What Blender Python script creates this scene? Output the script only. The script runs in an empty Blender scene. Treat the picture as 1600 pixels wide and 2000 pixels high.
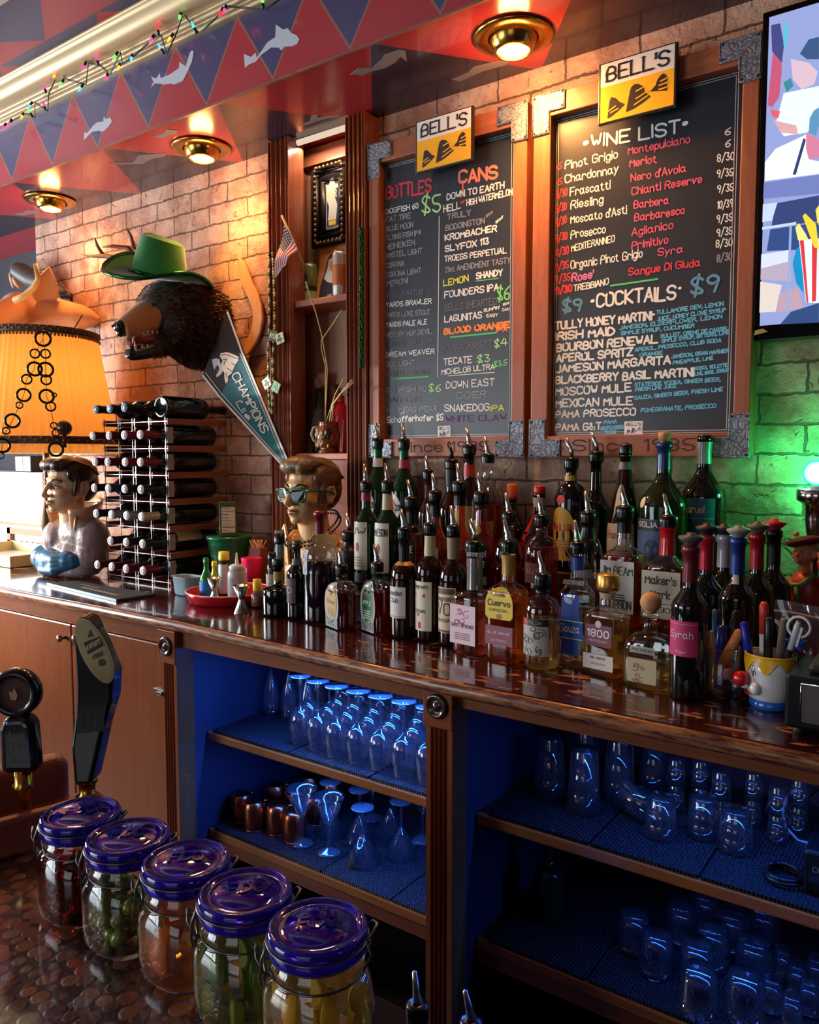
import bpy, bmesh, math, random
from math import sin, cos, pi, radians, sqrt, atan2, floor, hypot
from mathutils import Vector, Matrix
random.seed(11)
sc = bpy.context.scene
COL = sc.collection

# ------------------------------------------------------------------ camera, world, light, exposure
CAM = Vector((0.0, 0.0, 1.42)); FPX = 1530.0
YAW = radians(35.38); PITCH = math.atan(108 / FPX)
cd = bpy.data.cameras.new('camera'); cam = bpy.data.objects.new('camera', cd); COL.objects.link(cam)
cam.location = CAM; cam.rotation_euler = (pi / 2 - PITCH, 0, YAW)
cd.sensor_fit = 'VERTICAL'; cd.sensor_height = 24.0; cd.lens = 24.0 * FPX / 2000.0
cd.clip_start = 0.02; cd.clip_end = 60
sc.camera = cam
sc.view_settings.view_transform = 'Standard'; sc.view_settings.look = 'None'
sc.view_settings.gamma = 1.0; sc.view_settings.use_curve_mapping = False
sc.view_settings.exposure = 0.22
cy = sc.cycles
cy.use_denoising = True
cy.max_bounces = 10; cy.transmission_bounces = 8; cy.transparent_max_bounces = 40
cy.glossy_bounces = 5; cy.diffuse_bounces = 3
cy.sample_clamp_indirect = 3.0; cy.caustics_reflective = False; cy.caustics_refractive = False
cy.blur_glossy = 0.6

w = bpy.data.worlds.new('daylight'); sc.world = w; w.use_nodes = True
w.node_tree.nodes['Background'].inputs[0].default_value = (0.75, 0.85, 1.0, 1)
w.node_tree.nodes['Background'].inputs[1].default_value = 0.15

def aim(o, target):
    d = Vector(target) - Vector(o.location)
    o.rotation_euler = d.to_track_quat('-Z', 'Y').to_euler()

def light(name, kind, loc, energy, color, target=None, size=0.1, size_y=None, angle=None, blend=0.5):
    l = bpy.data.lights.new(name, kind); l.energy = energy; l.color = color
    o = bpy.data.objects.new(name, l); COL.objects.link(o); o.location = loc
    if kind == 'AREA':
        l.size = size
        if size_y: l.shape = 'RECTANGLE'; l.size_y = size_y
    elif kind == 'SUN': l.angle = radians(size)
    else: l.shadow_soft_size = size
    if kind == 'SPOT': l.spot_size = radians(angle); l.spot_blend = blend
    if target is not None: aim(o, target)
    return o

# daylight: street windows in the left end wall and in the wall behind the customers
light('daylight_left_window', 'AREA', (-5.12, 0.55, 1.62), 110, (0.86, 0.93, 1.0), (-3.0, 1.9, 1.2), 1.3, 1.0)
light('daylight_street_window', 'AREA', (-4.0, -2.85, 1.55), 82, (0.84, 0.92, 1.0), (-1.5, 1.7, 1.15), 2.2, 1.6)
light('daylight_bar_window', 'AREA', (0.2, -2.85, 1.75), 7, (0.9, 0.95, 1.0), (-0.8, 1.8, 1.4), 1.8, 1.4)
light('low_sun_through_left_window', 'SPOT', (-6.9, -0.75, 1.62), 1500, (1.0, 0.96, 0.88), (-3.35, 1.95, 1.13), 0.12, angle=24, blend=0.3)
# blue strip lights hidden behind the aprons of the open shelves
BLUE = (0.03, 0.16, 1.0)
for nm, x0, x1, z, e in (('upper', -1.62, -1.0, 0.862, 12.0), ('upper', -0.66, 0.15, 0.852, 4.0),
                         ('lower', -1.66, -1.0, 0.546, 5.0), ('lower', -0.60, 0.15, 0.546, 2.0)):
    o = light('blue_strip_%s' % nm, 'AREA', ((x0 + x1) / 2, 1.62 if nm == 'lower' else 1.60, z), e, BLUE, None, x1 - x0, 0.02)
    o.rotation_euler = (radians(-18), 0, 0)

# ------------------------------------------------------------------ helpers: pixels of the photo to points on real planes
_f = Vector((-sin(YAW) * cos(PITCH), cos(YAW) * cos(PITCH), -sin(PITCH)))
_r = Vector((cos(YAW), sin(YAW), 0)); _u = _r.cross(_f)
def ray(px, py): return _f + _r * ((px - 800) / FPX) + _u * ((1000 - py) / FPX)
def on(px, py, ax, val):
    d = ray(px, py); return CAM + d * ((val - CAM[ax]) / d[ax])
def onx(px, py, v): return on(px, py, 0, v)
def ony(px, py, v): return on(px, py, 1, v)
def onz(px, py, v): return on(px, py, 2, v)
def depth(p): return (Vector(p) - CAM).dot(_f)
def mpp(p): return depth(p) / FPX          # metres per pixel at p

# ------------------------------------------------------------------ helpers: materials
def lin(c):
    return tuple(((x / 255) / 12.92 if x / 255 <= 0.04045 else ((x / 255 + 0.055) / 1.055) ** 2.4) for x in c[:3]) + (1,)
MATS = {}
def mat(name, rgb=(128, 128, 128), rough=0.5, metal=0.0, trans=0.0, ior=1.45, coat=0.0, emit=None, es=1.0, spec=None, sheen=0.0, alpha=None):
    if name in MATS: return MATS[name]
    m = bpy.data.materials.new(name); m.use_nodes = True
    p = m.node_tree.nodes['Principled BSDF']
    p.inputs['Base Color'].default_value = lin(rgb); p.inputs['Roughness'].default_value = rough
    p.inputs['Metallic'].default_value = metal; p.inputs['Transmission Weight'].default_value = trans
    p.inputs['IOR'].default_value = ior; p.inputs['Coat Weight'].default_value = coat
    p.inputs['Coat Roughness'].default_value = 0.04
    if spec is not None: p.inputs['Specular IOR Level'].default_value = spec
    if sheen: p.inputs['Sheen Weight'].default_value = sheen
    if emit: p.inputs['Emission Color'].default_value = lin(emit); p.inputs['Emission Strength'].default_value = es
    MATS[name] = m; return m
class NT:
    """small node-building helper on one material"""
    def __init__(s, m): s.m = m; s.t = m.node_tree; s.p = s.t.nodes.get('Principled BSDF')
    def n(s, typ, **kw):
        nd = s.t.nodes.new(typ)
        for k, v in kw.items():
            if k.startswith('i_'):
                key = k[2:].replace('_', ' ')
                nd.inputs[int(key) if key.isdigit() else key].default_value = v
            else: setattr(nd, k, v)
        return nd
    def l(s, a, b): s.t.links.new(a, b)
    def math(s, op, a, b=0.0, c=None):
        nd = s.n('ShaderNodeMath', operation=op)
        for i, x in enumerate((a, b) if c is None else (a, b, c)):
            if hasattr(x, 'type') and not isinstance(x, (int, float)): s.l(x, nd.inputs[i])
            else: nd.inputs[i].default_value = x
        return nd.outputs[0]
    def mix(s, fac, a, b, blend='MIX'):
        nd = s.n('ShaderNodeMix', data_type='RGBA', blend_type=blend)
        for i, x in ((0, fac), (6, a), (7, b)):
            if hasattr(x, 'type') and not isinstance(x, (int, float, tuple)): s.l(x, nd.inputs[i])
            else: nd.inputs[i].default_value = x
        return nd.outputs[2]
    def ramp(s, fac, stops):
        nd = s.n('ShaderNodeValToRGB'); e = nd.color_ramp.elements
        e[0].position, e[0].color = stops[0]; e[1].position, e[1].color = stops[1]
        for p, c in stops[2:]:
            q = e.new(p); q.color = c
        s.l(fac, nd.inputs[0]); return nd.outputs[0]
    def coord(s, scale=(1, 1, 1), rot=(0, 0, 0), loc=(0, 0, 0)):
        tc = s.n('ShaderNodeTexCoord'); mp = s.n('ShaderNodeMapping')
        mp.inputs['Scale'].default_value = scale; mp.inputs['Rotation'].default_value = rot; mp.inputs['Location'].default_value = loc
        s.l(tc.outputs['Object'], mp.inputs[0]); return mp.outputs[0]
    def noise(s, vec, scale, detail=4, rough=0.6, dist=0.0):
        nd = s.n('ShaderNodeTexNoise', i_Scale=scale, i_Detail=detail, i_Roughness=rough, i_Distortion=dist)
        s.l(vec, nd.inputs['Vector']); return nd.outputs['Fac']
    def bump(s, h, strength=0.3, dist=0.005):
        nd = s.n('ShaderNodeBump', i_Strength=strength, i_Distance=dist); s.l(h, nd.inputs['Height'])
        s.l(nd.outputs[0], s.p.inputs['Normal']); return nd
def wood(name, dark, light_, along='x', rough=0.3, coat=0.3, scale=1.0, bump=0.15):
    if name in MATS: return MATS[name]
    m = mat(name, dark, rough, coat=coat); t = NT(m)
    sc_ = {'x': (1.2, 14, 14), 'y': (14, 1.2, 14), 'z': (14, 14, 1.2)}[along]
    v = t.coord(tuple(a * scale for a in sc_))
    n1 = t.noise(v, 3.0, 6, 0.65, 1.2); n2 = t.noise(v, 14.0, 3, 0.6)
    f = t.math('ADD', t.math('MULTIPLY', n1, 0.7), t.math('MULTIPLY', n2, 0.3))
    c = t.ramp(f, [(0.32, lin(dark)), (0.68, lin(light_))])
    t.l(c, t.p.inputs['Base Color']); t.bump(f, bump, 0.002)
    return m
def shell(name, tint=(0.97, 0.98, 0.98), refl=1.0, ior=1.5, rough=0.0, body=0.0, bodyc=(200, 210, 215)):
    """a thin clear wall: what lies behind shows through it, and it mirrors more towards its edges"""
    if name in MATS: return MATS[name]
    m = bpy.data.materials.new(name); m.use_nodes = True; t = NT(m); t.t.nodes.remove(t.p)
    out = t.t.nodes['Material Output']
    lw = t.n('ShaderNodeLayerWeight', i_Blend=0.5); f0 = ((ior - 1) / (ior + 1)) ** 2
    fr = t.math('ADD', f0, t.math('MULTIPLY', t.math('POWER', lw.outputs['Facing'], 4.0), 1 - f0))
    tr = t.n('ShaderNodeBsdfTransparent', i_Color=tuple(tint) + (1,)); gl = t.n('ShaderNodeBsdfGlossy', i_Roughness=rough)
    gl.inputs['Color'].default_value = (1, 1, 1, 1)
    mx = t.n('ShaderNodeMixShader'); t.l(t.math('MINIMUM', t.math('MULTIPLY', fr, refl), 1.0), mx.inputs[0])
    src = tr.outputs[0]
    if body:
        df = t.n('ShaderNodeBsdfTranslucent' if body < 0 else 'ShaderNodeBsdfDiffuse'); df.inputs[0].default_value = lin(bodyc)
        m2 = t.n('ShaderNodeMixShader'); m2.inputs[0].default_value = abs(body); t.l(tr.outputs[0], m2.inputs[1]); t.l(df.outputs[0], m2.inputs[2]); src = m2.outputs[0]
    t.l(src, mx.inputs[1]); t.l(gl.outputs[0], mx.inputs[2]); t.l(mx.outputs[0], out.inputs[0])
    MATS[name] = m; return m
def glow(name, rgb, s):
    if name in MATS: return MATS[name]
    m = bpy.data.materials.new(name); m.use_nodes = True; t = NT(m); t.t.nodes.remove(t.p)
    e = t.n('ShaderNodeEmission'); e.inputs[0].default_value = lin(rgb); e.inputs[1].default_value = s
    t.l(e.outputs[0], t.t.nodes['Material Output'].inputs[0]); MATS[name] = m; return m
def paint(name, rgb, rough=0.5, **k): return mat(name, rgb, rough, **k)
def col(rgb, rough=0.45, **k):
    return mat('paint_%d_%d_%d_%d' % (rgb[0], rgb[1], rgb[2], int(rough * 100)), rgb, rough, **k)

# ------------------------------------------------------------------ helpers: meshes
class MB:
    def __init__(s): s.v = []; s.f = []; s.sm = []; s.T = None
    def add(s, vs, fs, smooth=False):
        b = len(s.v)
        for p in vs:
            p = Vector(p)
            s.v.append(s.T @ p if s.T is not None else p)
        for f in fs: s.f.append([b + i for i in f]); s.sm.append(smooth)
        return s
    def box(s, x0, x1, y0, y1, z0, z1):
        return s.add([(x, y, z) for x in (x0, x1) for y in (y0, y1) for z in (z0, z1)],
                     [(0, 1, 3, 2), (4, 6, 7, 5), (0, 4, 5, 1), (2, 3, 7, 6), (0, 2, 6, 4), (1, 5, 7, 3)])
    def lathe(s, prof, n=28, c=(0, 0, 0), p=2.0, sx=1.0, sy=1.0, smooth=True, cap=True, phase=0.0, ph=None):
        """prof: (r, z) or (r, z, exponent); closed around z"""
        vs = []; cx, cy_, cz = c
        for q in prof:
            r, z = q[0], q[1]; e = q[2] if len(q) > 2 else p; fx = q[3] if len(q) > 3 else sx; fy = q[4] if len(q) > 4 else sy
            for i in range(n):
                a = 2 * pi * i / n + phase; ca, sa = cos(a), sin(a)
                k = 1.0 if e == 2.0 else (abs(ca) ** e + abs(sa) ** e) ** (-1.0 / e)
                vs.append((cx + r * k * ca * fx, cy_ + r * k * sa * fy, cz + z))
        fs = []
        for j in range(len(prof) - 1):
            for i in range(n):
                k = (i + 1) % n
                fs.append((j * n + i, j * n + k, (j + 1) * n + k, (j + 1) * n + i))
        if cap:
            if prof[0][0] > 1e-5: fs.append(tuple(reversed(range(n))))
            if prof[-1][0] > 1e-5: fs.append(tuple((len(prof) - 1) * n + i for i in range(n)))
        return s.add(vs, fs, smooth)
    def tube(s, pts, r, n=8, closed=False, smooth=True):
        pts = [Vector(p) for p in pts]; m = len(pts); vs = []; up = None
        for i, p in enumerate(pts):
            if closed: d = pts[(i + 1) % m] - pts[i - 1]
            else: d = pts[min(i + 1, m - 1)] - pts[max(i - 1, 0)]
            if d.length < 1e-9: d = Vector((0, 0, 1))
            d.normalize()
            if up is None: up = Vector((0, 0, 1)) if abs(d.z) < 0.9 else Vector((1, 0, 0))
            a = up - d * up.dot(d)
            if a.length < 1e-6: a = d.orthogonal()
            a.normalize(); up = a; b = d.cross(a)
            rr = r[i] if isinstance(r, (list, tuple)) else r
            for k in range(n):
                t = 2 * pi * k / n; vs.append(p + a * (rr * cos(t)) + b * (rr * sin(t)))
        fs = []
        for i in range(m if closed else m - 1):
            j = (i + 1) % m
            for k in range(n):
                l = (k + 1) % n; fs.append((i * n + k, i * n + l, j * n + l, j * n + k))
        if not closed: fs.append(tuple(reversed(range(n)))); fs.append(tuple((m - 1) * n + k for k in range(n)))
        return s.add(vs, fs, smooth)
    def ell(s, c, r, n=16, m=10, rot=None):
        vs = []; fs = []
        M = rot if rot is not None else Matrix.Identity(3)
        c = Vector(c); r = r if isinstance(r, (tuple, list)) else (r, r, r)
        for j in range(1, m):
            t = pi * j / m
            for i in range(n):
                a = 2 * pi * i / n
                vs.append(c + M @ Vector((r[0] * sin(t) * cos(a), r[1] * sin(t) * sin(a), r[2] * cos(t))))
        top = len(vs); vs.append(c + M @ Vector((0, 0, r[2]))); vs.append(c + M @ Vector((0, 0, -r[2])))
        for j in range(m - 2):
            for i in range(n):
                k = (i + 1) % n; fs.append((j * n + i, (j + 1) * n + i, (j + 1) * n + k, j * n + k))
        for i in range(n):
            k = (i + 1) % n; fs.append((top, i, k)); fs.append((top + 1, (m - 2) * n + k, (m - 2) * n + i))
        return s.add(vs, fs, True)
    def prism(s, poly, fn, d):
        """poly: 2-D outline; fn(u, v) -> point; d: thickness vector"""
        a = [Vector(fn(u, v)) for u, v in poly]; d = Vector(d); n = len(a)
        return s.add(a + [p + d for p in a], [tuple(range(n)), tuple(reversed(range(n, 2 * n)))] + [(i, n + i, n + (i + 1) % n, (i + 1) % n) for i in range(n)])
    def grid(s, fn, nu, nv, smooth=True, wrap=False):
        vs = [fn(i / (nu if wrap else nu - 1), j / (nv - 1)) for j in range(nv) for i in range(nu)]; fs = []
        for j in range(nv - 1):
            for i in range(nu if wrap else nu - 1):
                k = (i + 1) % nu; fs.append((j * nu + i, j * nu + k, (j + 1) * nu + k, (j + 1) * nu + i))
        return s.add(vs, fs, smooth)
    def torus(s, c, R, r, n=28, m=8, rot=None):
        M = rot if rot is not None else Matrix.Identity(3); c = Vector(c)
        return s.tube([c + M @ Vector((R * cos(2 * pi * i / n), R * sin(2 * pi * i / n), 0)) for i in range(n)], r, m, True)
    def build(s, name, m, parent=None, bevel=0.0, seg=2, org=None, w=False, remesh=0.0, smooth=0, solid=0.0):
        me = bpy.data.meshes.new(name)
        vs = s.v
        if org is not None: o_ = Vector(org); vs = [p - o_ for p in vs]
        if w and parent is not None:
            M = parent.matrix_basis.copy(); q = parent.parent
            while q is not None: M = q.matrix_basis @ M; q = q.parent
            M = M.inverted(); vs = [M @ p for p in vs]
        me.from_pydata([tuple(p) for p in vs], [], s.f)
        me.polygons.foreach_set('use_smooth', s.sm)
        if m is not None: me.materials.append(m)
        bm = bmesh.new(); bm.from_mesh(me); bmesh.ops.recalc_face_normals(bm, faces=bm.faces); bm.to_mesh(me); bm.free()
        me.update()
        o = bpy.data.objects.new(name, me); COL.objects.link(o)
        if org is not None: o.location = org
        if parent is not None: o.parent = parent
        if solid:
            k = o.modifiers.new('thickness', 'SOLIDIFY'); k.thickness = solid; k.offset = 0
        if bevel:
            k = o.modifiers.new('round_edges', 'BEVEL'); k.width = bevel; k.segments = seg; k.limit_method = 'ANGLE'; k.angle_limit = radians(35)
        if remesh:
            k = o.modifiers.new('one_surface', 'REMESH'); k.mode = 'VOXEL'; k.voxel_size = remesh; k.use_smooth_shade = True
            if smooth:
                k = o.modifiers.new('soften', 'SMOOTH'); k.iterations = smooth; k.factor = 0.5
        return o

def thing(name, label, cat, loc=(0, 0, 0), rz=0.0, group=None):
    o = bpy.data.objects.new(name, None); COL.objects.link(o); o.empty_display_size = 0.05
    o.location = loc; o.rotation_euler = (0, 0, rz); return tag(o, label, cat, group)
def tag(o, label, cat, group=None, kind=None):
    o['label'] = label; o['category'] = cat
    if group: o['group'] = group
    if kind: o['kind'] = kind
    return o
def struct(o, kind='structure'): o['kind'] = kind; return o
def copy_tree(o, label=None, loc=None, rz=None, parent=None):
    c = o.copy(); COL.objects.link(c); c.parent = parent
    if label: c['label'] = label
    if loc is not None: c.location = loc
    if rz is not None: c.rotation_euler = (0, 0, rz)
    for ch in list(o.children): copy_tree(ch, parent=c)
    return c
def simple(name, m, fn, parent=None, **k):
    b = MB(); fn(b); return b.build(name, m, parent, **k)
ORD = 'zeroth first second third fourth fifth sixth seventh eighth ninth tenth eleventh twelfth thirteenth'.split()

# ------------------------------------------------------------------ a hand-lettering stroke alphabet (x 0-4, y 0-8, baseline 2)
GL = {
'A': '02 28 42,14 34', 'B': '02 08 38 46 35 05,35 44 43 32 02', 'C': '47 38 18 07 03 12 32 43', 'D': '02 08 28 46 44 22 02', 'E': '48 08 02 42,05 35',
'F': '48 08 02,05 35', 'G': '47 38 18 07 03 12 32 43 45 25', 'H': '02 08,42 48,05 45', 'I': '08 02', 'J': '38 33 22 12 03', 'K': '02 08,48 05 42',
'L': '08 02 42', 'M': '02 08 24 48 42', 'N': '02 08 42 48', 'O': '18 38 47 43 32 12 03 07 18', 'P': '02 08 38 47 46 35 05', 'Q': '18 38 47 43 32 12 03 07 18,24 41',
'R': '02 08 38 47 46 35 05,25 42', 'S': '47 38 18 07 06 15 35 44 43 32 12 03', 'T': '08 48,28 22', 'U': '08 03 12 32 43 48', 'V': '08 22 48',
'W': '08 12 26 32 48', 'X': '08 42,48 02', 'Y': '08 25 48,25 22', 'Z': '08 48 02 42',
'a': '35 26 16 05 03 12 22 34,36 33 42', 'b': '08 02,04 16 26 35 33 22 12 03', 'c': '35 26 16 05 03 12 22 33', 'd': '38 32,34 26 16 05 03 12 22 33', 'e': '04 34 35 26 16 05 03 12 22 33',
'f': '37 28 17 12,06 26', 'g': '36 31 20 10 01,34 26 16 05 03 12 22 33', 'h': '08 02,05 16 26 35 32', 'i': '06 02,08 07', 'j': '26 21 10,28 27', 'k': '08 02,36 04 32', 'l': '08 02',
'm': '06 02,05 16 25 22,25 36 45 42', 'n': '06 02,05 16 26 35 32', 'o': '16 26 35 33 22 12 03 05 16', 'p': '06 00,05 16 26 35 33 22 12 03', 'q': '36 30,34 26 16 05 03 12 22 33',
'r': '06 02,05 16 26 35', 's': '35 26 16 05 14 24 33 22 12 03', 't': '17 13 22 32,06 26', 'u': '06 03 12 22 34,36 32', 'v': '06 12 36', 'w': '06 12 25 32 46', 'x': '06 32,36 02', 'y': '06 13,36 00', 'z': '06 36 02 32',
'0': '18 28 37 33 22 12 03 07 18', '1': '07 18 12', '2': '07 18 28 37 36 02 32', '3': '08 38 15 25 34 33 22 12 03', '4': '28 04 44,37 32', '5': '38 08 05 25 34 33 22 12 03', '6': '38 06 03 12 22 33 34 25 15 04',
'7': '08 38 12', '8': '18 28 37 36 25 15 04 03 12 22 33 34 25 15 06 07 18', '9': '36 25 15 06 07 18 28 37 36 22', '$': '37 28 18 07 06 33 32 22 12 03,29 11', '/': '01 39', '.': '02 03', ',': '13 01', "'": '08 06', '-': '05 25', '&': '42 07 18 27 04 03 12 22 44', '!': '08 04,03 02', '*': '15 25', '+': '05 45,27 23', 'R.': '02'}
def glyph_w(ch):
    if ch == ' ': return 2.6
    g = GL.get(ch)
    return 2.6 if g is None else max(int(q[0]) for st in g.split(',') for q in st.split()) + 1.25
_rk = [0]
def ribbon(mb, pts, wd, fn0):
    for (x0, y0), (x1, y1) in zip(pts, pts[1:]):
        dx, dy = x1 - x0, y1 - y0; L = hypot(dx, dy)
        if L < 1e-9: continue
        _rk[0] += 1; p_ = Vector(fn0(x0, y0)); e_ = max(L, 1e-4)
        nn = (Vector(fn0(x0 + e_ * .1, y0)) - p_).cross(Vector(fn0(x0, y0 + e_ * .1)) - p_); nn.normalize(); nn *= 0.00007 * (_rk[0] % 7)     # laid one over the other, as pen strokes are
        fn = lambda a, b: Vector(fn0(a, b)) + nn
        ex, ey = dx / L * wd * 0.45, dy / L * wd * 0.45; nx, ny = -dy / L * wd / 2, dx / L * wd / 2
        mb.add([fn(x0 - ex + nx * .6, y0 - ey + ny * .6), fn(x0 - ex - nx * .6, y0 - ey - ny * .6), fn(x0 - nx, y0 - ny), fn(x1 - nx, y1 - ny), fn(x1 + ex - nx * .6, y1 + ey - ny * .6), fn(x1 + ex + nx * .6, y1 + ey + ny * .6), fn(x1 + nx, y1 + ny), fn(x0 + nx, y0 + ny)],
               [(0, 1, 2, 3, 4, 5, 6, 7)])
def letters(mb, txt, fn, u0, v0, u1, v1, h, wd, jit=0.0, serif=0.0, smoothc=True):
    """TXT along the baseline (u0, v0)-(u1, v1), capitals h tall, strokes wd wide, on the surface fn(u, v)"""
    tot = sum(glyph_w(c) for c in txt) - 1.25 or 1; L = hypot(u1 - u0, v1 - v0); sx = L / tot; sy = h / 6.0
    ax, ay = (u1 - u0) / L, (v1 - v0) / L; x = 0.0
    for c in txt:
        g = GL.get(c)
        if g:
            jy = random.uniform(-jit, jit) * h; sl = random.uniform(-jit, jit) * 0.6
            for st in g.split(','):
                q = [(int(a[0]), int(a[1]) - 2) for a in st.split()]
                P = []
                for gx, gy in q:
                    u = (x + gx + random.uniform(-jit, jit) * 1.5) * sx + gy * sy * sl; v = gy * sy + jy + random.uniform(-jit, jit) * h * 0.15
                    P.append((u0 + ax * u, v0 + ay * u + v))
                if smoothc and len(P) > 4:      # round the corners of bowls
                    Q = [P[0]]
                    for a, b, d in zip(P, P[1:], P[2:]):
                        Q += [((a[0] * .3 + b[0] * .7), (a[1] * .3 + b[1] * .7)), ((d[0] * .3 + b[0] * .7), (d[1] * .3 + b[1] * .7))]
                    P = Q + [P[-1]]
                ribbon(mb, P, wd, fn)
                if serif:
                    for (a, b) in (P[0], P[-1]): ribbon(mb, [(a - serif * sx, b), (a + serif * sx, b)], wd * 0.6, fn)
        x += glyph_w(c)

# ------------------------------------------------------------------ materials of the room
def brick_material(name, worn):
    m = mat(name, (170, 120, 95), 0.75); t = NT(m)
    v = t.coord((1, 1, 1), (radians(90), 0, 0))       # wall plane x-z -> texture x-y
    n0 = t.n('ShaderNodeTexNoise', i_Scale=9.0, i_Detail=4.0, i_Roughness=0.65); t.l(v, n0.inputs['Vector']); n1 = t.n('ShaderNodeTexNoise', i_Scale=45.0, i_Detail=3.0); t.l(v, n1.inputs['Vector'])
    sub = t.n('ShaderNodeVectorMath', operation='SUBTRACT'); t.l(t.mix(0.35, n0.outputs['Color'], n1.outputs['Color']), sub.inputs[0]); sub.inputs[1].default_value = (0.5, 0.5, 0.5)
    scl = t.n('ShaderNodeVectorMath', operation='SCALE'); t.l(sub.outputs[0], scl.inputs[0]); scl.inputs['Scale'].default_value = 0.030
    ad = t.n('ShaderNodeVectorMath', operation='ADD'); t.l(v, ad.inputs[0]); t.l(scl.outputs[0], ad.inputs[1])
    br = t.n('ShaderNodeTexBrick', i_Scale=1.0); br.offset = 0.5
    br.inputs['Brick Width'].default_value = 0.215; br.inputs['Row Height'].default_value = 0.075
    br.inputs['Mortar Size'].default_value = 0.0035; br.inputs['Mortar Smooth'].default_value = 0.35; br.inputs['Bias'].default_value = 0.0
    br.inputs['Color1'].default_value = lin((172, 124, 102)); br.inputs['Color2'].default_value = lin((136, 92, 74)); br.inputs['Mortar'].default_value = lin((128, 98, 80))
    t.l(ad.outputs[0], br.inputs['Vector'])
    wash = t.noise(v, 5.0, 6, 0.68); fine = t.noise(v, 42.0, 5, 0.7); cr = t.noise(v, 17.0, 3, 0.8, 0.6)
    wf = t.ramp(wash, [(0.42, (0, 0, 0, 1)), (0.6, (0.8, 0.8, 0.8, 1))])
    c = t.mix(wf, br.outputs['Color'], lin((205, 172, 148))); c = t.mix(t.math('MULTIPLY', br.outputs['Fac'], 0.3), c, lin((96, 70, 58)))
    dk = t.ramp(t.math('MULTIPLY', br.outputs['Fac'], t.math('ADD', cr, 0.35)), [(0.46, (0, 0, 0, 1)), (0.66, (1, 1, 1, 1))])
    c = t.mix(t.math('MULTIPLY', dk, 0.8), c, lin((80, 56, 46)))
    pk = t.ramp(fine, [(0.66, (0, 0, 0, 1)), (0.74, (0.8, 0.8, 0.8, 1))])
    c = t.mix(t.math('MULTIPLY', pk, worn), c, lin((104, 66, 50)))
    t.l(c, t.p.inputs['Base Color'])
    h = t.math('ADD', t.math('MULTIPLY', br.outputs['Fac'], -1.0), t.math('ADD', t.math('MULTIPLY', fine, 0.45), t.math('MULTIPLY', wash, 0.5)))
    h = t.math('SUBTRACT', h, t.math('MULTIPLY', t.ramp(cr, [(0.62, (0, 0, 0, 1)), (0.72, (1, 1, 1, 1))]), 0.5))
    t.bump(h, 1.0, 0.016); return m
BRICK = brick_material('old_brick', 0.55)
def plaster(name, rgb, rough=0.7, amp=0.05):
    m = mat(name, rgb, rough); t = NT(m); v = t.coord()
    n = t.noise(v, 12, 5, 0.65); c = t.ramp(n, [(0.3, lin([x * (1 - amp * 3) for x in rgb])), (0.7, lin(rgb))])
    t.l(c, t.p.inputs['Base Color']); t.bump(n, 0.2, 0.004); return m
def harlequin(name, face):
    """red and blue painted triangles with thin gold seams"""
    m = mat(name, (170, 50, 55), 0.32 if face else 0.2, coat=0.25); t = NT(m)
    tc = t.n('ShaderNodeTexCoord'); sp = t.n('ShaderNodeSeparateXYZ'); t.l(tc.outputs['Object'], sp.inputs[0])
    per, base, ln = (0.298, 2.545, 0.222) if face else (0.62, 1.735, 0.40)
    u = t.math('DIVIDE', t.math('ADD', sp.outputs[0], 2.926 if face else 2.6), per)
    d = t.math('MULTIPLY', t.math('PINGPONG', u, 0.5), 2.0)
    vv = t.math('DIVIDE', t.math('SUBTRACT', sp.outputs[2 if face else 1], base), ln)
    blue = t.math('LESS_THAN', d, vv); edge = t.math('LESS_THAN', t.math('ABSOLUTE', t.math('SUBTRACT', d, vv)), 0.028 if face else 0.0)
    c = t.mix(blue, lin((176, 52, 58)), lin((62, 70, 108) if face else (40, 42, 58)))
    c = t.mix(edge, c, lin((150, 108, 84)))
    n = t.noise(tc.outputs['Object'], 3.0, 3); c = t.mix(t.math('MULTIPLY', n, 0.25), c, lin((120, 60, 70)))
    t.l(c, t.p.inputs['Base Color']); return m
def ceiling_material():
    m = mat('painted_ceiling', (160, 60, 60), 0.4); t = NT(m)
    tc = t.n('ShaderNodeTexCoord'); sp = t.n('ShaderNodeSeparateXYZ'); t.l(tc.outputs['Object'], sp.inputs[0])
    v = t.math('DIVIDE', t.math('SUBTRACT', 1.58, sp.outputs[1]), 0.20); band = t.math('MODULO', t.math('FLOOR', v), 2.0)
    fr = t.math('FRACT', v); u = t.math('DIVIDE', t.math('ADD', sp.outputs[0], 2.68), 0.62)
    tri = t.math('LESS_THAN', t.math('MULTIPLY', t.math('PINGPONG', u, 0.5), 2.0), fr)
    a = t.mix(tri, lin((168, 52, 52)), lin((62, 58, 86))); b = t.mix(tri, lin((196, 172, 168)), lin((126, 80, 62)))
    t.l(t.mix(band, a, b), t.p.inputs['Base Color']); return m

MAHOG = wood('mahogany', (66, 26, 16), (104, 46, 28), 'x', 0.28, 0.3)
CABW = wood('cabinet_wood', (122, 60, 28), (140, 74, 38), 'z', 0.3, 0.35)
CABX = wood('cabinet_wood_rail', (112, 60, 36), (146, 84, 52), 'x', 0.3, 0.35)
PILW = wood('pilaster_wood', (112, 54, 32), (146, 76, 46), 'z', 0.26, 0.5, bump=0.08)
FRAMEZ = wood('board_frame_wood_upright', (136, 70, 40), (170, 98, 60), 'z', 0.5, 0.05, bump=0.3)
FRAMEX = wood('board_frame_wood_rail', (136, 70, 40), (170, 98, 60), 'x', 0.5, 0.05, bump=0.3)
DARKW = wood('dark_wood', (44, 24, 18), (70, 38, 26), 'x', 0.5, 0.1)
INNERW = mat('cabinet_lining', (48, 44, 62), 0.55)
SHELFW = wood('shelf_edge_wood', (150, 88, 46), (186, 120, 68), 'x', 0.32, 0.3)
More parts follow.
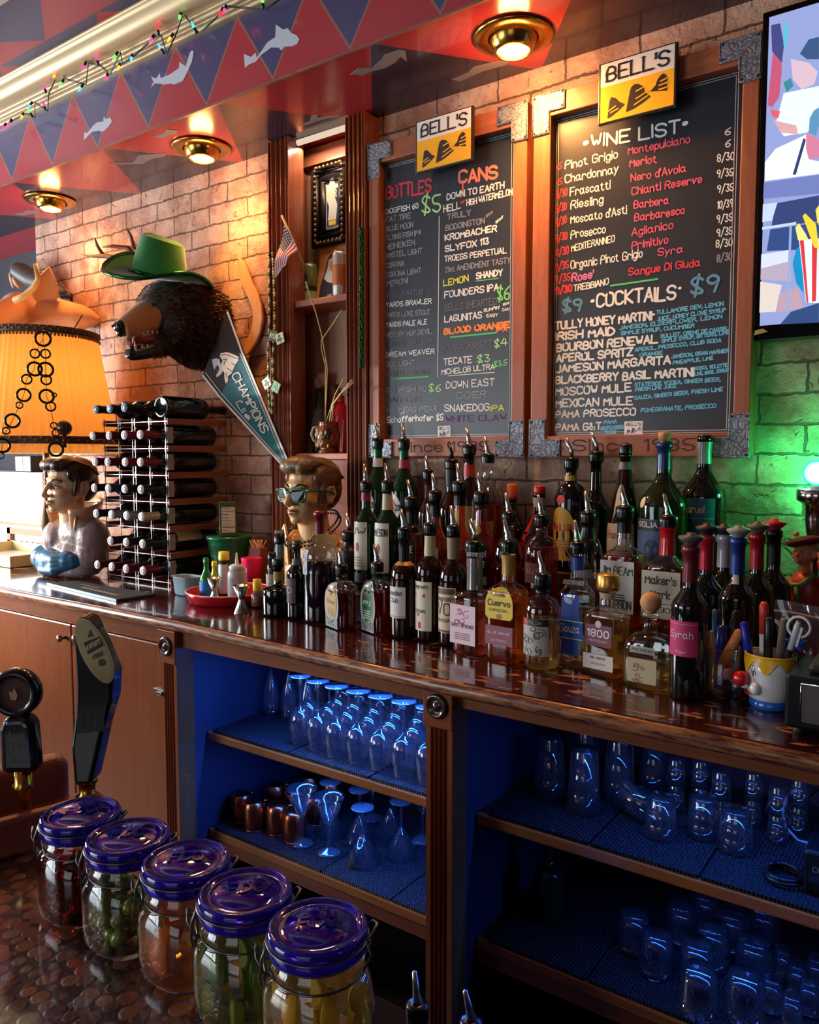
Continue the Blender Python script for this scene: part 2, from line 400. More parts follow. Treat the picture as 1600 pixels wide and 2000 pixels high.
GOLD = mat('gold_leaf', (180, 158, 120), 0.46, 0.55)
BRASS = mat('brass', (200, 150, 70), 0.22, 1.0)
CHROME = mat('chrome', (210, 210, 212), 0.12, 1.0)
STEEL = mat('steel', (190, 188, 182), 0.22, 1.0)
BLACK = mat('black_plastic', (14, 14, 15), 0.35)
RUBBER = mat('black_rubber', (18, 20, 24), 0.6)

# ------------------------------------------------------------------ the room
WY = 2.12; CT = 0.95; FZ = -0.1
SOF = 2.535; SY = 1.738
struct(simple('floor', plaster('floor_tile', (60, 48, 42), 0.5), lambda b: b.box(-5.2, 2.6, -3.0, 2.5, FZ - 0.1, FZ)))
struct(simple('ceiling', ceiling_material(), lambda b: b.box(-5.2, 2.6, -3.0, 1.70, 2.866, 2.96)))
def wall_left_part(b): b.box(-3.735, -2.055, WY, WY + 0.3, FZ, 2.6)
def wall_right_part(b): b.box(-1.64, 2.6, WY, WY + 0.3, FZ, 2.6); b.box(-2.055, -1.64, WY, WY + 0.3, FZ, 1.40); b.box(-2.055, -1.64, WY + 0.26, WY + 0.3, 1.40, 2.6)
struct(simple('wall_back', BRICK, lambda b: (wall_left_part(b), wall_right_part(b))))
struct(simple('wall_alcove', plaster('dark_plaster', (58, 58, 66), 0.7), lambda b: b.box(-5.2, -3.735, WY + 0.24, WY + 0.3, 1.34, 2.6)))
struct(simple('wall_alcove_low', plaster('whitewashed_plaster', (226, 218, 206), 0.7, 0.04), lambda b: (b.box(-5.2, -3.735, WY - 0.005, WY + 0.3, FZ, 1.34))))
def lw(b):      # left end wall with its street window opening
    b.box(-5.3, -5.2, -3.0, -0.25, FZ, 2.96); b.box(-5.3, -5.2, 1.20, 2.5, FZ, 2.96); b.box(-5.3, -5.2, -0.25, 1.20, FZ, 1.12); b.box(-5.3, -5.2, -0.25, 1.20, 2.2, 2.96)
struct(simple('wall_left', plaster('wall_paint', (96, 84, 78), 0.7), lw))
def fw(b):
    b.box(-5.2, 2.6, -3.1, -3.0, FZ, 0.7); b.box(-5.2, 2.6, -3.1, -3.0, 2.6, 2.96); b.box(-5.2, -4.6, -3.1, -3.0, 0.7, 2.6); b.box(-2.2, -0.8, -3.1, -3.0, 0.7, 2.6); b.box(1.2, 2.6, -3.1, -3.0, 0.7, 2.6)
struct(simple('wall_front', plaster('wall_paint_front', (88, 70, 62), 0.7), fw))
struct(simple('wall_right', plaster('wall_paint_right', (70, 52, 46), 0.7), lambda b: b.box(2.6, 2.7, -3.0, 2.5, FZ, 2.96)))
WINW = paint('window_paint', (210, 205, 198), 0.4)
def win(name, b0, b1, fixed, axis):
    r = struct(thing(name, 'white framed street window', 'window')); del r['category']; del r['label']
    b = MB(); (u0, z0), (u1, z1) = b0, b1
    def bar(a0, a1, c0, c1):
        if axis == 'x': b.box(fixed - 0.03, fixed + 0.03, a0, a1, c0, c1)
        else: b.box(a0, a1, fixed - 0.03, fixed + 0.03, c0, c1)
    for a in (u0, u1 - 0.05, (u0 + u1) / 2 - 0.025): bar(a, a + 0.05, z0, z1)
    for c in (z0, z1 - 0.05): bar(u0, u1, c, c + 0.05)
    b.build('window_frame', WINW, r)
    p = MB()
    if axis == 'x': p.add([(fixed, u0, z0), (fixed, u1, z0), (fixed, u1, z1), (fixed, u0, z1)], [(0, 1, 2, 3)])
    else: p.add([(u0, fixed, z0), (u1, fixed, z0), (u1, fixed, z1), (u0, fixed, z1)], [(0, 1, 2, 3)])
    p.build('window_pane', shell('pane_glass', (1, 1, 1), 0.6), r)
win('window_1', (-0.25, 1.12), (1.20, 2.2), -5.25, 'x')
win('window_2', (-4.6, 0.7), (-2.2, 2.6), -3.05, 'y')
win('window_3', (-0.8, 0.7), (1.2, 2.6), -3.05, 'y')

# painted soffit over the back bar, with its gilded cornice
SOFM = harlequin('harlequin_face', True); SOFU = harlequin('harlequin_underside', False)
sf = struct(simple('trim_1', SOFM, lambda b: b.box(-5.2, 2.6, SY, 2.5, SOF + 0.002, 2.96)))
struct(simple('ceiling_soffit', SOFU, lambda b: b.box(-5.2, 2.6, SY - 0.001, WY, SOF, SOF + 0.004)))
PALE = paint('fish_paint', (196, 200, 206), 0.5); GREYP = paint('fish_paint_grey', (132, 124, 128), 0.5)
FISH = ['587,345 600,320 590,300 610,306 625,285 628,305 665,290 700,265 700,240 725,260 742,205 750,196 757,202 750,240 735,275 715,315 680,330 665,326 640,330 622,326 605,326',
        '957,265 953,210 980,222 1000,205 1003,225 1045,165 1075,145 1078,95 1105,115 1125,110 1138,128 1160,138 1170,155 1160,172 1140,180 1110,182 1100,198 1088,185 1060,185 1020,215 1000,240 975,250',
        '327,550 330,515 340,520 365,490 378,478 403,475 405,455 415,465 432,458 438,475 420,500 400,515 385,510 360,515 345,530']
FISHU = ['1368,292 1400,268 1455,265 1490,235 1500,215 1560,195 1585,200 1590,240 1565,222 1545,245 1500,268 1450,280 1410,295 1390,290',
         '1168,492 1210,475 1215,455 1235,447 1245,460 1330,447 1320,458 1280,462 1235,475 1200,487',
         '422,637 520,635 545,605 655,600 640,612 590,622 560,640 480,642', '595,535 640,520 650,505 695,510 690,522 655,530 640,540', '1765,312 1830,285 1850,262 1940,240 1990,238 1975,255 1900,275 1860,290 1800,318',
         '50,836 90,832 110,822 160,824 150,834 110,838 90,842']
def decal(b, s, fn, d):
    pts = [tuple(float(a) / 2 for a in q.split(',')) for q in s.split()]
    b.prism(pts, fn, d)
for s in FISH: struct(simple('painted_fish', PALE, lambda b: decal(b, s, lambda u, v: ony(u, v, SY - 0.0012), (0, 0.001, 0)), sf))
for s in FISHU: struct(simple('painted_fish', GREYP, lambda b: decal(b, s, lambda u, v: onz(u, v, SOF - 0.0012), (0, 0, 0.001)), sf))
def sweep_x(b, prof, x0, x1):
    n = len(prof); b.add([(x, y, z) for x in (x0, x1) for y, z in prof], [(i, i + 1, n + i + 1, n + i) for i in range(n - 1)], True)
cornice = MB()
pr_ = [(1.738, 2.762), (1.728, 2.762)]
for i in range(7): a = pi * i / 6; pr_.append((1.722 - 0.008 * sin(a), 2.772 - 0.010 * cos(a)))
for i in range(7): a = pi * i / 6; pr_.append((1.712 - 0.010 * sin(a), 2.794 - 0.010 * cos(a)))
pr_ += [(1.702, 2.806)]
for i in range(9): t_ = i / 8; pr_.append((1.700 - 0.062 * t_ - 0.012 * sin(pi * t_), 2.808 + 0.05 * t_ - 0.012 * sin(pi * t_)))
pr_ += [(1.630, 2.860), (1.620, 2.868), (1.70, 2.868)]
sweep_x(cornice, pr_, -5.2, 2.6)
struct(cornice.build('trim_2', GOLD))
struct(simple('trim_3', wood('soffit_edge', (120, 66, 54), (160, 100, 88), 'x', 0.4), lambda b: b.box(-5.2, 2.6, SY - 0.004, SY + 0.004, SOF - 0.003, SOF + 0.004)))

# panelled dado below the alcove
def pan(b, x0, x1, z0, z1, w_=0.03):
    y0, y1 = WY - 0.025, WY - 0.006
    b.box(x0, x1, y0, y1, z1 - w_, z1); b.box(x0, x1, y0, y1, z0, z0 + w_); b.box(x0, x0 + w_, y0, y1, z0, z1); b.box(x1 - w_, x1, y0, y1, z0, z1)
p0, p1 = ony(15, 1030, WY - 0.02), ony(108, 1042, WY - 0.02)
struct(simple('trim_4', wood('dado_wood', (120, 78, 52), (168, 116, 80), 'x', 0.4), lambda b: (pan(b, p0.x, p1.x + 0.25, 0.96, p0.z), b.box(-5.0, p1.x + 0.3, WY - 0.02, WY - 0.006, p0.z + 0.015, p0.z + 0.03))))

# ------------------------------------------------------------------ recessed eyeball lights in the soffit
WARM = (1.0, 0.42, 0.11)
for i, (px, py, lab, e) in enumerate(((1003, 70, 'gold eyeball spotlight nearest the chalkboards, at the right end of the soffit', 54),
                                      (394, 288, 'gold eyeball spotlight in the soffit above the bear with the green hat', 34),
                                      (98, 390, 'gold eyeball spotlight in the soffit above the deer and amber lamp', 24))):
    p = onz(px, py, SOF)
    t = thing('recessed_light', lab, 'ceiling light', p, 0, 'spotlights in the painted soffit')
    simple('trim_ring', BRASS, lambda b: b.lathe([(0.066, -0.002), (0.104, -0.002), (0.107, -0.006), (0.10, -0.010), (0.07, -0.013), (0.064, -0.006), (0.066, -0.002)], 40, cap=False), t)
    q = [(0.064 * cos(a), -0.064 * sin(a)) for a in [pi / 2 * k / 8 for k in range(8)] if 0.064 * sin(a) < 0.05]
    eye = MB(); eye.lathe([(0.064, -0.004)] + [(0.064 * cos(a), -0.064 * sin(a)) for a in (0.2, 0.4, 0.6, 0.75)] + [(0.044, -0.042), (0.042, -0.034)], 32, cap=False)
    eye.build('eyeball', BRASS, t)
    simple('bulb', glow('lamp_face', (255, 214, 150), 9.0), lambda b: b.lathe([(0.0, -0.047), (0.02, -0.046), (0.034, -0.042), (0.042, -0.036), (0.0, -0.030)], 28), t)
    light('spot_lamp_spill', 'POINT', (p.x, p.y, SOF - 0.075), e * 0.085, WARM, None, 0.04)
    light('spot_lamp', 'SPOT', (p.x, p.y, SOF - 0.056), e, WARM, (p.x + 0.30, WY + 0.02, 1.72), 0.06, angle=130, blend=1.0)

# ------------------------------------------------------------------ the back bar: worktop, carcass, doors, shelves
def worn_top():
    m = mat('worktop_lacquer', (72, 24, 18), 0.16, coat=0.5); t = NT(m)
    v = t.coord((1.5, 16, 16)); g = t.noise(v, 3.0, 5, 0.6, 0.8)
    c = t.ramp(g, [(0.35, lin((44, 14, 11))), (0.7, lin((72, 27, 19)))])
    tc = t.n('ShaderNodeTexCoord'); sp = t.n('ShaderNodeSeparateXYZ'); t.l(tc.outputs['Object'], sp.inputs[0])
    n = t.noise(t.coord((9, 26, 1)), 1.6, 5, 0.6, 0.5)
    my = t.math('SUBTRACT', 1.0, t.math('MULTIPLY', t.math('ABSOLUTE', t.math('SUBTRACT', sp.outputs[1], 1.43)), 9.0))
    mx = t.math('SUBTRACT', 1.0, t.math('MULTIPLY', t.math('ABSOLUTE', t.math('ADD', sp.outputs[0], 0.80)), 2.4))
    k = t.math('ADD', n, t.math('MULTIPLY', t.math('MINIMUM', t.math('MAXIMUM', t.math('MULTIPLY', my, mx), 0.0), 1.0), 0.16))
    s = t.ramp(k, [(0.752, (0, 0, 0, 1)), (0.775, (1, 1, 1, 1))])
    t.l(t.mix(t.math('MULTIPLY', s, 0.85), c, lin((176, 120, 84))), t.p.inputs['Base Color'])
    t.l(t.math('ADD', 0.15, t.math('MULTIPLY', s, 0.4)), t.p.inputs['Roughness']); return m
def worn_edge():
    m = mat('worktop_edge', (92, 46, 30), 0.35, coat=0.2); t = NT(m)
    n = t.noise(t.coord((5, 30, 30)), 3, 5, 0.7)
    t.l(t.ramp(n, [(0.42, lin((86, 36, 24))), (0.6, lin((170, 112, 70)))]), t.p.inputs['Base Color']); return m
FRONT = [(-4.9, 1.445), (-1.85, 1.432), (-0.9, 1.374), (1.9, 1.350)]
ctr = thing('bar_worktop', 'long glossy dark red wooden worktop of the back bar, worn pale along its front edge', 'worktop', (-0.9, 1.7, CT - 0.035))
b = MB(); b.prism(FRONT + [(1.9, 2.115), (-4.9, 2.115)], lambda u, v: (u, v, CT - 0.034), (0, 0, 0.034)); b.build('top', worn_top(), ctr, w=True)
b = MB(); b.tube([(x, y + 0.004, CT - 0.018) for x, y in FRONT], 0.0165, 14); b.build('front_edge', worn_edge(), ctr, w=True)

bar = thing('back_bar_cabinet', 'reddish wooden back bar with two doors, fluted posts and open blue-lit shelves', 'cabinet', (-0.9, 1.75, FZ))
CY = 1.46; X1, X2, X3, X4 = -1.925, -1.855, -0.975, -0.905; XR = 0.62; XL = -4.6
def part(name, m, fn, parent=bar, **k): return simple(name, m, fn, parent, w=True, **k)
def flutes(b, x0, x1, yf, yb, z0, z1, n, depth_, convex=False, m=6, marg=0.008):
    P = [(x0, yb), (x0, yf)]; W = x1 - x0 - 2 * marg; P.append((x0 + marg * 0.8, yf))
    for i in range(n):
        for k in range(m + 1):
            t_ = k / m; s_ = sin(pi * t_)
            P.append((x0 + marg + W * (i + 0.04 + 0.92 * t_) / n, yf + (depth_ * (1 - s_) if convex else depth_ * s_)))
    P += [(x1 - marg * 0.8, yf), (x1, yf), (x1, yb)]
    b.prism(P, lambda u, v: (u, v, z0), (0, 0, z1 - z0))
for x0, x1 in ((X1, X2), (X3, X4)):
    ps = part('post', CABW, lambda b: flutes(b, x0, x1, 1.438, 1.50, FZ + 0.004, 0.815, 4, 0.008, marg=0.012))
    part('post_block', CABW, lambda b: b.box(x0 - 0.004, x1 + 0.004, 1.430, 1.50, 0.815, 0.914), ps, bevel=0.003)
    ro = MB(); ro.T = Matrix.Translation(((x0 + x1) / 2, 1.430, 0.866)) @ Matrix.Rotation(radians(90), 4, 'X')
    ro.lathe([(0.0, 0.010), (0.006, 0.009), (0.010, 0.003), (0.016, 0.003), (0.020, 0.008), (0.025, 0.009), (0.029, 0.004), (0.030, -0.002)], 30)
    ro.build('rosette', mat('dark_turned_wood', (62, 34, 22), 0.25, coat=0.5), ps, w=True)
for x0, x1 in ((XL, X1 - 0.004), (X2 + 0.004, X3 - 0.004), (X4 + 0.004, XR)):
    part('apron', CABX, lambda b: b.box(x0, x1, 1.455, 1.475, 0.863, 0.915), bevel=0.002)
xs = ony(145, 1300, CY).x
for i, (x0, x1) in enumerate(((xs - 0.66, xs - 0.003), (xs + 0.003, X1 - 0.006))):
    dr = part('door', CABW, lambda b: b.box(x0, x1, 1.452, 1.474, 0.02, 0.860), bevel=0.004)
    kp = ony(122 if i == 0 else 152, 1246, 1.44)
    kb = MB(); kb.T = Matrix.Translation((kp.x, 1.452, kp.z)) @ Matrix.Rotation(radians(90), 4, 'X')
    kb.lathe([(0.006, 0.0), (0.005, 0.010), (0.009, 0.016), (0.013, 0.022), (0.011, 0.029), (0.0, 0.032)], 20)
    kb.build('knob', mat('aged_brass_knob', (150, 132, 104), 0.3, 0.8), dr, w=True)
    if i == 1:
        lp = ony(312, 1349, 1.44); lt = MB(); lt.box(lp.x - 0.028, lp.x + 0.02, 1.437, 1.452, lp.z - 0.008, lp.z + 0.006); lt.box(lp.x - 0.004, lp.x + 0.02, 1.430, 1.437, lp.z - 0.012, lp.z + 0.001)
        lt.build('latch', STEEL, dr, w=True, bevel=0.003)
part('door', CABW, lambda b: b.box(XL, xs - 0.667, 1.452, 1.474, 0.02, 0.860), bevel=0.004)
part('plinth', DARKW, lambda b: b.box(XL, XR, 1.52, 1.54, FZ + 0.002, 0.018))
for x0, x1 in ((X2 - 0.02, X2 - 0.002), (X3 - 0.0, X3 + 0.018), (X4 - 0.022, X4 - 0.002), (XR, XR + 0.02)):
    part('side_panel', INNERW, lambda b: b.box(x0, x1, 1.5, 2.05, FZ + 0.004, 0.914))
part('back_panel', INNERW, lambda b: b.box(XL, XR + 0.02, 2.05, 2.07, FZ + 0.004, 0.914))
SHY = 1.545
SHELVES = []
for x0, x1 in ((X2, X3), (X4, XR)):
    for z in (0.585, 0.28):
        s_ = part('shelf', DARKW, lambda b: b.box(x0, x1, SHY + 0.015, 2.05, z - 0.024, z))
        part('shelf_edge', SHELFW, lambda b: b.box(x0, x1, SHY, SHY + 0.015, z - 0.026, z + 0.001), s_, bevel=0.005, seg=3)
        if z < 0.4: part('shelf_apron', CABX, lambda b: b.box(x0, x1, SHY + 0.006, SHY + 0.02, z - 0.062, z - 0.027), s_)
for x0, x1, z in ((-1.62, -1.0, 0.872), (-0.66, 0.15, 0.872), (-1.66, -1.0, 0.556), (-0.60, 0.15, 0.556)):
    part('strip_light', glow('blue_diodes', (40, 90, 255), 6.0), lambda b: b.box(x0, x1, 1.58, 1.590, z, z + 0.004))
# ribbed rubber shelf mats: each shelf carries several, laid side by side
def mat_rubber():
    m = mat('ribbed_mat', (17, 18, 24), 0.4); t = NT(m)
    tc = t.n('ShaderNodeTexCoord'); sp = t.n('ShaderNodeSeparateXYZ'); t.l(tc.outputs['Object'], sp.inputs[0])
    a = t.math('ABSOLUTE', t.math('SINE', t.math('MULTIPLY', sp.outputs[0], 420.0))); c = t.math('ABSOLUTE', t.math('SINE', t.math('MULTIPLY', sp.outputs[1], 420.0)))
    t.bump(t.math('MULTIPLY', a, c), 0.9, 0.004); return m
RIB = mat_rubber()
mats_ = [('upper left', (-1.83, -1.52), 0.585), ('upper left', (-1.515, -1.23), 0.585), ('upper left', (-1.225, -0.98), 0.585), ('lower left', (-1.83, -1.40), 0.28), ('lower left', (-1.395, -1.16), 0.28), ('lower left', (-1.155, -0.98), 0.28),
         ('upper right', (-0.87, -0.63), 0.585), ('upper right', (-0.625, -0.40), 0.585), ('upper right', (-0.395, 0.0), 0.585), ('lower right', (-0.87, -0.63), 0.28), ('lower right', (-0.625, -0.30), 0.28)]
cnt = {}
for nm, (x0, x1), z in mats_:
    cnt[nm] = cnt.get(nm, 0) + 1
    o = simple('bar_mat', RIB, lambda b: b.box(x0, x1, SHY + 0.004, 1.95, z + 0.0015, z + 0.009), org=((x0 + x1) / 2, 1.75, z + 0.0015))
    tag(o, 'ribbed black rubber mat, %s from the left on the %s shelf' % (ORD[cnt[nm]], nm), 'bar mat', 'rubber mats lining the open shelves')

# stepped riser that lifts the rear bottles
rs = thing('bottle_riser', 'dark two-step wooden riser under the rear rows of bottles', 'riser', (-1.0, 1.9, CT))
part('step', DARKW, lambda b: b.box(-1.49, -0.50, 1.71, 1.868, CT + 0.0005, 1.03), rs, bevel=0.002)
part('step', DARKW, lambda b: b.box(-1.49, -0.36, 1.869, 2.10, CT + 0.0005, 1.12), rs, bevel=0.002)

# ------------------------------------------------------------------ shelf niche between reeded pilasters
ni = thing('niche_shelf', 'tall wooden wall niche with two shelves between reeded pilasters', 'shelf unit', (-1.85, WY, 1.40))
for x0, x1 in ((-2.066, -1.966), (-1.708, -1.6265)):
    pl = part('pilaster', PILW, lambda b: flutes(b, x0, x1, 2.040, 2.117, CT + 0.003, SOF - 0.004, 4, 0.016, True, 8, 0.004), ni)
part('side_panel', PILW, lambda b: b.box(-2.045, -2.028, 2.137, 2.216, 1.41, SOF - 0.004), ni)
part('side_panel', PILW, lambda b: b.box(-1.69, -1.673, 2.118, 2.216, 1.41, SOF - 0.004), ni)
part('back_panel', wood('niche_back', (150, 108, 82), (182, 138, 106), 'z', 0.5, 0.1), lambda b: b.box(-2.028, -1.690, 2.203, 2.216, 1.41, SOF - 0.004), ni)
for z in (1.432, 1.968):
    part('shelf', FRAMEX, lambda b: b.box(-2.0275, -1.6905, 2.062, 2.2025, z - 0.022, z), ni, bevel=0.003)
part('top_rail', FRAMEX, lambda b: b.box(-2.0275, -1.6905, 2.17, 2.2025, 2.47, SOF - 0.005), ni)
part('lower_panel', PILW, lambda b: b.box(-1.966, -1.708, 2.06, 2.075, CT + 0.003, 1.408), ni)
light('niche_fill_light', 'AREA', (-1.86, 2.10, 2.505), 1.6, (1.0, .86, .7), (-1.86, 2.15, 1.9), .3, .02)  # fill lamp added to brighten the inside of the niche
part('glow_strip', glow('pale_strip_glow', (230, 206, 180), 0.9), lambda b: b.tube([(-2.0, 2.09, 2.522), (-1.70, 2.09, 2.522)], 0.010, 12), ni)  # pale strip under the soffit, its glow added along with the fill

# ------------------------------------------------------------------ customers' bar with coins set in resin
def coins():
    m = mat('coin_resin', (92, 52, 34), 0.35, 0.25, coat=1.0); t = NT(m); v = t.coord((1, 1, 0))
    vo = t.n('ShaderNodeTexVoronoi', i_Scale=50.0, i_Randomness=0.6); t.l(v, vo.inputs['Vector'])
    sp = t.n('ShaderNodeSeparateColor'); t.l(vo.outputs['Color'], sp.inputs[0])
    c = t.ramp(sp.outputs[0], [(0.0, lin((92, 58, 42))), (0.5, lin((140, 84, 56))), (0.8, lin((172, 106, 68))), (0.98, lin((150, 130, 110)))])
    d = vo.outputs['Distance']
    rim = t.ramp(d, [(0.50, (0, 0, 0, 1)), (0.62, (1, 1, 1, 1))])
    n = t.noise(t.coord(), 190, 3, 0.6)
    t.l(t.mix(rim, t.mix(t.math('MULTIPLY', n, 0.4), c, lin((40, 24, 18))), lin((70, 44, 32))), t.p.inputs['Base Color'])
    til = t.math('MULTIPLY', sp.outputs[1], 0.8)
    t.bump(t.math('ADD', t.math('ADD', t.math('MULTIPLY', rim, -0.5), t.math('MULTIPLY', n, 0.5)), til), 0.55, 0.003)
    t.p.inputs['Coat Roughness'].default_value = 0.08; return m
BZ = 0.838
pb = thing('coin_bar', 'customers bar top paved with copper coins under clear resin', 'bar counter', (-0.5, 0.3, FZ))
BARP = [(-2.3, -0.35), (0.9, -0.35), (0.9, 0.598), (-2.3, 0.598)]
b = MB(); b.prism(BARP, lambda u, v: (u, v, BZ - 0.04), (0, 0, 0.04)); b.build('bar_top', coins(), pb, w=True, bevel=0.004)
part('bar_front', DARKW, lambda b: b.box(-2.2, 0.9, 0.42, 0.50, FZ + 0.002, BZ - 0.042), pb)

# ------------------------------------------------------------------ chalkboards
SLATE = mat('slate', (40, 43, 50), 0.34); 
PEWTER = mat('pewter_relief', (110, 112, 118), 0.5, 0.5)
def relief():
    t = NT(PEWTER); v = t.coord((1, 1, 1))
    nz = t.n('ShaderNodeTexNoise', i_Scale=30.0); t.l(v, nz.inputs['Vector']); av = t.n('ShaderNodeVectorMath', operation='MULTIPLY_ADD'); t.l(nz.outputs['Color'], av.inputs[0]); av.inputs[1].default_value = (.05, .05, .05); t.l(v, av.inputs[2])
    a = t.n('ShaderNodeTexVoronoi', i_Scale=62.0, feature='DISTANCE_TO_EDGE'); t.l(av.outputs[0], a.inputs['Vector'])
    wv = t.n('ShaderNodeTexWave', i_Scale=26.0, i_Distortion=7.0, i_Detail=2.0); wv.inputs['Detail Scale'].default_value = 2.0; t.l(v, wv.inputs['Vector'])
    h = t.math('ADD', t.math('MINIMUM', t.math('MULTIPLY', a.outputs['Distance'], 4.0), 0.8), t.math('MULTIPLY', wv.outputs['Fac'], 0.12))
    t.bump(h, 0.55, 0.0016)
    c = t.ramp(a.outputs['Distance'], [(0.0, lin((72, 72, 80))), (0.10, lin((128, 128, 136)))]); t.l(c, t.p.inputs['Base Color'])
relief()
CHALK = {'w': (236, 236, 228), 'g': (150, 152, 158), 'd': (104, 106, 114), 'r': (226, 62, 74), 'o': (244, 128, 96), 'p': (232, 92, 124), 'gr': (120, 222, 120), 'lg': (178, 232, 150), 'y': (222, 226, 84), 'or': (250, 146, 66),
         'b': (96, 150, 184), 'c': (110, 196, 226), 'gn': (80, 200, 110), 'pu': (96, 52, 112), 'pk': (240, 130, 190)}
CN = {'w': 'white_lettering', 'g': 'grey_lettering', 'd': 'faded_lettering', 'r': 'red_lettering', 'o': 'coral_lettering', 'p': 'pink_lettering', 'gr': 'green_lettering', 'lg': 'pale_green_lettering', 'y': 'yellow_lettering', 'or': 'orange_lettering',
      'b': 'blue_grey_lettering', 'c': 'cyan_lettering', 'gn': 'green_rule', 'pu': 'purple_lettering', 'pk': 'rose_lettering'}
PY = 2.0835
CROPS = {'A': (700, 180, 4.4444), 'B': (700, 540, 4.4444), 'C': (1030, 50, 3.4043), 'D': (1030, 520, 3.4043)}
def px_(c, x, y): ox, oy, s = CROPS[c]; return ox + x / s, oy + y / s
L1 = """A|r|21|150|BOTTLES|245,925,630,865
A|o|26|150|CANS|875,790,1205,740
A|lg|18|190|$5|555,1055,715,1030
A|w|9|60|DOGFISH 60|240,1060,520,1005
A|g|9|60|FAT TIRE|240,1128,455,1090
A|g|9|60|BLUE MOON|240,1208,475,1170
A|g|9|60|FLYING FISH IPA|240,1287,545,1238
A|g|9|62|HEINEIKEN|238,1367,490,1325
A|g|9|62|AMSTEL LIGHT|240,1442,555,1395
A|g|9|58|CORONA|240,1527,400,1503
A|g|9|58|CORONA LIGHT|240,1607,545,1568
A|g|9|60|PERONI|242,1687,430,1655
A|w|12|75|DOWN TO EARTH|770,935,1265,830
A|w|11|80|HELL|740,1043,885,1008
A|r|8|40|or|890,968,935,955
A|w|10|72|HIGH WATERMELON|942,985,1335,890
A|g|10|66|TRULY|775,1107,975,1065
A|g|10|66|BODDINGTON|760,1200,1095,1137
A|g|6|34|16oz|1107,1092,1165,1045
A|w|13|75|KROMBACHER|755,1290,1200,1205
A|w|7|38|16oz|1192,1147,1255,1090
A|w|13|75|SLYFOX 113|755,1385,1130,1315
A|w|10|68|TROEGS PERPETUAL|750,1472,1285,1395
A|g|9|66|21st AMENDMENT TASTY|755,1565,1320,1480
A|y|12|75|LEMON|740,1682,955,1640
A|w|14|75|SHANDY|1025,1622,1250,1588
B|d|9|60|STELLA ARTOIS|240,182,565,150
B|w|9|58|YARDS BRAWLER|240,267,635,232
B|g|9|58|YARDS LOVE STOUT|240,357,625,328
B|w|9|58|YARDS PALE ALE|240,442,595,412
B|g|9|58|VICTORY HOP DEVIL|240,532,635,495
B|d|9|58|TWISTED TEA LIGHT|240,612,645,582
B|w|9|58|DREAM WEAVER|240,700,660,668
B|g|9|58|BUD LIGHT|240,782,490,768
B|d|9|56|SIERRA NEVADA|240,865,615,842
B|g|9|62|DOGFISH 90|245,1006,590,998
B|lg|10|85|$6|615,1000,715,996
B|d|9|58|MAGNERS|250,1092,540,1084
B|g|9|60|MAGNERS PEAR|250,1182,685,1168
B|w|11|72|Schofferhofer $5|250,1268,735,1245
B|w|12|78|FOUNDERS IPA|750,187,1215,118
B|gr|16|150|$6|1210,210,1312,198
B|d|10|78|BELLS 2HEARTED|750,302,1200,240
B|w|12|76|LAGUNITAS|750,397,1070,360
B|w|7|38|SUMPIN'|1090,308,1225,280
B|w|7|38|EASY|1115,355,1210,345
B|w|6|32|16oz|1255,255,1308,235
B|w|6|32|CAN|1250,300,1308,293
B|or|18|76|BLOOD ORANGE|745,500,1312,440
B|or|10|45|IPA|1200,483,1290,472
B|d|10|78|NARRAGANSETT|740,662,1165,608
B|lg|11|90|$4|1185,612,1292,598
B|w|11|78|TECATE|745,767,985,745
B|lg|11|85|$3|1035,745,1140,738
B|w|9|64|MICHELOB ULTRA|725,852,1180,803
B|gr|9|66|$3.5|1178,785,1290,768
B|w|10|82|DOWN EAST|765,975,1180,945
B|g|10|76|CIDER|855,1062,1110,1048
B|w|11|82|SNAKEDOG|750,1172,1135,1163
B|y|11|70|IPA|1150,1167,1262,1163
B|pu|10|72|WHITE CLAW|760,1262,1280,1248"""
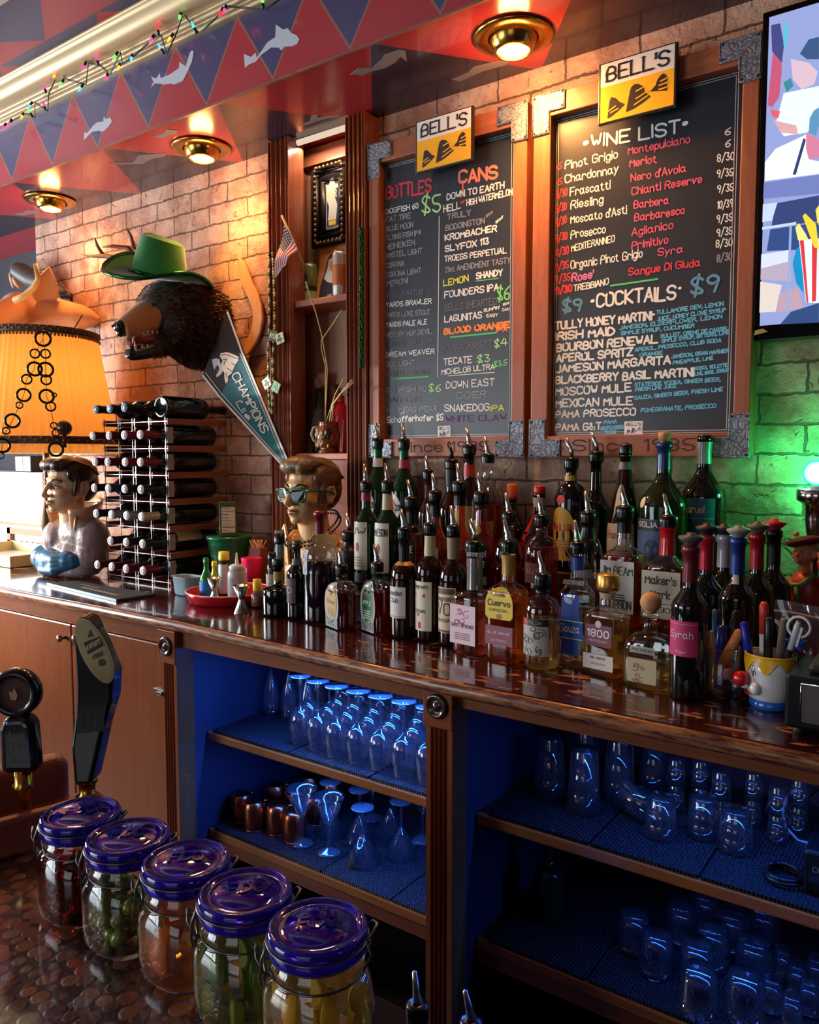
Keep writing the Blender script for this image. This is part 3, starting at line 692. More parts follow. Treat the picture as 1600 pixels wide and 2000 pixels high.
L2 = """C|w|15|112|WINE LIST|428,812,1015,712
C|r|9|62|6|200,955,228,950
C|w|8|72|Pinot Grigio|252,955,600,880
C|p|8|68|Montepulciano|672,857,1080,775
C|r|9|62|6|202,1060,230,1055
C|w|8|72|Chardonnay|252,1047,605,975
C|p|8|68|Merlot|682,942,860,908
C|r|8|66|8/30|192,1147,265,1130
C|w|8|72|Frascatti|285,1132,550,1083
C|p|8|68|Nero d'Avola|690,1037,1055,970
C|r|8|66|8/30|190,1242,260,1222
C|w|8|72|Riesling|290,1220,505,1178
C|p|8|68|Chianti Reserve|695,1127,1160,1043
C|r|8|66|8/30|192,1335,260,1312
C|w|8|72|Moscato d'Asti|290,1317,660,1250
C|p|8|68|Barbera|710,1217,940,1183
C|r|8|66|8/30|190,1440,265,1418
C|w|8|72|Prosecco|290,1417,520,1375
C|p|8|68|Barbaresco|715,1302,1045,1250
C|r|8|66|8/30|192,1535,275,1512
C|w|7|58|MEDITERANNEO|295,1502,580,1435
C|p|8|68|Aglianico|695,1397,970,1350
C|r|8|66|9/35|185,1632,275,1610
C|w|8|72|Organic Pinot Grigio|290,1617,765,1540
C|p|8|68|Primitivo|697,1487,935,1448
C|r|8|66|9/35|187,1712,285,1690
C|pk|10|72|Rose'|297,1702,440,1678
C|p|8|66|Syra|870,1532,1035,1506
C|r|9|66|Sangue Di Giuda|675,1662,1150,1596
C|w|8|62|6|1317,727,1350,722
C|w|8|62|6|1320,807,1350,802
C|w|8|66|8/30|1265,907,1375,888
C|w|8|66|9/35|1262,1012,1368,997
C|w|8|66|9/35|1266,1112,1370,1097
C|w|8|66|10/39|1266,1220,1365,1203
C|w|8|66|9/35|1262,1312,1363,1298
C|w|8|66|9/35|1262,1402,1363,1388
C|w|8|66|8/30|1256,1477,1362,1462
C|g|8|66|8/30|1262,1572,1360,1555
D|r|13|66|8/30|192,187,295,165
D|w|8|56|TREBBIANO|310,167,540,120
D|b|18|112|$9|238,305,362,298
D|b|20|150|$9|1092,190,1270,168
D|w|17|122|COCKTAILS|462,272,985,215
D|w|14|76|TULLY HONEY MARTINI|190,420,825,355
D|c|7|38|TULLAMORE DEW, LEMON|860,320,1305,260
D|c|7|38|JUICE, HONEY CLOVE SYRUP|865,362,1320,302
D|w|15|76|IRISH MAID|192,492,580,455
D|c|7|38|JAMESON, ELDERFLOWER, LEMON|617,422,1295,345
D|c|7|36|SIMPLE SYRUP, CUCUMBER|625,457,1110,405
D|w|14|76|BOURBON RENEWAL|195,567,865,508
D|c|7|36|BULLEIT, CREME DE CASSIS,|890,477,1335,425
D|c|7|36|SIMPLE SYRUP, BITTERS, LIME|895,508,1342,450
D|w|14|74|APEROL SPRITZ|195,637,700,593
D|c|7|36|APEROL, PROSECCO, CLUB SODA|717,567,1290,503
D|c|7|34|ORANGE|750,600,900,585
D|w|14|74|JAMESON MARGARITA|195,707,950,645
D|c|7|36|JAMESON, GRAN MARNIER|960,612,1342,572
D|c|7|34|PINEAPPLE, LIME|970,652,1235,620
D|w|14|74|BLACKBERRY BASIL MARTINI|190,780,1105,728
D|c|7|34|VODKA, VIOLETTE|1115,692,1330,668
D|c|7|34|LIME, BASIL SYRUP|1115,727,1338,700
D|w|12|74|MOSCOW MULE|190,860,690,830
D|c|7|36|STATESIDE VODKA, GINGER BEER,|717,800,1285,763
D|c|7|34|FRESH LIME JUICE|720,832,990,805
D|w|12|74|MEXICAN MULE|190,937,700,918
D|c|7|36|SAUZA, GINGER BEER, FRESH LIME|715,887,1300,828
D|w|11|66|PAMA PROSECCO|190,1007,720,988
D|c|7|38|POMEGRANATE, PROSECCO|757,970,1255,940
D|w|11|66|PAMA G&T|190,1092,490,1085
D|c|7|34|PAMA|510,1050,595,1042
D|c|7|34|BEEFEATERS|490,1090,640,1080
D|c|7|28|TONIC|515,1115,590,1110"""
RULES1 = [('A', 'o', 14, [(905, 770), (912, 900)]), ('A', 'gn', 8, [(1020, 1640), (1215, 1616)]), ('A', 'w', 7, [(703, 1080), (690, 2470)]), ('B', 'gn', 13, [(290, 890), (610, 870)]),
          ('B', 'gn', 14, [(800, 528), (1195, 488)]), ('B', 'w', 6, [(785, 862), (1180, 832)]), ('B', 'w', 9, [(372, 1190), (376, 1182)]), ('B', 'w', 9, [(392, 1190), (396, 1182)])]
RULES2 = [('C', 'w', 30, [(384, 782), (396, 778)]), ('C', 'w', 30, [(1044, 652), (1056, 648)]), ('D', 'gn', 12, [(555, 130), (865, 85)]), ('D', 'w', 22, [(430, 232), (438, 230)]), ('D', 'w', 18, [(1012, 146), (1018, 145)]), ('D', 'w', 14, [(838, 322), (844, 320)])]
def fl(u, v): return (u, PY, v)
def board(label, x0, x1, z0, z1, lines, rules, engraved, tagpx):
    t = thing('menu_board', label, 'menu board', ((x0 + x1) / 2, 2.118, z0), 0, 'framed chalk menu boards')
    fb, ft = 0.058, 0.060; yf = 2.052; first = x0 < -1.3
    fl_, fr_ = ony(752 if first else 1081, 600, 2.084).x - x0, x1 - ony(1000 if first else 1438, 600, yf).x
    for a, c in ((x0, x0 + fl_), (x1 - fr_, x1)): part('frame_stile', FRAMEZ, lambda b: b.box(a, c, yf, 2.117, z0 + 0.001, z1 - 0.001), t, bevel=0.003)
    for a, c in ((z0, z0 + fb), (z1 - ft, z1)):
        rail = part('frame_rail', FRAMEX, lambda b: b.box(x0 + fl_ - 0.004, x1 - fr_ + 0.004, yf + 0.0015, 2.116, a, c), t, bevel=0.003)
    part('slate', SLATE, lambda b: b.box(x0 + fl_ - 0.003, x1 - fr_ + 0.003, 2.0845, 2.112, z0 + fb - 0.003, z1 - ft + 0.003), t)
    bl = MB(); ins = 0.004
    for k in (ins, ins + 0.006):
        q = [(x0 + fl_ + k, z0 + fb + k), (x1 - fr_ - .012 - k, z0 + fb + k), (x1 - fr_ - .012 - k, z1 - ft - k), (x0 + fl_ + k, z1 - ft - k)]
        for a, c in zip(q, q[1:] + q[:1]): ribbon(bl, [a, c], 0.0018, fl)
    bl.build('border_line', col((190, 188, 180), 0.6), t, w=True)
    groups = {}
    for s in lines.split('\n'):
        c, k, wd, h, txt, q = s.split('|'); q = [float(a) for a in q.split(',')]
        a = ony(*px_(c, q[0], q[1]), PY); e = ony(*px_(c, q[2], q[3]), PY); s_ = CROPS[c][2]
        mm = mpp((a + e) / 2) * 1.0
        letters(groups.setdefault(k, MB()), txt, fl, a.x, a.z, e.x, e.z, (float(h) * 0.82 - float(wd) * .9) / s_ * mm, float(wd) / s_ * mm * .92, 0.05)
    for c, k, wd, pts in rules:
        P = [ony(*px_(c, *p), PY) for p in pts]; s_ = CROPS[c][2]
        ribbon(groups.setdefault(k, MB()), [(p.x, p.z) for p in P], float(wd) / s_ * mpp(P[0]), fl)
    for k, g in groups.items(): g.build(CN[k], col(CHALK[k], 0.7), t, w=True)
    # pressed metal corner plates with four black screws each
    aw, al = 0.052, 0.098
    for sx, sz in ((0, 0), (1, 0), (0, 1), (1, 1)):
        cx, cz = (x1, z1)[0] if sx else x0, z1 if sz else z0
        dx, dz = (-1 if sx else 1), (-1 if sz else 1)
        L = [(0, 0), (al, 0), (al, aw), (aw, aw), (aw, al * 1.12), (0, al * 1.12)]
        cx -= dx * 0.003; cz -= dz * 0.003
        P = MB(); P.prism(L, lambda u, v: (cx + dx * u, yf - 0.004, cz + dz * v), (0, 0.004, 0)); pl_ = P.build('corner_plate', PEWTER, t, w=True, bevel=0.0012)
        for u, v in ((0.008, 0.008), (al - 0.008, 0.008), (al - 0.008, aw - 0.008), (0.008, al * 1.12 - 0.008), (aw - 0.008, al * 1.12 - 0.008)): simple('screw', BLACK, lambda b: b.ell((cx + dx * u, yf - 0.004, cz + dz * v), (0.0035, 0.002, 0.0035), 8, 5), pl_, w=True)
        R_ = MB()   # raised rim
        q = [(cx + dx * u, cz + dz * v) for u, v in ((0.003, 0.003), (al - 0.003, 0.003), (al - 0.003, aw - 0.003), (aw - 0.003, aw - 0.003), (aw - 0.003, al * 1.12 - 0.003), (0.003, al * 1.12 - 0.003))]
        R_.tube([(u, yf - 0.0045, v) for u, v in q], 0.0013, 6, True); R_.build('raised_rim', PEWTER, pl_, w=True)
    en = MB()
    fe = lambda u, v: (u, yf + 0.0008, v)
    xm = (x0 + x1) / 2
    letters(en, engraved, fe, xm - 0.165, z0 + 0.016, xm + 0.165, z0 + 0.016, 0.030, 0.0036, 0, 0.4)
    for sx in (-1, 1):
        for k in range(2): en.tube([fe(xm + sx * 0.20 + 0.008 * cos(a), z0 + 0.021 + 0.02 * k + 0.006 * sin(a)) for a in [i * 0.9 for i in range(6)]], 0.0012, 5)
    en.build('engraving', mat('burnt_engraving', (62, 28, 18), 0.7), t, w=True)
    # small printed maker's plate on the slate
    c, a0, b0, a1, b1 = tagpx; p = ony(*px_(c, a0, b1), PY); q = ony(*px_(c, a1, b0), PY)
    bells(t, p.x, q.x, p.z, q.z, PY, (232, 232, 228), (232, 232, 228), 0)
    return t
BELLS = ['525,590 530,510 538,430 548,408 575,425 600,470 632,500 590,545 545,580', '640,575 650,490 662,400 670,365 690,348 715,358 745,395 750,440 765,462 786,493 740,530 690,560', '783,450 815,410 825,365 840,340 858,325 875,345 880,390 880,440 882,482 850,470']
CUTS = [[(545, 545), (590, 525)], [(535, 525), (575, 498)], [(700, 480), (770, 440)], [(690, 530), (770, 480)], [(700, 415), (750, 395)], [(835, 420), (885, 412)], [(835, 455), (885, 452)], [(845, 388), (880, 375)]]
def bells(t, x0, x1, z0, z1, y, top, low, border):
    W, H = x1 - x0, z1 - z0
    def m(u, v): return x0 + W * u, z0 + H * v
    b = MB(); b.prism([m(0, 0), m(1, 0), m(1, 1), m(0, 1)], lambda u, v: (u, y, v), (0, 0.002 if not border else 0.012, 0))
    pl_ = b.build('sign_plate' if border else 'printed_plate', mat('sign_border', (44, 32, 26), 0.35) if border else col(top), t, w=True, bevel=0.003 if border else 0)
    yy = y - 0.0006
    g = 0.035 if border else 0.04
    for nm, r0, r1, c in (('white_field', 0.60, 1 - g * 0.8, top), ('lower_field', g * 0.8, 0.60, low)):
        b = MB(); b.prism([m(g, r0), m(1 - g, r0), m(1 - g, r1), m(g, r1)], lambda u, v: (u, yy, v), (0, 0.0006, 0)); b.build(nm, col(c, 0.4), pl_, w=True)
    tx = MB(); fz = lambda u, v: (u, yy - 0.0008, v)
    a = m(0.08 + g, 0.675); e = m(0.93 - g, 0.675)
    letters(tx, "BELL'S", fz, a[0], a[1], e[0], e[1], H * 0.225, W * 0.026, 0, 0.55); tx.build('lettering', col((34, 26, 22), 0.4), pl_, w=True)
    bb = MB()
    def q(x, yy_): return m(0.09 + 0.82 * (x - 505) / (895 - 505), 0.055 + 0.515 * (600 - yy_) / (600 - 318))
    for s in BELLS: bb.prism([q(*(float(k) for k in w_.split(','))) for w_ in s.split()], lambda u, v: (u, yy - 0.0008, v), (0, 0.0008, 0))
    bb.build('bell_emblem', col((48, 34, 26), 0.4), pl_, w=True)
    cc = MB()
    for s in CUTS: ribbon(cc, [q(*k) for k in s], W * 0.016, lambda u, v: (u, yy - 0.0012, v))
    cc.build('emblem_stripe', col(low, 0.4), pl_, w=True)  # printed stripes in the field colour, crossing the bells
board('framed chalk menu listing bottles and cans of beer, next to the niche', -1.621, -1.050, 1.420, 2.421, L1, RULES1, 'Since 1985', ('B', 690, 1295, 800, 1395))
board('framed chalk menu of wines and cocktails next to the television', -1.030, -0.437, 1.420, 2.421, L2, RULES2, 'Since 1985', ('D', 645, 1030, 770, 1120))
for lab, x0, x1, z0, z1 in (('yellow and white sign with three bells over the beer menu', -1.420, -1.214, 2.288, 2.442), ('yellow and white sign with three bells over the wine menu', -0.832, -0.626, 2.292, 2.448)):
    t = thing('bell_sign', lab, 'sign', ((x0 + x1) / 2, 2.05, z0), 0, 'brewery signs above the menus')
    bells(t, x0, x1, z0, z1, 2.030, (226, 222, 216), (238, 178, 34), 1)
    part('hanger', BLACK, lambda b: b.box(x0 + 0.04, x1 - 0.04, 2.0425, 2.0515, z0 + 0.03, z1 - 0.005), t)

# ------------------------------------------------------------------ television
tv = thing('television', 'black wall television showing a bright stadium crowd and a carton of fries', 'television', (0.0, WY, 1.70))
TY = 2.030
tx0, tx1, tz0, tz1 = -0.430, 0.62, 1.698, 2.452
part('casing', BLACK, lambda b: b.box(tx0, tx1, TY + 0.004, 2.085, tz0, tz1), tv, bevel=0.006)
part('bezel', mat('piano_black', (8, 8, 10), 0.12), lambda b: (b.box(tx0, tx0 + 0.014, TY, TY + 0.01, tz0, tz1), b.box(tx1 - 0.014, tx1, TY, TY + 0.01, tz0, tz1), b.box(tx0, tx1, TY, TY + 0.01, tz1 - 0.014, tz1), b.box(tx0, tx1, TY, TY + 0.01, tz0, tz0 + 0.034)), tv, bevel=0.002)
part('wall_bracket', BLACK, lambda b: b.box(-0.1, 0.3, 2.086, 2.119, 1.9, 2.3), tv)
scr = part('screen', glow('screen_lavender', (150, 162, 214), 1.0), lambda b: b.box(tx0 + 0.013, tx1 - 0.013, TY + 0.001, TY + 0.006, tz0 + 0.032, tz1 - 0.013), tv)
TVP = [((196, 90, 120), '200,285 245,290 250,400 235,540 195,600 170,585'), ((70, 74, 130), '190,140 240,130 262,250 250,350 195,285'), ((220, 190, 205), '300,330 400,350 450,400 430,470 360,500 310,440'), ((60, 90, 130), '350,300 400,220 457,205 457,330 390,330'),
       ((232, 240, 250), '260,520 457,480 457,660 390,740 260,760 215,690'), ((96, 190, 210), '262,110 290,160 275,280 258,250'), ((60, 140, 150), '258,460 300,435 315,480 275,515'), ((238, 244, 250), '155,905 215,830 385,750 405,890 457,900 457,970 155,1010'), ((96, 150, 190), '405,660 430,615 457,600 457,700 440,760 400,740'), ((214, 130, 160), '385,740 430,760 457,780 457,880 400,890 385,830'), ((228, 96, 110), '185,610 240,620 230,660 195,650'), ((222, 170, 170), '200,670 330,700 340,750 250,740'),
       ((50, 66, 110), '370,770 384,780 328,975 310,975'), ((116, 128, 190), '150,1020 457,975 457,1080 145,1110'), ((58, 70, 120), '215,1135 457,1090 457,1235 190,1270'), ((200, 214, 240), '140,1140 225,1130 195,1230 140,1240'), ((56, 78, 132), '185,1280 457,1240 457,1390 165,1400'), ((216, 224, 244), '130,1420 290,1395 285,1460 125,1500'), ((186, 170, 190), '125,1500 300,1460 300,1570 122,1560'), ((226, 214, 206), '122,1570 250,1590 215,1740 112,1745'), ((190, 160, 176), '215,1745 235,1640 340,1600 370,1720'),
       ((196, 216, 240), '140,1268 330,1238 330,1252 140,1282'), ((150, 170, 220), '292,1260 306,1258 288,1730 276,1732'), ((54, 78, 128), '240,1810 300,1740 457,1690 457,1800'), ((30, 144, 200), '310,1470 330,1390 360,1360 372,1640 330,1580'), ((236, 238, 238), '345,1340 457,1330 457,1690 385,1690'), ((222, 60, 70), '350,1342 372,1340 398,1690 388,1690'), ((222, 60, 70), '418,1336 448,1334 440,1680 418,1684'), ((246, 232, 140), '325,1270 345,1245 380,1300 400,1340 340,1340'), ((244, 214, 60), '365,1205 380,1190 440,1250 457,1390 430,1380'), ((248, 226, 90), '438,1170 457,1145 457,1260 448,1240')]
for i, (c, s) in enumerate(TVP):
    b = MB(); b.prism([tuple(float(k) for k in q.split(',')) for q in s.split()], lambda u, v: ony(1440 + u / 2.857, v / 2.857, TY + 0.0008 - i * 0.00004), (0, 0.0004, 0))
    b.build('screen_picture', glow('screen_%d_%d_%d' % c, c, 1.0), scr, w=True)
part('maker_badge', mat('gilt_badge', (200, 170, 90), 0.3, 0.7), lambda b: b.prism([(0, 0), (0.03, 0.006), (0.02, 0.014), (0.002, 0.012)], lambda u, v: (tx0 + 0.002 + u, TY - 0.001, tz0 + 0.012 + v), (0, 0.001, 0)), tv)

# ------------------------------------------------------------------ things in the niche
NYB = 2.203
def npx(c4, y): return ony(400 + c4[0] / 2.858, 230 + c4[1] / 2.858, y)
fr = thing('picture_frame', 'ornate dark frame around a blue picture card in the top of the niche', 'framed picture', npx((690, 720), 2.17))
a = npx((596, 690), 2.165); e = npx((800, 240), 2.165)
ORN = mat('ornate_frame', (52, 38, 26), 0.35, 0.4)
x0, x1, z0, z1 = a.x, min(e.x, -1.712), 2.185, e.z
for k, (d, y) in enumerate(((0.0, 2.180), (0.022, 2.168), (0.045, 2.182))):
    b = MB(); q = [(x0 + d, z0 + d), (x1 - d, z0 + d), (x1 - d, z1 - d), (x0 + d, z1 - d)]
    b.tube([(u, y, v) for u, v in q], 0.012, 8, True); b.build('frame_moulding', ORN, fr, w=True)
b = MB()
for (p, q) in (((x0, z0), (x1, z0)), ((x1, z0), (x1, z1)), ((x1, z1), (x0, z1)), ((x0, z1), (x0, z0))):
    n_ = int(hypot(p[0] - q[0], p[1] - q[1]) / 0.018)
    for i in range(n_):
        f_ = (i + 0.5) / n_; cx, cz = p[0] + (q[0] - p[0]) * f_, p[1] + (q[1] - p[1]) * f_
        cx += 0.024 * (1 if cx < (x0 + x1) / 2 - 0.06 else -1 if cx > (x0 + x1) / 2 + 0.06 else 0); b.ell((cx, 2.158, cz), (0.007, 0.007, 0.008), 8, 6)
b.build('frame_beading', mat('gilt_bead', (104, 78, 48), 0.3, 0.7), fr, w=True)
part('backing', mat('frame_backing', (30, 24, 20), 0.7), lambda b: b.box(x0, x1, 2.189, 2.201, z0, z1), fr)
part('mount', col((206, 196, 170)), lambda b: b.box(x0 + 0.05, x1 - 0.05, 2.183, 2.190, z0 + 0.05, z1 - 0.05), fr)
cd_ = part('card', col((40, 46, 92)), lambda b: b.box(x0 + 0.062, x1 - 0.062, 2.180, 2.184, z0 + 0.06, z1 - 0.075), fr)
b = MB(); letters(b, 'ROVER', lambda u, v: (u, 2.1793, v), x0 + 0.066, z1 - 0.105, x1 - 0.066, z1 - 0.105, 0.026, 0.004); b.build('lettering', col((216, 200, 160)), cd_, w=True)
xm = (x0 + x1) / 2
b = MB(); b.prism([(-.02, .05), (.018, .05), (.024, .1), (.012, .13), (.018, .17), (.004, .2), (-.012, .19), (-.008, .16), (-.03, .18), (-.024, .12), (-.014, .1)], lambda u, v: (xm + u, 2.1793, z0 + 0.03 + v), (0, 0.0006, 0)); b.build('figure', col((216, 204, 178)), cd_, w=True)
b = MB(); b.box(x0 + 0.07, x1 - 0.07, 2.179, 2.1805, z0 + 0.062, z0 + 0.078); b.build('caption_band', col((224, 190, 60)), cd_, w=True)

def can(name, label, p, r, h, c, bands, cat='can', rim=True):
    t = thing(name, label, cat, p)
    simple('body', mat('can_%d_%d_%d' % c, c, 0.3, 0.35), lambda b: b.lathe([(0, 0.002), (r * .8, 0), (r * .85, 0.002), (r, 0.012), (r, h - 0.014), (r * .84, h - 0.002)], 28), t)
    if rim: simple('lid_rim', STEEL, lambda b: b.lathe([(r * .84, h - 0.002), (r * .86, h), (r * .8, h), (r * .78, h - 0.005), (0, h - 0.005)], 28), t)
    for nm, z0, z1, cc, a0, a1 in bands: simple(nm, col(cc, 0.4), lambda b: patch(b, r + 0.0005, z0, z1, radians(a0), radians(a1)), t)
    return t
def patch(b, r, z0, z1, a0, a1, n=14, ell=False):
    if not ell: b.grid(lambda u, v: (r * cos(a0 + (a1 - a0) * u), r * sin(a0 + (a1 - a0) * u), z0 + (z1 - z0) * v), n, 2)
    else:
        am, ah, zm, zh = (a0 + a1) / 2, (a1 - a0) / 2, (z0 + z1) / 2, (z1 - z0) / 2
        P = [(r * cos(am), r * sin(am), zm)] + [(r * cos(am + ah * cos(t_)), r * sin(am + ah * cos(t_)), zm + zh * sin(t_)) for t_ in [2 * pi * i / 26 for i in range(26)]]
        for f_ in (0.5,): P += [(r * cos(am + ah * f_ * cos(t_)), r * sin(am + ah * f_ * cos(t_)), zm + zh * f_ * sin(t_)) for t_ in [2 * pi * i / 26 for i in range(26)]]
        fs = [(0, 27 + i, 27 + (i + 1) % 26) for i in range(26)] + [(27 + i, 1 + i, 1 + (i + 1) % 26, 27 + (i + 1) % 26) for i in range(26)]
        b.add(P, fs)
p = npx((584, 1010), 2.152); p.z = 1.9685
c_ = can('beer_can', 'green and gold tall beer can at the left end of the niche shelf', p, 0.031, 0.148, (112, 116, 62), [('label_band', 0.05, 0.066, (40, 34, 26), -170, 10), ('lower_label', 0.008, 0.046, (190, 184, 110), -170, 10)])
simple('emblem', col((60, 40, 28)), lambda b: patch(b, 0.0318, 0.074, 0.112, radians(-115), radians(-55), ell=True), c_)
b = MB(); letters(b, 'LAGER', lambda u, v: (0.0322 * cos(radians(-88) + u / 0.0322), 0.0322 * sin(radians(-88) + u / 0.0322), v), -0.018, 0.054, 0.018, 0.054, 0.009, 0.0022); b.build('lettering', col((226, 210, 150)), c_)
p = npx((762, 985), 2.12); p = Vector((ony(664, 540, 2.112).x, 2.112, 1.9685))
c_ = can('slim_can', 'slim silver and orange can behind the right niche pilaster', p, 0.026, 0.158, (176, 170, 160), [('label_band', 0.04, 0.11, (190, 110, 50), -180, 0)])
ic = thing('devotional_picture', 'orange picture card of a veiled nun leaning at the back of the shelf', 'picture', (-1.86, 2.17, 1.9685))
a = npx((622, 1000), 2.155); e = npx((790, 718), 2.155); x0, x1 = a.x, -1.775
Z = 1.969; H = 0.200
def lean(u, v): return (u, 2.150 + 0.03 * (v - Z) / H, v)
b = MB(); b.prism([(x0, Z), (x1, Z), (x1, Z + H), (x0, Z + H)], lean, (0, 0.006, 0)); b.build('panel', col((206, 136, 72)), ic, w=True)
ic_c = x0 + 0.068
def dec(nm, c, pts, k):
    b = MB(); b.prism(pts, lambda u, v: Vector(lean(ic_c + u, Z + v)) - Vector((0, 0.0006 * k, 0)), (0, 0.0005, 0)); b.build(nm, col(c), ic, w=True)
dec('robe', (58, 50, 60), [(-.055, .004), (.055, .004), (.05, .07), (.035, .11), (.03, .15), (.018, .175), (0, .182), (-.018, .175), (-.03, .15), (-.036, .11), (-.05, .07)], 1)
dec('white_wimple', (226, 218, 208), [(-.036, .09), (-.02, .076), (0, .07), (.02, .076), (.036, .09), (.024, .125), (.022, .155), (0, .166), (-.022, .155), (-.024, .125)], 2)
dec('face', (206, 158, 128), [(.015 * cos(k * .5), .132 + .02 * sin(k * .5)) for k in range(12)], 3)
dec('paper', (226, 220, 204), [(.012, .01), (.04, .012), (.046, .055), (.018, .052)], 3)
dec('hands', (206, 158, 128), [(-.012, .012), (.008, .012), (.008, .03), (-.012, .03)], 3)

fg = thing('small_flag', 'small American flag on a stick in front of the niche can', 'flag', npx((545, 800), 2.03))
A_, B_, C_, D_ = npx((446, 592), 2.02), npx((518, 742), 2.02), npx((434, 836), 2.0), npx((384, 900), 2.0)
part('stick', col((150, 104, 62)), lambda b: b.tube([npx((430, 545), 2.02), npx((545, 802), 2.035), npx((560, 850), 2.06)], 0.004, 8), fg)
def fp(u, v, k=0):    # u along the fly, v down the hoist
    p = A_.lerp(B_, v).lerp(D_.lerp(C_, v), u); return p + Vector((0, 0.008 * sin(u * 7 + v * 2) - 0.0006 * k - 0.004, 0))
for nm, c, par in (('white_stripe', (222, 212, 204), 1), ('red_stripe', (178, 40, 48), 0)):
    b = MB()
    for i in range(13):
        if i % 2 == par: b.grid(lambda u, v: fp(u, (i + v) / 13), 10, 2)
    b.build(nm, col(c, 0.7), fg, w=True)
b = MB(); b.grid(lambda u, v: fp(u * 0.42, v * 7 / 13, 1.4), 6, 6); cn_ = b.build('canton', col((36, 40, 84), 0.7), fg, w=True)
b = MB()
for i in range(5):
    for j in range(6):
        q = fp(0.04 + 0.34 * (j / 5), (0.5 + i * 1.4) / 13, 2.4); b.add([q + Vector((0.0035 * cos(k * 1.257 + 1.57) * (1 if k2 else .45), 0, 0.0035 * sin(k * 1.257 + 1.57) * (1 if k2 else .45))) for k in [m_ * .5 for m_ in range(10)] for k2 in [int(k * 2) % 2 == 0]], [tuple(range(10))])
b.build('star', col((226, 222, 214), 0.7), cn_, w=True)

# lower niche shelf: stein with reeds, dark bottle with a paper top, leaning board, red bottle, wooden tool
NZ = 1.4325
st = thing('beer_stein', 'brown relief beer stein holding dried reeds on the lower niche shelf', 'stein', (ony(640, 870, 2.10).x, 2.10, NZ))
BRN = mat('brown_glaze', (128, 66, 30), 0.18, coat=0.6)
simple('body', BRN, lambda b: b.lathe([(0, 0.0), (0.033, 0), (0.034, 0.006), (0.026, 0.014), (0.028, 0.02), (0.040, 0.035), (0.043, 0.055), (0.040, 0.075), (0.033, 0.09), (0.032, 0.105), (0.034, 0.11), (0.030, 0.11), (0.028, 0.1), (0.0, 0.095)], 30), st)
rb = MB()
for i in range(26):
    a = radians(-150 + random.uniform(0, 110)); z = random.uniform(0.025, 0.085); rr = 0.0405 if z < .07 else 0.037
    rb.ell((rr * cos(a), rr * sin(a), z), (0.005, 0.005, random.uniform(.005, .011)), 8, 6)
rb.build('relief_figures', mat('cream_glaze', (198, 178, 140), 0.3), st)
rb = MB()
for i in range(6): rb.ell((0.0395 * cos(radians(-60 + i * 5)), 0.0395 * sin(radians(-60 + i * 5)), 0.058 + 0.008 * (i % 3)), (0.006, 0.006, 0.012), 8, 6)
rb.build('relief_panel', mat('black_glaze', (24, 18, 14), 0.3), st)
simple('handle', mat('cream_glaze', (198, 178, 140), 0.3), lambda b: b.tube([(-0.033, -0.008, 0.094), (-0.052, -0.016, 0.09), (-0.060, -0.018, 0.068), (-0.052, -0.014, 0.045), (-0.038, -0.008, 0.038)], 0.0055, 10), st)
for lab, pts, r in (('tallest dried reed arching up past the niche shelf', [(650, 800), (640, 720), (629, 655), (617, 610), (605, 575), (597, 550)], 0.0022), ('dried reed with a side branch bending to the right', [(651, 800), (636, 715), (628, 680), (628, 665), (652, 630), (668, 605)], 0.0018),
                    ('pale reed leaf arching right across the pilaster, upper of the bunch', [(637, 815), (650, 790), (665, 770), (688, 742)], 0.0032), ('pale reed leaf arching right, under the upper one', [(640, 818), (652, 788), (668, 768), (690, 747)], 0.0030), ('short reed pointing up toward the right niche edge', [(640, 818), (655, 770), (672, 738)], 0.0018)):
    b = MB(); P = [ony(x, y, 2.105 - 0.024 * i - (0.04 if x > 660 else 0)) for i, (x, y) in enumerate(pts)]; kk_ = 'tdpqs'.find(lab[0]) + len(lab) % 3; P[0] = Vector((st.location.x - .018 + .0085 * (len(lab) % 5), 2.10 + .004 * (len(lab) % 4), NZ + 0.098)); b.tube(P, r, 6)
    tag(b.build('dried_reed', mat('straw', (206, 178, 120), 0.6), org=P[0]), lab, 'reed', 'dried reeds in the stein')
bt = thing('dark_bottle', 'dark bottle with crumpled brown paper top behind the stein', 'bottle', (ony(627, 860, 2.160).x, 2.160, NZ))
simple('glass', mat('olive_glass', (34, 40, 34), 0.15), lambda b: b.lathe([(0, 0), (0.034, 0), (0.035, 0.004), (0.035, 0.12), (0.026, 0.16), (0.020, 0.175), (0.020, 0.235)], 24), bt)
b = MB()
for i in range(9): b.ell((random.uniform(-.016, .016), random.uniform(-.012, .012), 0.245 + random.uniform(0, .04)), (random.uniform(.012, .02), .015, random.uniform(.012, .022)), 7, 5)
b.build('paper_top', mat('brown_paper', (146, 104, 82), 0.8), bt, remesh=0.004)
simple('paper_wrap', mat('dull_wrap', (74, 62, 52), 0.8), lambda b: b.lathe([(0.036, 0.07), (0.040, 0.09), (0.037, 0.12), (0.030, 0.15), (0.024, 0.168)], 11), bt)
bd = thing('leaning_board', 'brown wooden board leaning in the left of the lower niche', 'board', (ony(590, 880, 2.13).x, 2.15, NZ))
b = MB(); q0 = ony(583, 885, 2.13); b.prism([(0.012, 0), (0.075, 0), (0.06, 0.2), (0.0, 0.205), (-0.008, 0.19)], lambda u, v: (q0.x + u, 2.119 + v * 0.30, NZ + 0.0008 + v), (0, 0.012, 0)); b.build('panel', wood('old_board', (96, 62, 48), (130, 92, 70), 'z', .5), bd, w=True, bevel=0.003)
rbx = thing('red_bottle', 'bright red bottle at the right edge of the lower niche', 'bottle', (ony(666, 800, 2.15).x, 2.15, NZ))
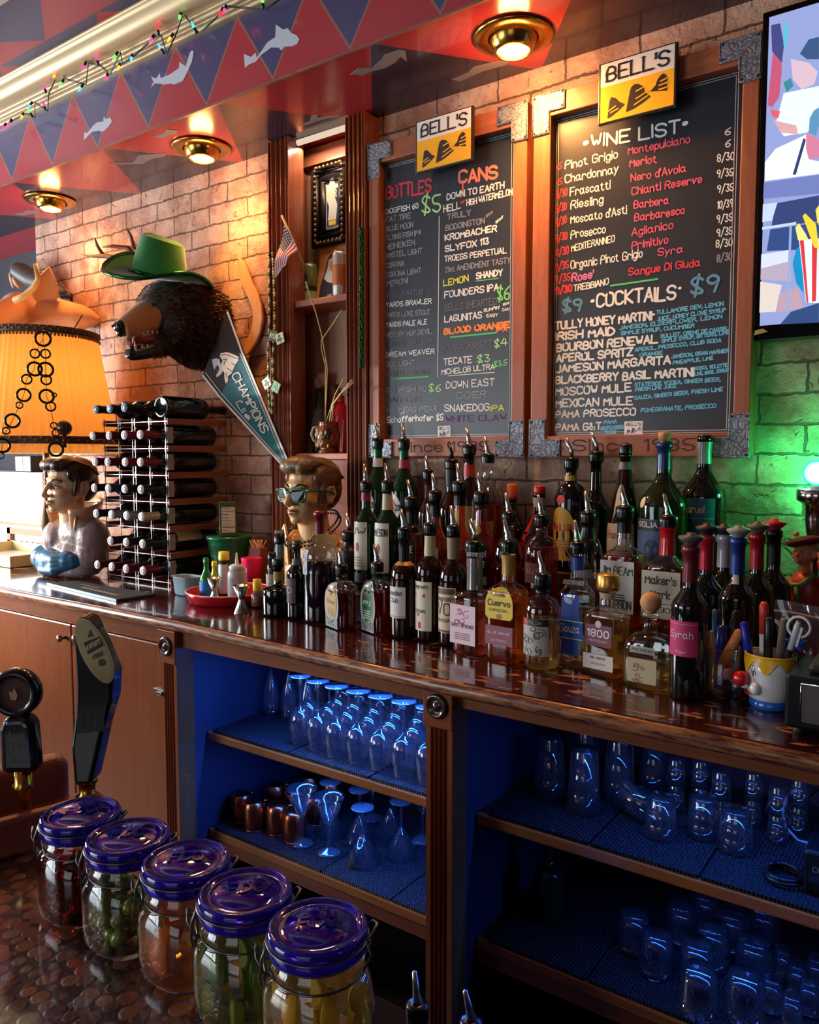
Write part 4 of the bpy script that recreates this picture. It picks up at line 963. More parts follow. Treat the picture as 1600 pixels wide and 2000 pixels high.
simple('body', mat('red_plastic_gloss', (196, 24, 30), 0.25), lambda b: b.lathe([(0, 0), (0.024, 0), (0.026, 0.004), (0.026, 0.15), (0.018, 0.172), (0.011, 0.18)], 24), rbx)
simple('cap', mat('red_cap', (170, 20, 26), 0.4), lambda b: b.lathe([(0.0125, 0.180), (0.0135, 0.182), (0.0135, 0.205), (0.0, 0.206)], 20), rbx)
sc_t = thing('leather_blade', 'dark wooden paddle leaning behind the stein in the niche', 'paddle', (ony(655, 870, 2.17).x, 2.165, NZ + .0008))
b = MB(); b.tube([(0.0, -0.012, 0.001), (0.004, -.005, 0.09), (-0.002, 0.01, 0.16), (-0.014, 0.018, 0.22), (-0.022, 0.022, 0.25)], [0.014, 0.018, 0.012, 0.008, 0.010], 10); b.build('blade', wood('paddle_wood', (88, 50, 34), (120, 76, 52), 'z', 0.4), sc_t)
for lab, x in (('left of two thin white sticks leaning behind the stein', 0.036), ('right of two thin white sticks leaning behind the stein', 0.044)):
    b = MB(); b.tube([(st.location.x + x + .022, 2.10, NZ + 0.003), (st.location.x + x - .004, 2.14, NZ + 0.125)], 0.0018, 6); tag(b.build('stirring_stick', col((220, 214, 206)), org=(st.location.x + x, 2.10, NZ)), lab, 'stick', 'sticks in the niche')

# ------------------------------------------------------------------ bead necklaces on the pilasters
bn = thing('bead_necklace', 'long pearl, gold and green bead necklace with shamrock tags on left pilaster', 'necklace', ony(530, 495, 2.03))
pe, go, gn = MB(), MB(), MB()
for s, pts in ((-1, [(526, 498), (526, 560), (527, 620), (524, 690), (525, 760), (527, 802)]), (1, [(533, 496), (536, 560), (537, 630), (533, 700), (534, 760), (531, 804)])):
    P = [ony(x, y, 2.030 - (0.003 if s > 0 else 0)) for x, y in pts]
    tot = 56
    for i in range(tot):
        f_ = i / (tot - 1) * (len(P) - 1); k = min(int(f_), len(P) - 2); q = P[k].lerp(P[k + 1], f_ - k)
        r = 0.0052; m_ = (i + (3 if s > 0 else 0)) % 7
        (gn if m_ in (0, 4) else pe if m_ in (2, 5) else go).ell(q, (r, r, r * (1.5 if m_ in (2, 5) else 1)), 8, 6)
pe.build('pearl_bead', mat('pearl', (222, 212, 190), 0.2, coat=0.5), bn, w=True); go.build('gold_bead', mat('gold_bead', (196, 170, 96), 0.22, 0.8), bn, w=True); gn.build('green_bead', mat('green_bead', (40, 120, 60), 0.2, 0.6), bn, w=True)
for i, (x, y, r, c, tx) in enumerate(((533, 656, -.25, (60, 110, 66), 'IRS'), (547, 661, .25, (220, 214, 180), ''), (522, 748, .5, (228, 226, 206), ''), (541, 756, -.5, (96, 140, 84), ''))):
    q = ony(x, y, 2.018); b = MB()
    rot = lambda u, v: (q.x + u * cos(r) - v * sin(r), 2.018 - 0.002 * i, q.z + u * sin(r) + v * cos(r))
    b.prism([(-.019, -.019), (.019, -.019), (.019, .019), (-.019, .019)], rot, (0, 0.004, 0)); tg = b.build('shamrock_tag', col(c), bn, w=True, bevel=0.002)
    b = MB(); off = lambda u, v: Vector(rot(u, v)) - Vector((0, 0.0008, 0))
    if tx: letters(b, tx, off, -.014, -.008, .014, -.008, .016, .0036)
    else:
        for k in range(3): b.prism([(0.008 * cos(1.57 + 2.09 * k) + 0.006 * cos(m_ * .7), 0.008 * sin(1.57 + 2.09 * k) + 0.006 * sin(m_ * .7)) for m_ in range(9)], off, (0, 0.0006, 0))
        ribbon(b, [(0, 0), (0.004, -0.015)], .003, off)
    b.build('tag_print', col((226, 222, 190) if tx else (30, 104, 52)), tg, w=True)
gb = thing('green_bead_strand', 'shiny dark green twisted bead strand hanging on right pilaster', 'necklace', ony(708, 446, 2.03))
b = MB(); P0, P1 = ony(707, 446, 2.030), ony(707, 716, 2.030)
for s in range(3):
    for i in range(64):
        f_ = i / 63; a = f_ * 26 + s * 2.09; q = P0.lerp(P1, f_); b.ell(q + Vector((0.0055 * cos(a), -0.003 + 0.004 * sin(a), 0)), 0.0036, 7, 5)
b.build('bead', mat('green_foil_bead', (16, 104, 56), 0.18, 0.75), gb, w=True)

# ------------------------------------------------------------------ bottles on the back bar
G_BLACK = mat('black_glass', (10, 9, 9), 0.06, coat=0.6)
G_BROWN = mat('brown_glass', (52, 22, 8), 0.05, trans=0.55, ior=1.45)
G_GREEN = mat('green_glass', (20, 62, 32), 0.04, trans=0.6, ior=1.45)
G_OLIVE = mat('olive_wine_glass', (34, 44, 18), 0.05, trans=0.45, ior=1.45)
G_WINE = mat('dark_wine_glass', (12, 16, 10), 0.05, coat=0.5)
CLEAR = shell('clear_glass', (0.93, 0.95, 0.95), 1.6)
THIN = shell('drinking_glass', (0.965, 0.975, 0.985), 2.0, 1.5, 0.0, .012, (220, 226, 236)); FOOTG = shell('glass_foot', (0.95, 0.97, 0.985), 2.4, 1.5, 0.0, .06, (220, 226, 236))
def liq(name, c, k=-.2): return shell('liquid_' + name, [x ** .75 for x in lin(c)[:3]], 0.8, 1.34, 0.0, k, c)
WHISKY = liq('whisky', (216, 104, 26)); AMBERL = liq('amber', (232, 150, 50)); REDWH = liq('red_whisky', (200, 52, 14)); PINKL = liq('pink', (246, 164, 140)); GOLDL = liq('gold', (240, 196, 110))
WATERL = liq('clear', (240, 242, 242), -.03); COGN = liq('cognac', (190, 76, 18)); PALEG = liq('pale_gold', (236, 220, 160), -.2); PURPL = mat('liquid_purple', (30, 8, 22), 0.04, trans=0.3)
POURK = mat('pourer_collar', (12, 12, 13), 0.25)
def prof(R, H, nr, s0, s1, sh='c', p=2.0, foot=None, sx=1.0, sy=1.0, lip=1.18, lo=0.0, hi=1.0, infl=0.0):
    """outer outline of a bottle of radius R and height H, its shoulder between s0 H and s1 H; infl shrinks it for the liquid"""
    f = R if foot is None else foot; o = []
    def a(r, z, e=p, k=1.0): o.append((max(r - infl, 0.0006), z, e, 1 + (sx - 1) * k, 1 + (sy - 1) * k))
    a(0.0006, 0.003 + infl); a(f * 0.75, 0.002 + infl); a(f - 0.0035, 0.0 + infl); a(f - 0.0006, 0.003 + infl); a(f, 0.009 + infl)
    for i in (0.25, 0.5, 0.75): a(f + (R - f) * i, 0.009 + (s0 * H - 0.009) * i)
    n = 9
    for i in range(n + 1):
        t_ = i / n; k = 0.5 + 0.5 * cos(pi * t_) if sh == 'c' else sqrt(max(0.0, 1 - t_ ** 2)) if sh == 'e' else 1 - t_
        a(nr + (R - nr) * k, (s0 + (s1 - s0) * t_) * H, p if t_ < .3 else p + (2 - p) * (t_ - .3) / .7, 1 - t_)
    a(nr * 0.96, (s1 + 1) / 2 * H, 2, 0); a(nr * 0.93, H - 0.016, 2, 0); a(nr * lip, H - 0.014, 2, 0); a(nr * lip, H - 0.004, 2, 0); a(nr * 0.98, H, 2, 0)
    return o
def cut(o, z):
    """the outline up to height z, closed there"""
    q = []
    for a, b in zip(o, o[1:]):
        if a[1] <= z: q.append(a)
        if a[1] <= z < b[1]:
            f_ = (z - a[1]) / (b[1] - a[1]); q.append((a[0] + (b[0] - a[0]) * f_, z) + tuple(a[k] + (b[k] - a[k]) * f_ for k in (2, 3, 4))); break
    return q + [(0.0006, z, 2, 1, 1)]
def bottle(name, label, pos, H, R, nr, s0, s1, glass, sh='c', p=2.0, foot=None, sx=1.0, sy=1.0, liquid=None, lev=0.6, labels=(), foil=None, stop='pour', cap=None, rz=0.0, group=None, cat='bottle', tilt=0.0, lip=1.18, collar=None):
    t = thing(name, label, cat, pos, radians(rz), group)
    o = prof(R, H, nr, s0, s1, sh, p, foot, sx, sy, lip)
    n = 32 if p == 2.0 else 40
    ph_ = 0 if p == 2.0 else 0.0
    simple('glass', glass, lambda b: b.lathe(o, n, phase=ph_), t)
    if liquid: simple('liquid', liquid, lambda b: b.lathe(cut(prof(R, H, nr, s0, s1, sh, p, foot, sx, sy, 1.0, infl=0.0016), lev * H), n), t)
    def rad(z):     # half-width at height z
        for a, b_ in zip(o, o[1:]):
            if a[1] <= z <= b_[1] and b_[1] > a[1]: return a[0] + (b_[0] - a[0]) * (z - a[1]) / (b_[1] - a[1])
        return R
    for lb in labels:
        nm, z0, z1, wfrac, c, shape, texts = lb[:7]; off = radians(lb[7]) if len(lb) > 7 else 0.0; lay = lb[8] if len(lb) > 8 else 1
        z0 *= H; z1 *= H; ee = 0.0004 + 0.0005 * lay; hw = wfrac * R
        if p > 2.5:
            def fn(u, v, e=ee): r_ = rad(v); return (u * 1.0, -(r_ * sy + e), v)
        else:
            def fn(u, v, e=ee): r_ = rad(v) + e; a_ = -pi / 2 + off + u / max(R, 1e-3); return (r_ * cos(a_) * sx, r_ * sin(a_) * sy, v)
        b = MB()
        if shape == 'rect': b.grid(lambda u, v: fn(-hw + 2 * hw * u, z0 + (z1 - z0) * v), 16, 6)
        else:
            N = 28; zm, zh = (z0 + z1) / 2, (z1 - z0) / 2
            def sp(k, f_):
                a_ = 2 * pi * k / N; x_, y_ = cos(a_), sin(a_)
                if shape == 'arch' and y_ < 0: m_ = max(abs(x_), abs(y_)); x_, y_ = x_ / m_, y_ / m_
                elif shape == 'arch': x_, y_ = x_, y_
                return fn(hw * x_ * f_, zm + zh * y_ * f_)
            P = [fn(0, zm)] + [sp(k, f_) for f_ in (0.5, 1.0) for k in range(N)]
            b.add(P, [(0, 1 + k, 1 + (k + 1) % N) for k in range(N)] + [(1 + k, 1 + N + k, 1 + N + (k + 1) % N, 1 + (k + 1) % N) for k in range(N)])
        L = b.build(nm, c if not isinstance(c, tuple) else col(c, 0.5), t)
        for tx, zc, hh, ww, tc, sw in texts:
            b = MB(); f2 = lambda u, v: fn(u, v, ee + 0.0005)
            if tx.startswith('#'):
                kind = tx[1:]
                if kind == 'bar': b.grid(lambda u, v: f2(-hw * ww + 2 * hw * ww * u, (zc + hh * (v - .5)) * H), 10, 2)
                elif kind == 'dot':
                    N = 18; b.add([f2(0, zc * H)] + [f2(hw * ww * cos(k * 2 * pi / N), zc * H + hh * H / 2 * sin(k * 2 * pi / N)) for k in range(N)], [(0, 1 + k, 1 + (k + 1) % N) for k in range(N)])
                elif kind == 'lines':
                    for k in range(int(sw)): b.grid(lambda u, v: f2(-hw * ww + 2 * hw * ww * u, (zc - k * hh * 2.2 + hh * (v - .5)) * H), 8, 2)
                elif kind == 'zig':
                    m_ = 9; ribbon(b, [(-hw * ww + 2 * hw * ww * k / m_, (zc + (hh if k % 2 else -hh)) * H) for k in range(m_ + 1)], sw * 0.001, f2)
                elif kind == 'swirl':
                    for s_ in range(7):
                        cx_, cz_ = random.uniform(-.7, .7) * hw * ww, (zc + random.uniform(-.5, .5) * hh) * H; r_ = random.uniform(.2, .5) * hh * H * .6
                        ribbon(b, [(cx_ + r_ * (1 - k * .08) * cos(k * .7 + s_), cz_ + r_ * (1 - k * .08) * sin(k * .7 + s_)) for k in range(9)], sw * 0.001, f2)
                b.build('label_mark', col(tc, 0.5), L)
            else:
                letters(b, tx, f2, -hw * ww, zc * H, hw * ww, zc * H, hh * H, sw * 0.001, 0.0, 0.0); b.build('label_lettering', col(tc, 0.5), L)
    if foil:
        z0, z1, c = foil; b = MB()
        b.lathe([(rad(z0 * H) + 0.0008, z0 * H), (rad((z0 + z1) / 2 * H) + 0.0008, (z0 + z1) / 2 * H), (rad(z1 * H) + 0.0008, min(z1 * H, H - 0.0165)), ] + ([(nr * lip + 0.0008, H - 0.0145), (nr * lip + 0.0008, H - 0.003), (nr + 0.0006, H + 0.0006), (0.001, H + 0.0008)] if z1 >= 0.99 else []), 28, cap=False)
        b.build('neck_foil', c if not isinstance(c, tuple) else mat('foil_%d_%d_%d' % c, c, 0.28, 0.25), t)
    if collar: z0, z1, c = collar; simple('neck_band', col(c, 0.4), lambda b: b.lathe([(rad(z0 * H) + 0.0014, z0 * H), (rad(z1 * H) + 0.0014, z1 * H)], 28, cap=False), t)
    q = nr * 1.12
    if stop in ('pour', 'bent', 'blackbent'):
        pr = simple('pourer', POURK, lambda b: b.lathe([(q * 1.12, H - 0.010), (q * 1.16, H + 0.002), (q * 1.16, H + 0.013), (q * 0.95, H + 0.016), (q * 0.5, H + 0.018), (0.001, H + 0.018)], 24, cap=False), t)
        a_ = radians(random.uniform(150, 210)) - radians(rz); d = Vector((cos(a_), sin(a_), 0))
        if stop == 'pour':
            b = MB(); b.tube([Vector((0, 0, H + 0.016)), Vector((0, 0, H + 0.022)), d * 0.003 + Vector((0, 0, H + 0.034)), d * 0.010 + Vector((0, 0, H + 0.064))], [0.0105, 0.0075, 0.006, 0.0038], 14)
        else:
            b = MB(); b.tube([Vector((0, 0, H + 0.016)), Vector((0, 0, H + 0.034)), d * 0.004 + Vector((0, 0, H + 0.042)), d * 0.014 + Vector((0, 0, H + 0.066))], [0.0068, 0.0062, 0.006, 0.0058], 14)
        b.build('spout', STEEL if stop != 'blackbent' else BLACK, pr)
    elif stop == 'cork': simple('cork', wood('cork', (150, 104, 66), (190, 144, 100), 'z', 0.8, 0.0), lambda b: b.lathe([(nr * .85, H + 0.001), (nr * .9, H + 0.024), (0.001, H + 0.025)], 20), t)
    elif stop == 'ball':
        simple('cork_stopper', mat('cork_ball', (196, 140, 92), 0.7), lambda b: (b.ell((0, 0, H + 0.018), (0.0215, 0.0215, 0.0205), 24, 16), b.lathe([(nr * .8, H - 0.004), (nr * .8, H + 0.004)], 18)), t)
    elif stop == 'cap':
        c, r_, h_ = cap; simple('cap', c if not isinstance(c, tuple) else mat('cap_%d_%d_%d' % c, c, 0.3), lambda b: b.lathe([(r_, H - 0.008), (r_ * 1.02, H), (r_, H + h_ - 0.003), (r_ * .92, H + h_), (0.001, H + h_)], 28), t)
    elif stop == 'vac':
        c = cap; simple('vacuum_stopper', mat('rubber_%d_%d_%d' % c, c, 0.5), lambda b: b.lathe([(nr * .8, H - 0.002), (nr * .95, H + 0.004), (nr * 1.5, H + 0.010), (nr * 1.75, H + 0.014), (nr * 1.6, H + 0.018), (nr * .7, H + 0.020), (nr * .6, H + 0.024), (0.001, H + 0.025)], 26), t)
    return t
def front(px, py, W):
    p = onz(px, py, CT); R = W / 2 * mpp(p); return Vector((p.x, p.y + R, CT + 0.0008)), R
def tier(px, top, y, z0, W):
    p = ony(px, top, y); return Vector((p.x, y, z0 + 0.0008)), W / 2 * mpp(p), p.z - z0
PLACED = []
def settle(p, r, H, ylim, k=1.0):
    """the nearest free spot for a footprint of radius r, slid to and fro along the line of sight"""
    d = Vector((p.x - CAM.x, p.y - CAM.y, 0)).normalized()
    for sc_ in (1.0, .96, .92, .88, .84):
        for i in range(40):
            t_ = (i + 1) // 2 * .004 * (1 if i % 2 else -1); q = Vector(p) + d * t_
            if not (ylim[0] + r * sc_ <= q.y <= ylim[1] - r * sc_): continue
            if all(hypot(q.x - a.x, q.y - a.y) > (r + b) * 1.0 * (sc_ if sc_ < 1 else 1) + .0015 or q.z > a.z + h or a.z > q.z + H for a, b, h in PLACED):
                PLACED.append((q, r * sc_, H)); return q, sc_
    PLACED.append((Vector(p), r * .84, H)); return Vector(p), .84
T1, T2 = 1.03, 1.12
CREAM = (226, 214, 186); INK = (34, 28, 26); WHT = (228, 224, 218)
GRP = 'liquor bottles on the back bar'
def F(name, label, px, base, top, W, nr, s0, s1, glass, **k):
    pos, R = front(px, base, W); H = ony(px, top, pos.y).z - CT; e_ = 1.13 if k.get('p', 2) > 2.5 else 1.0
    pos, s_ = settle(pos, R * e_, H, (1.40, 1.709)); R *= s_
    return bottle(name, label, pos, H, R, nr, s0, s1, glass, group=GRP, **k)
def B(name, label, px, top, y, z0, W, nr, s0, s1, glass, **k):
    pos, R, H = tier(px, top, y, z0, W); e_ = 1.13 if k.get('p', 2) > 2.5 else 1.0
    pos, s_ = settle(pos, R * e_, H, (1.71, 1.868) if z0 < 1.1 else (1.869, 2.112)); R *= s_
    return bottle(name, label, pos, H, R, nr, s0, s1, glass, group=GRP, **k)
# --- rear row, on the upper step
MB_L = [('round_label', .30, .56, .72, (232, 226, 218), 'ell', [('#dot', .43, .17, .55, (196, 60, 66), 1), ('#bar', .43, .055, .95, (40, 34, 34), 1), ('MARTINI', .415, .03, .8, (226, 220, 210), 1.4)], -8)]
B('vermouth_bottle', 'green vermouth bottle with white round label, left of two beside the niche', 738, 866, 1.985, T2, 58, .0145, .56, .80, G_GREEN, labels=MB_L, foil=(.88, 1, (20, 84, 50)), collar=(.78, .86, (200, 200, 190)), rz=-10)
B('vermouth_bottle', 'green vermouth bottle with white round label, right of two, taller looking', 789, 868, 1.955, T2, 60, .0145, .56, .80, G_GREEN, labels=MB_L, foil=(.88, 1, (20, 84, 50)), collar=(.78, .86, (150, 40, 50)), rz=-10)
B('liquor_bottle', 'dark plum bottle with a ribbed neck behind the green-labelled whiskey', 836, 928, 1.97, T2, 44, .0125, .5, .78, mat('plum_glass', (44, 14, 20), 0.12, coat=.5), foil=(.72, 1, (74, 34, 36)))
B('liquor_bottle', 'dark brown bottle with a black bent spout and black neck label', 882, 908, 1.96, T2, 50, .0155, .5, .74, G_BROWN, stop='blackbent', collar=(.76, .95, (30, 26, 22)))
B('liquor_bottle', 'dark amber bottle with a red neck band, tallest spout left of the orange cap', 917, 880, 1.955, T2, 48, .0155, .55, .76, G_BROWN, collar=(.76, .87, (186, 44, 36)), labels=[('gold_label', .1, .5, .8, (186, 150, 84), 'rect', [])])
B('rum_bottle', 'clear round-shouldered bottle of amber spirit in the rear row', 953, 898, 1.955, T2, 60, .0145, .56, .74, CLEAR, sh='e', liquid=COGN, lev=.6, labels=[('yellow_label', .08, .42, .9, (216, 190, 70), 'rect', [('#bar', .3, .06, .8, (40, 40, 36), 1)])])
B('liqueur_bottle', 'black squat liqueur bottle with an orange cap', 1000, 972, 1.96, T2, 74, .013, .45, .9, G_BLACK, sh='c', stop='cap', cap=((208, 92, 34), .0155, .036))
B('liqueur_bottle', 'dark liqueur bottle with red cap, red ribbon and wax seal', 1054, 962, 1.95, T2, 78, .0145, .3, .78, G_BROWN, stop='cap', cap=((184, 26, 32), .0165, .018), collar=(.80, .93, (214, 190, 160)), labels=[('red_ribbon', .1, .82, .16, (190, 26, 30), 'rect', [], -28), ('red_seal', .16, .34, .4, (176, 22, 26), 'ell', [], -30, 2)])
B('coffee_liqueur_bottle', 'dark brown coffee liqueur bottle with yellow label and bent spout', 1116, 906, 1.94, T2, 64, .0155, .62, .82, G_BLACK, sh='e', foot=None, stop='bent', collar=(.84, .89, (196, 150, 50)), labels=[('yellow_label', .10, .60, .95, (222, 164, 54), 'arch', [('KAHLUA', .38, .06, .8, (206, 60, 30), 3), ('#lines', .28, .012, .6, (186, 110, 40), 4)], -14), ('red_medallion', .63, .71, .3, (206, 52, 34), 'ell', [], -14)])
B('cream_liqueur_bottle', 'black cream liqueur bottle with bent spout and oval red label', 1165, 894, 1.945, T2, 58, .0155, .52, .72, G_BLACK, stop='bent', labels=[('oval_label', .24, .44, .85, (150, 74, 52), 'ell', [('BAILEYS', .32, .05, .8, (226, 200, 140), 2)], -12)])
B('hazelnut_liqueur_bottle', 'dark brown friar-shaped bottle with cream label and black cap', 1222, 884, 1.95, T2, 66, .0135, .38, .9, mat('friar_glass', (34, 16, 10), 0.08, coat=.6), sh='l', stop='cap', cap=((14, 12, 12), .0165, .020), collar=(.86, .92, (110, 100, 90)), labels=[('cream_label', .08, .42, .95, (196, 178, 140), 'rect', [('Frangelico', .30, .06, .85, (150, 40, 30), 2), ('#lines', .2, .012, .6, (120, 60, 40), 3)]), ('neck_label', .50, .74, .42, (212, 184, 140), 'arch', [('T', .61, .07, .3, (190, 50, 40), 3)])])
B('wine_magnum', 'green wine magnum with blue neck, cork and dark blue label', 1298, 864, 1.965, T2, 92, .0165, .52, .78, G_OLIVE, foil=(.80, 1, (36, 52, 92)), stop='cork', labels=[('blue_label', .04, .44, .95, (70, 96, 128), 'rect', [('GOLIATH', .385, .035, .72, (232, 230, 224), 2.2), ('#bar', .395, .075, 1.0, (30, 32, 38), 1), ('#dot', .22, .16, .36, (34, 50, 84), 1), ('47', .12, .05, .25, (36, 40, 52), 2)], -8), ('seal', .52, .60, .17, (206, 196, 150), 'ell', [], -40)])
B('wine_magnum', 'dark wine magnum with teal and blue label at the end of rear row', 1377, 850, 1.975, T2, 88, .0170, .56, .78, G_WINE, foil=(.80, .985, (130, 136, 140)), stop='cap', cap=((52, 60, 56), .0155, .002), labels=[('teal_label', .06, .56, .96, (34, 92, 112), 'rect', [('Karuel', .46, .05, .5, (226, 226, 220), 1.8), ('#bar', .42, .006, 1.0, (120, 160, 170), 1), ('#dot', .25, .10, .3, (120, 160, 168), 1)], -10)], lip=1.1)
# --- middle row, on the lower step
JL = lambda tx: [('cream_label', .20, .66, .92, CREAM, 'rect', [(tx, .54, .065, .85, (34, 44, 36), 2.6), ('#dot', .42, .09, .2, (176, 50, 40), 1), ('#lines', .32, .012, .5, (150, 130, 100), 4)], -10), ('base_band', .08, .17, .92, (60, 62, 60), 'rect', [], -10)]
B('irish_whiskey_bottle', 'green whiskey bottle with cream label, left of the pair by the bust', 715, 950, 1.795, T1, 46, .0135, .64, .80, G_GREEN, labels=JL('JW'), foil=(.945, 1, (24, 96, 60)), collar=(.86, .94, (130, 30, 36)))
B('irish_whiskey_bottle', 'green whiskey bottle with cream label, right of the pair, red seal', 757, 950, 1.785, T1, 50, .0135, .64, .80, G_GREEN, labels=JL('JAMESON'), foil=(.945, 1, (24, 96, 60)), collar=(.78, .93, (190, 176, 140)))
B('irish_whiskey_bottle', 'squat whiskey bottle with dark green label reading in white', 803, 982, 1.80, T1, 46, .0145, .62, .76, CLEAR, sh='e', liquid=WHISKY, lev=.66, foil=(.78, 1, (26, 28, 26)), labels=[('green_label', .2, .58, .95, (24, 44, 36), 'rect', [('TULLAMORE', .47, .07, .9, WHT, 2), ('DEW', .37, .07, .5, WHT, 2), ('WHISKEY', .27, .05, .7, WHT, 1.6)], -8)])
B('whiskey_bottle', 'slim amber whiskey bottle with black cap collar, behind the red seven', 850, 970, 1.80, T1, 42, .0145, .56, .74, CLEAR, liquid=WHISKY, lev=.9, foil=(.8, 1, (20, 18, 18)), labels=[('dark_label', .12, .5, .9, (186, 160, 110), 'rect', [])])
B('whiskey_bottle', 'amber whiskey bottle with a gold crest label, under the red neck band', 898, 952, 1.80, T1, 52, .0165, .48, .70, CLEAR, liquid=WHISKY, lev=.93, foil=(.84, 1, (22, 20, 18)), labels=[('gold_crest', .70, .80, .3, (220, 180, 80), 'rect', []), ('shield_label', .18, .42, .5, (176, 150, 96), 'arch', [])])
B('liqueur_bottle', 'brown liqueur bottle with black and white label behind the pink jar bottle', 940, 972, 1.79, T1, 54, .0165, .58, .76, CLEAR, liquid=COGN, lev=.95, foil=(.9, 1, (30, 26, 26)), labels=[('black_label', .28, .56, .95, (28, 26, 26), 'rect', [('SOUTHERN', .46, .055, .9, WHT, 2.2), ('COMFORT', .36, .055, .85, WHT, 2.2)], 0), ('white_label', .20, .275, .95, (214, 208, 200), 'rect', []), ('neck_gold', .66, .74, .55, (212, 160, 60), 'ell', [])])
B('liqueur_bottle', 'faceted clear bottle of orange spirit behind the yellow-labelled tequila', 994, 1012, 1.79, T1, 58, .0145, .55, .78, CLEAR, sh='e', liquid=COGN, lev=.5, labels=[('orange_label', .3, .62, .5, (200, 96, 40), 'rect', [], 30)])
B('bourbon_bottle', 'round-shouldered clear bottle of reddish bourbon with embossed front', 1058, 1018, 1.775, T1, 66, .0155, .62, .84, CLEAR, sh='e', liquid=REDWH, lev=.72, labels=[('embossed_panel', .34, .56, .7, (120, 50, 24), 'rect', [('BULLEIT', .45, .05, .8, (200, 150, 100), 1.4)])])
B('spirit_bottle', 'clear ribbed bottle with black collar between cream liqueur and bourbon', 1149, 1012, 1.785, T1, 60, .0155, .50, .82, CLEAR, sh='e', liquid=WATERL, lev=.4, foil=(.80, 1, (22, 20, 20)), labels=[('white_lettering_band', .42, .5, .7, (120, 116, 112), 'rect', [])])
B('bourbon_bottle', 'square bourbon bottle with white label and black neck', 1221, 1002, 1.765, T1, 74, .0165, .60, .72, CLEAR, p=4.5, sh='c', liquid=WHISKY, lev=.62, foil=(.82, 1, (16, 16, 16)), sy=.8, labels=[('white_label', .12, .58, .95, (222, 214, 204), 'rect', [('JIM BEAM', .46, .07, .92, INK, 2.2), ('#dot', .36, .11, .2, (176, 40, 44), 1), ('BOURBON', .16, .07, .86, INK, 2.4), ('#lines', .28, .01, .5, INK, 3)]), ], rz=-6)
B('bourbon_bottle', 'bourbon bottle dipped in red wax with square cream label', 1305, 1022, 1.755, T1, 88, .0165, .56, .72, CLEAR, p=3.2, sh='c', liquid=WHISKY, lev=.6, sy=.75, labels=[('cream_label', .12, .56, .95, (216, 202, 176), 'rect', [("Maker's", .44, .075, .8, INK, 2.4), ('Mark', .31, .075, .5, INK, 2.4), ('#lines', .26, .006, .8, INK, 1), ('WHISKY', .18, .05, .6, INK, 1.6)])], foil=(.70, 1, mat('red_wax', (190, 20, 30), .2, coat=.6)), rz=-4)
# --- wine bottles with vacuum stoppers, standing on the worktop itself
for px, top, y, c, vc, lab in ((1381, 1045, 1.69, (170, 24, 44), (26, 26, 28), 'dark wine bottle with red neck foil and black stopper, nearest the teal magnum'), (1415, 1045, 1.80, (164, 166, 176), (30, 30, 32), 'dark wine bottle with a silver neck foil'),
                               (1443, 1046, 1.71, (34, 58, 128), (132, 134, 126), 'dark wine bottle with blue neck foil and grey stopper'), (1480, 1042, 1.745, (150, 18, 36), (84, 82, 74), 'dark wine bottle with red neck foil and grey stopper'), (1513, 1038, 1.79, (16, 16, 20), (186, 30, 48), 'dark wine bottle with black neck foil and red stopper')):
    p = ony(px, top, y)
    lb = [('white_neck_label', .70, .76, .42, (206, 196, 176), 'rect', [])] if c[2] > 120 and c[0] < 60 else [('dark_label', .18, .46, .9, (44, 34, 26), 'rect', [('#bar', .42, .01, .8, (150, 130, 90), 1)])] if px in (1480, 1415) else []
    q_, s_ = settle(Vector((p.x, y, CT + .0008)), .0365, .3, (1.60, 1.866)); bottle('wine_bottle', lab, q_, p.z - CT, .0365 * s_, .0135, .60, .74, G_WINE, labels=lb, foil=(.76, 1, c), stop='vac', cap=vc, group=GRP)
# --- front row
t = F('raspberry_liqueur_bottle', 'round dark raspberry liqueur bottle with a gold belt', 521, 1206, 1100, 64, .0125, .5, .62, G_BLACK, stop='cap', cap=((16, 14, 14), .0175, .018), collar=(.68, .86, (150, 130, 70)))
F('cordial_bottle', 'slim dark bottle with plum label between the round and the burgundy-necked one', 567, 1205, 1058, 40, .0115, .60, .76, G_BLACK, stop='cap', cap=((96, 48, 38), .0125, .010), labels=[('plum_label', .22, .55, .8, (86, 54, 66), 'rect', [('10', .36, .07, .5, (200, 190, 190), 2)], -10)], collar=(.72, .8, (80, 76, 70)))
F('grape_spirit_bottle', 'tall clear bottle half full of purple spirit, burgundy neck foil', 604, 1217, 998, 66, .0145, .58, .72, CLEAR, sh='e', liquid=PURPL, lev=.55, foil=(.80, 1, (112, 26, 36)), stop='cap', cap=((112, 26, 36), .0165, .002), labels=[('etched_grapes', .44, .66, .5, (190, 190, 190), 'rect', [('#swirl', .54, .2, .8, (110, 110, 112), 1.4)], -35)])
F('black_bottle', 'matt black bottle with a bent steel spout behind the amber decanters', 667, 1196, 1046, 46, .0165, .72, .84, mat('matt_black', (12, 12, 13), .42), stop='bent', sh='e')
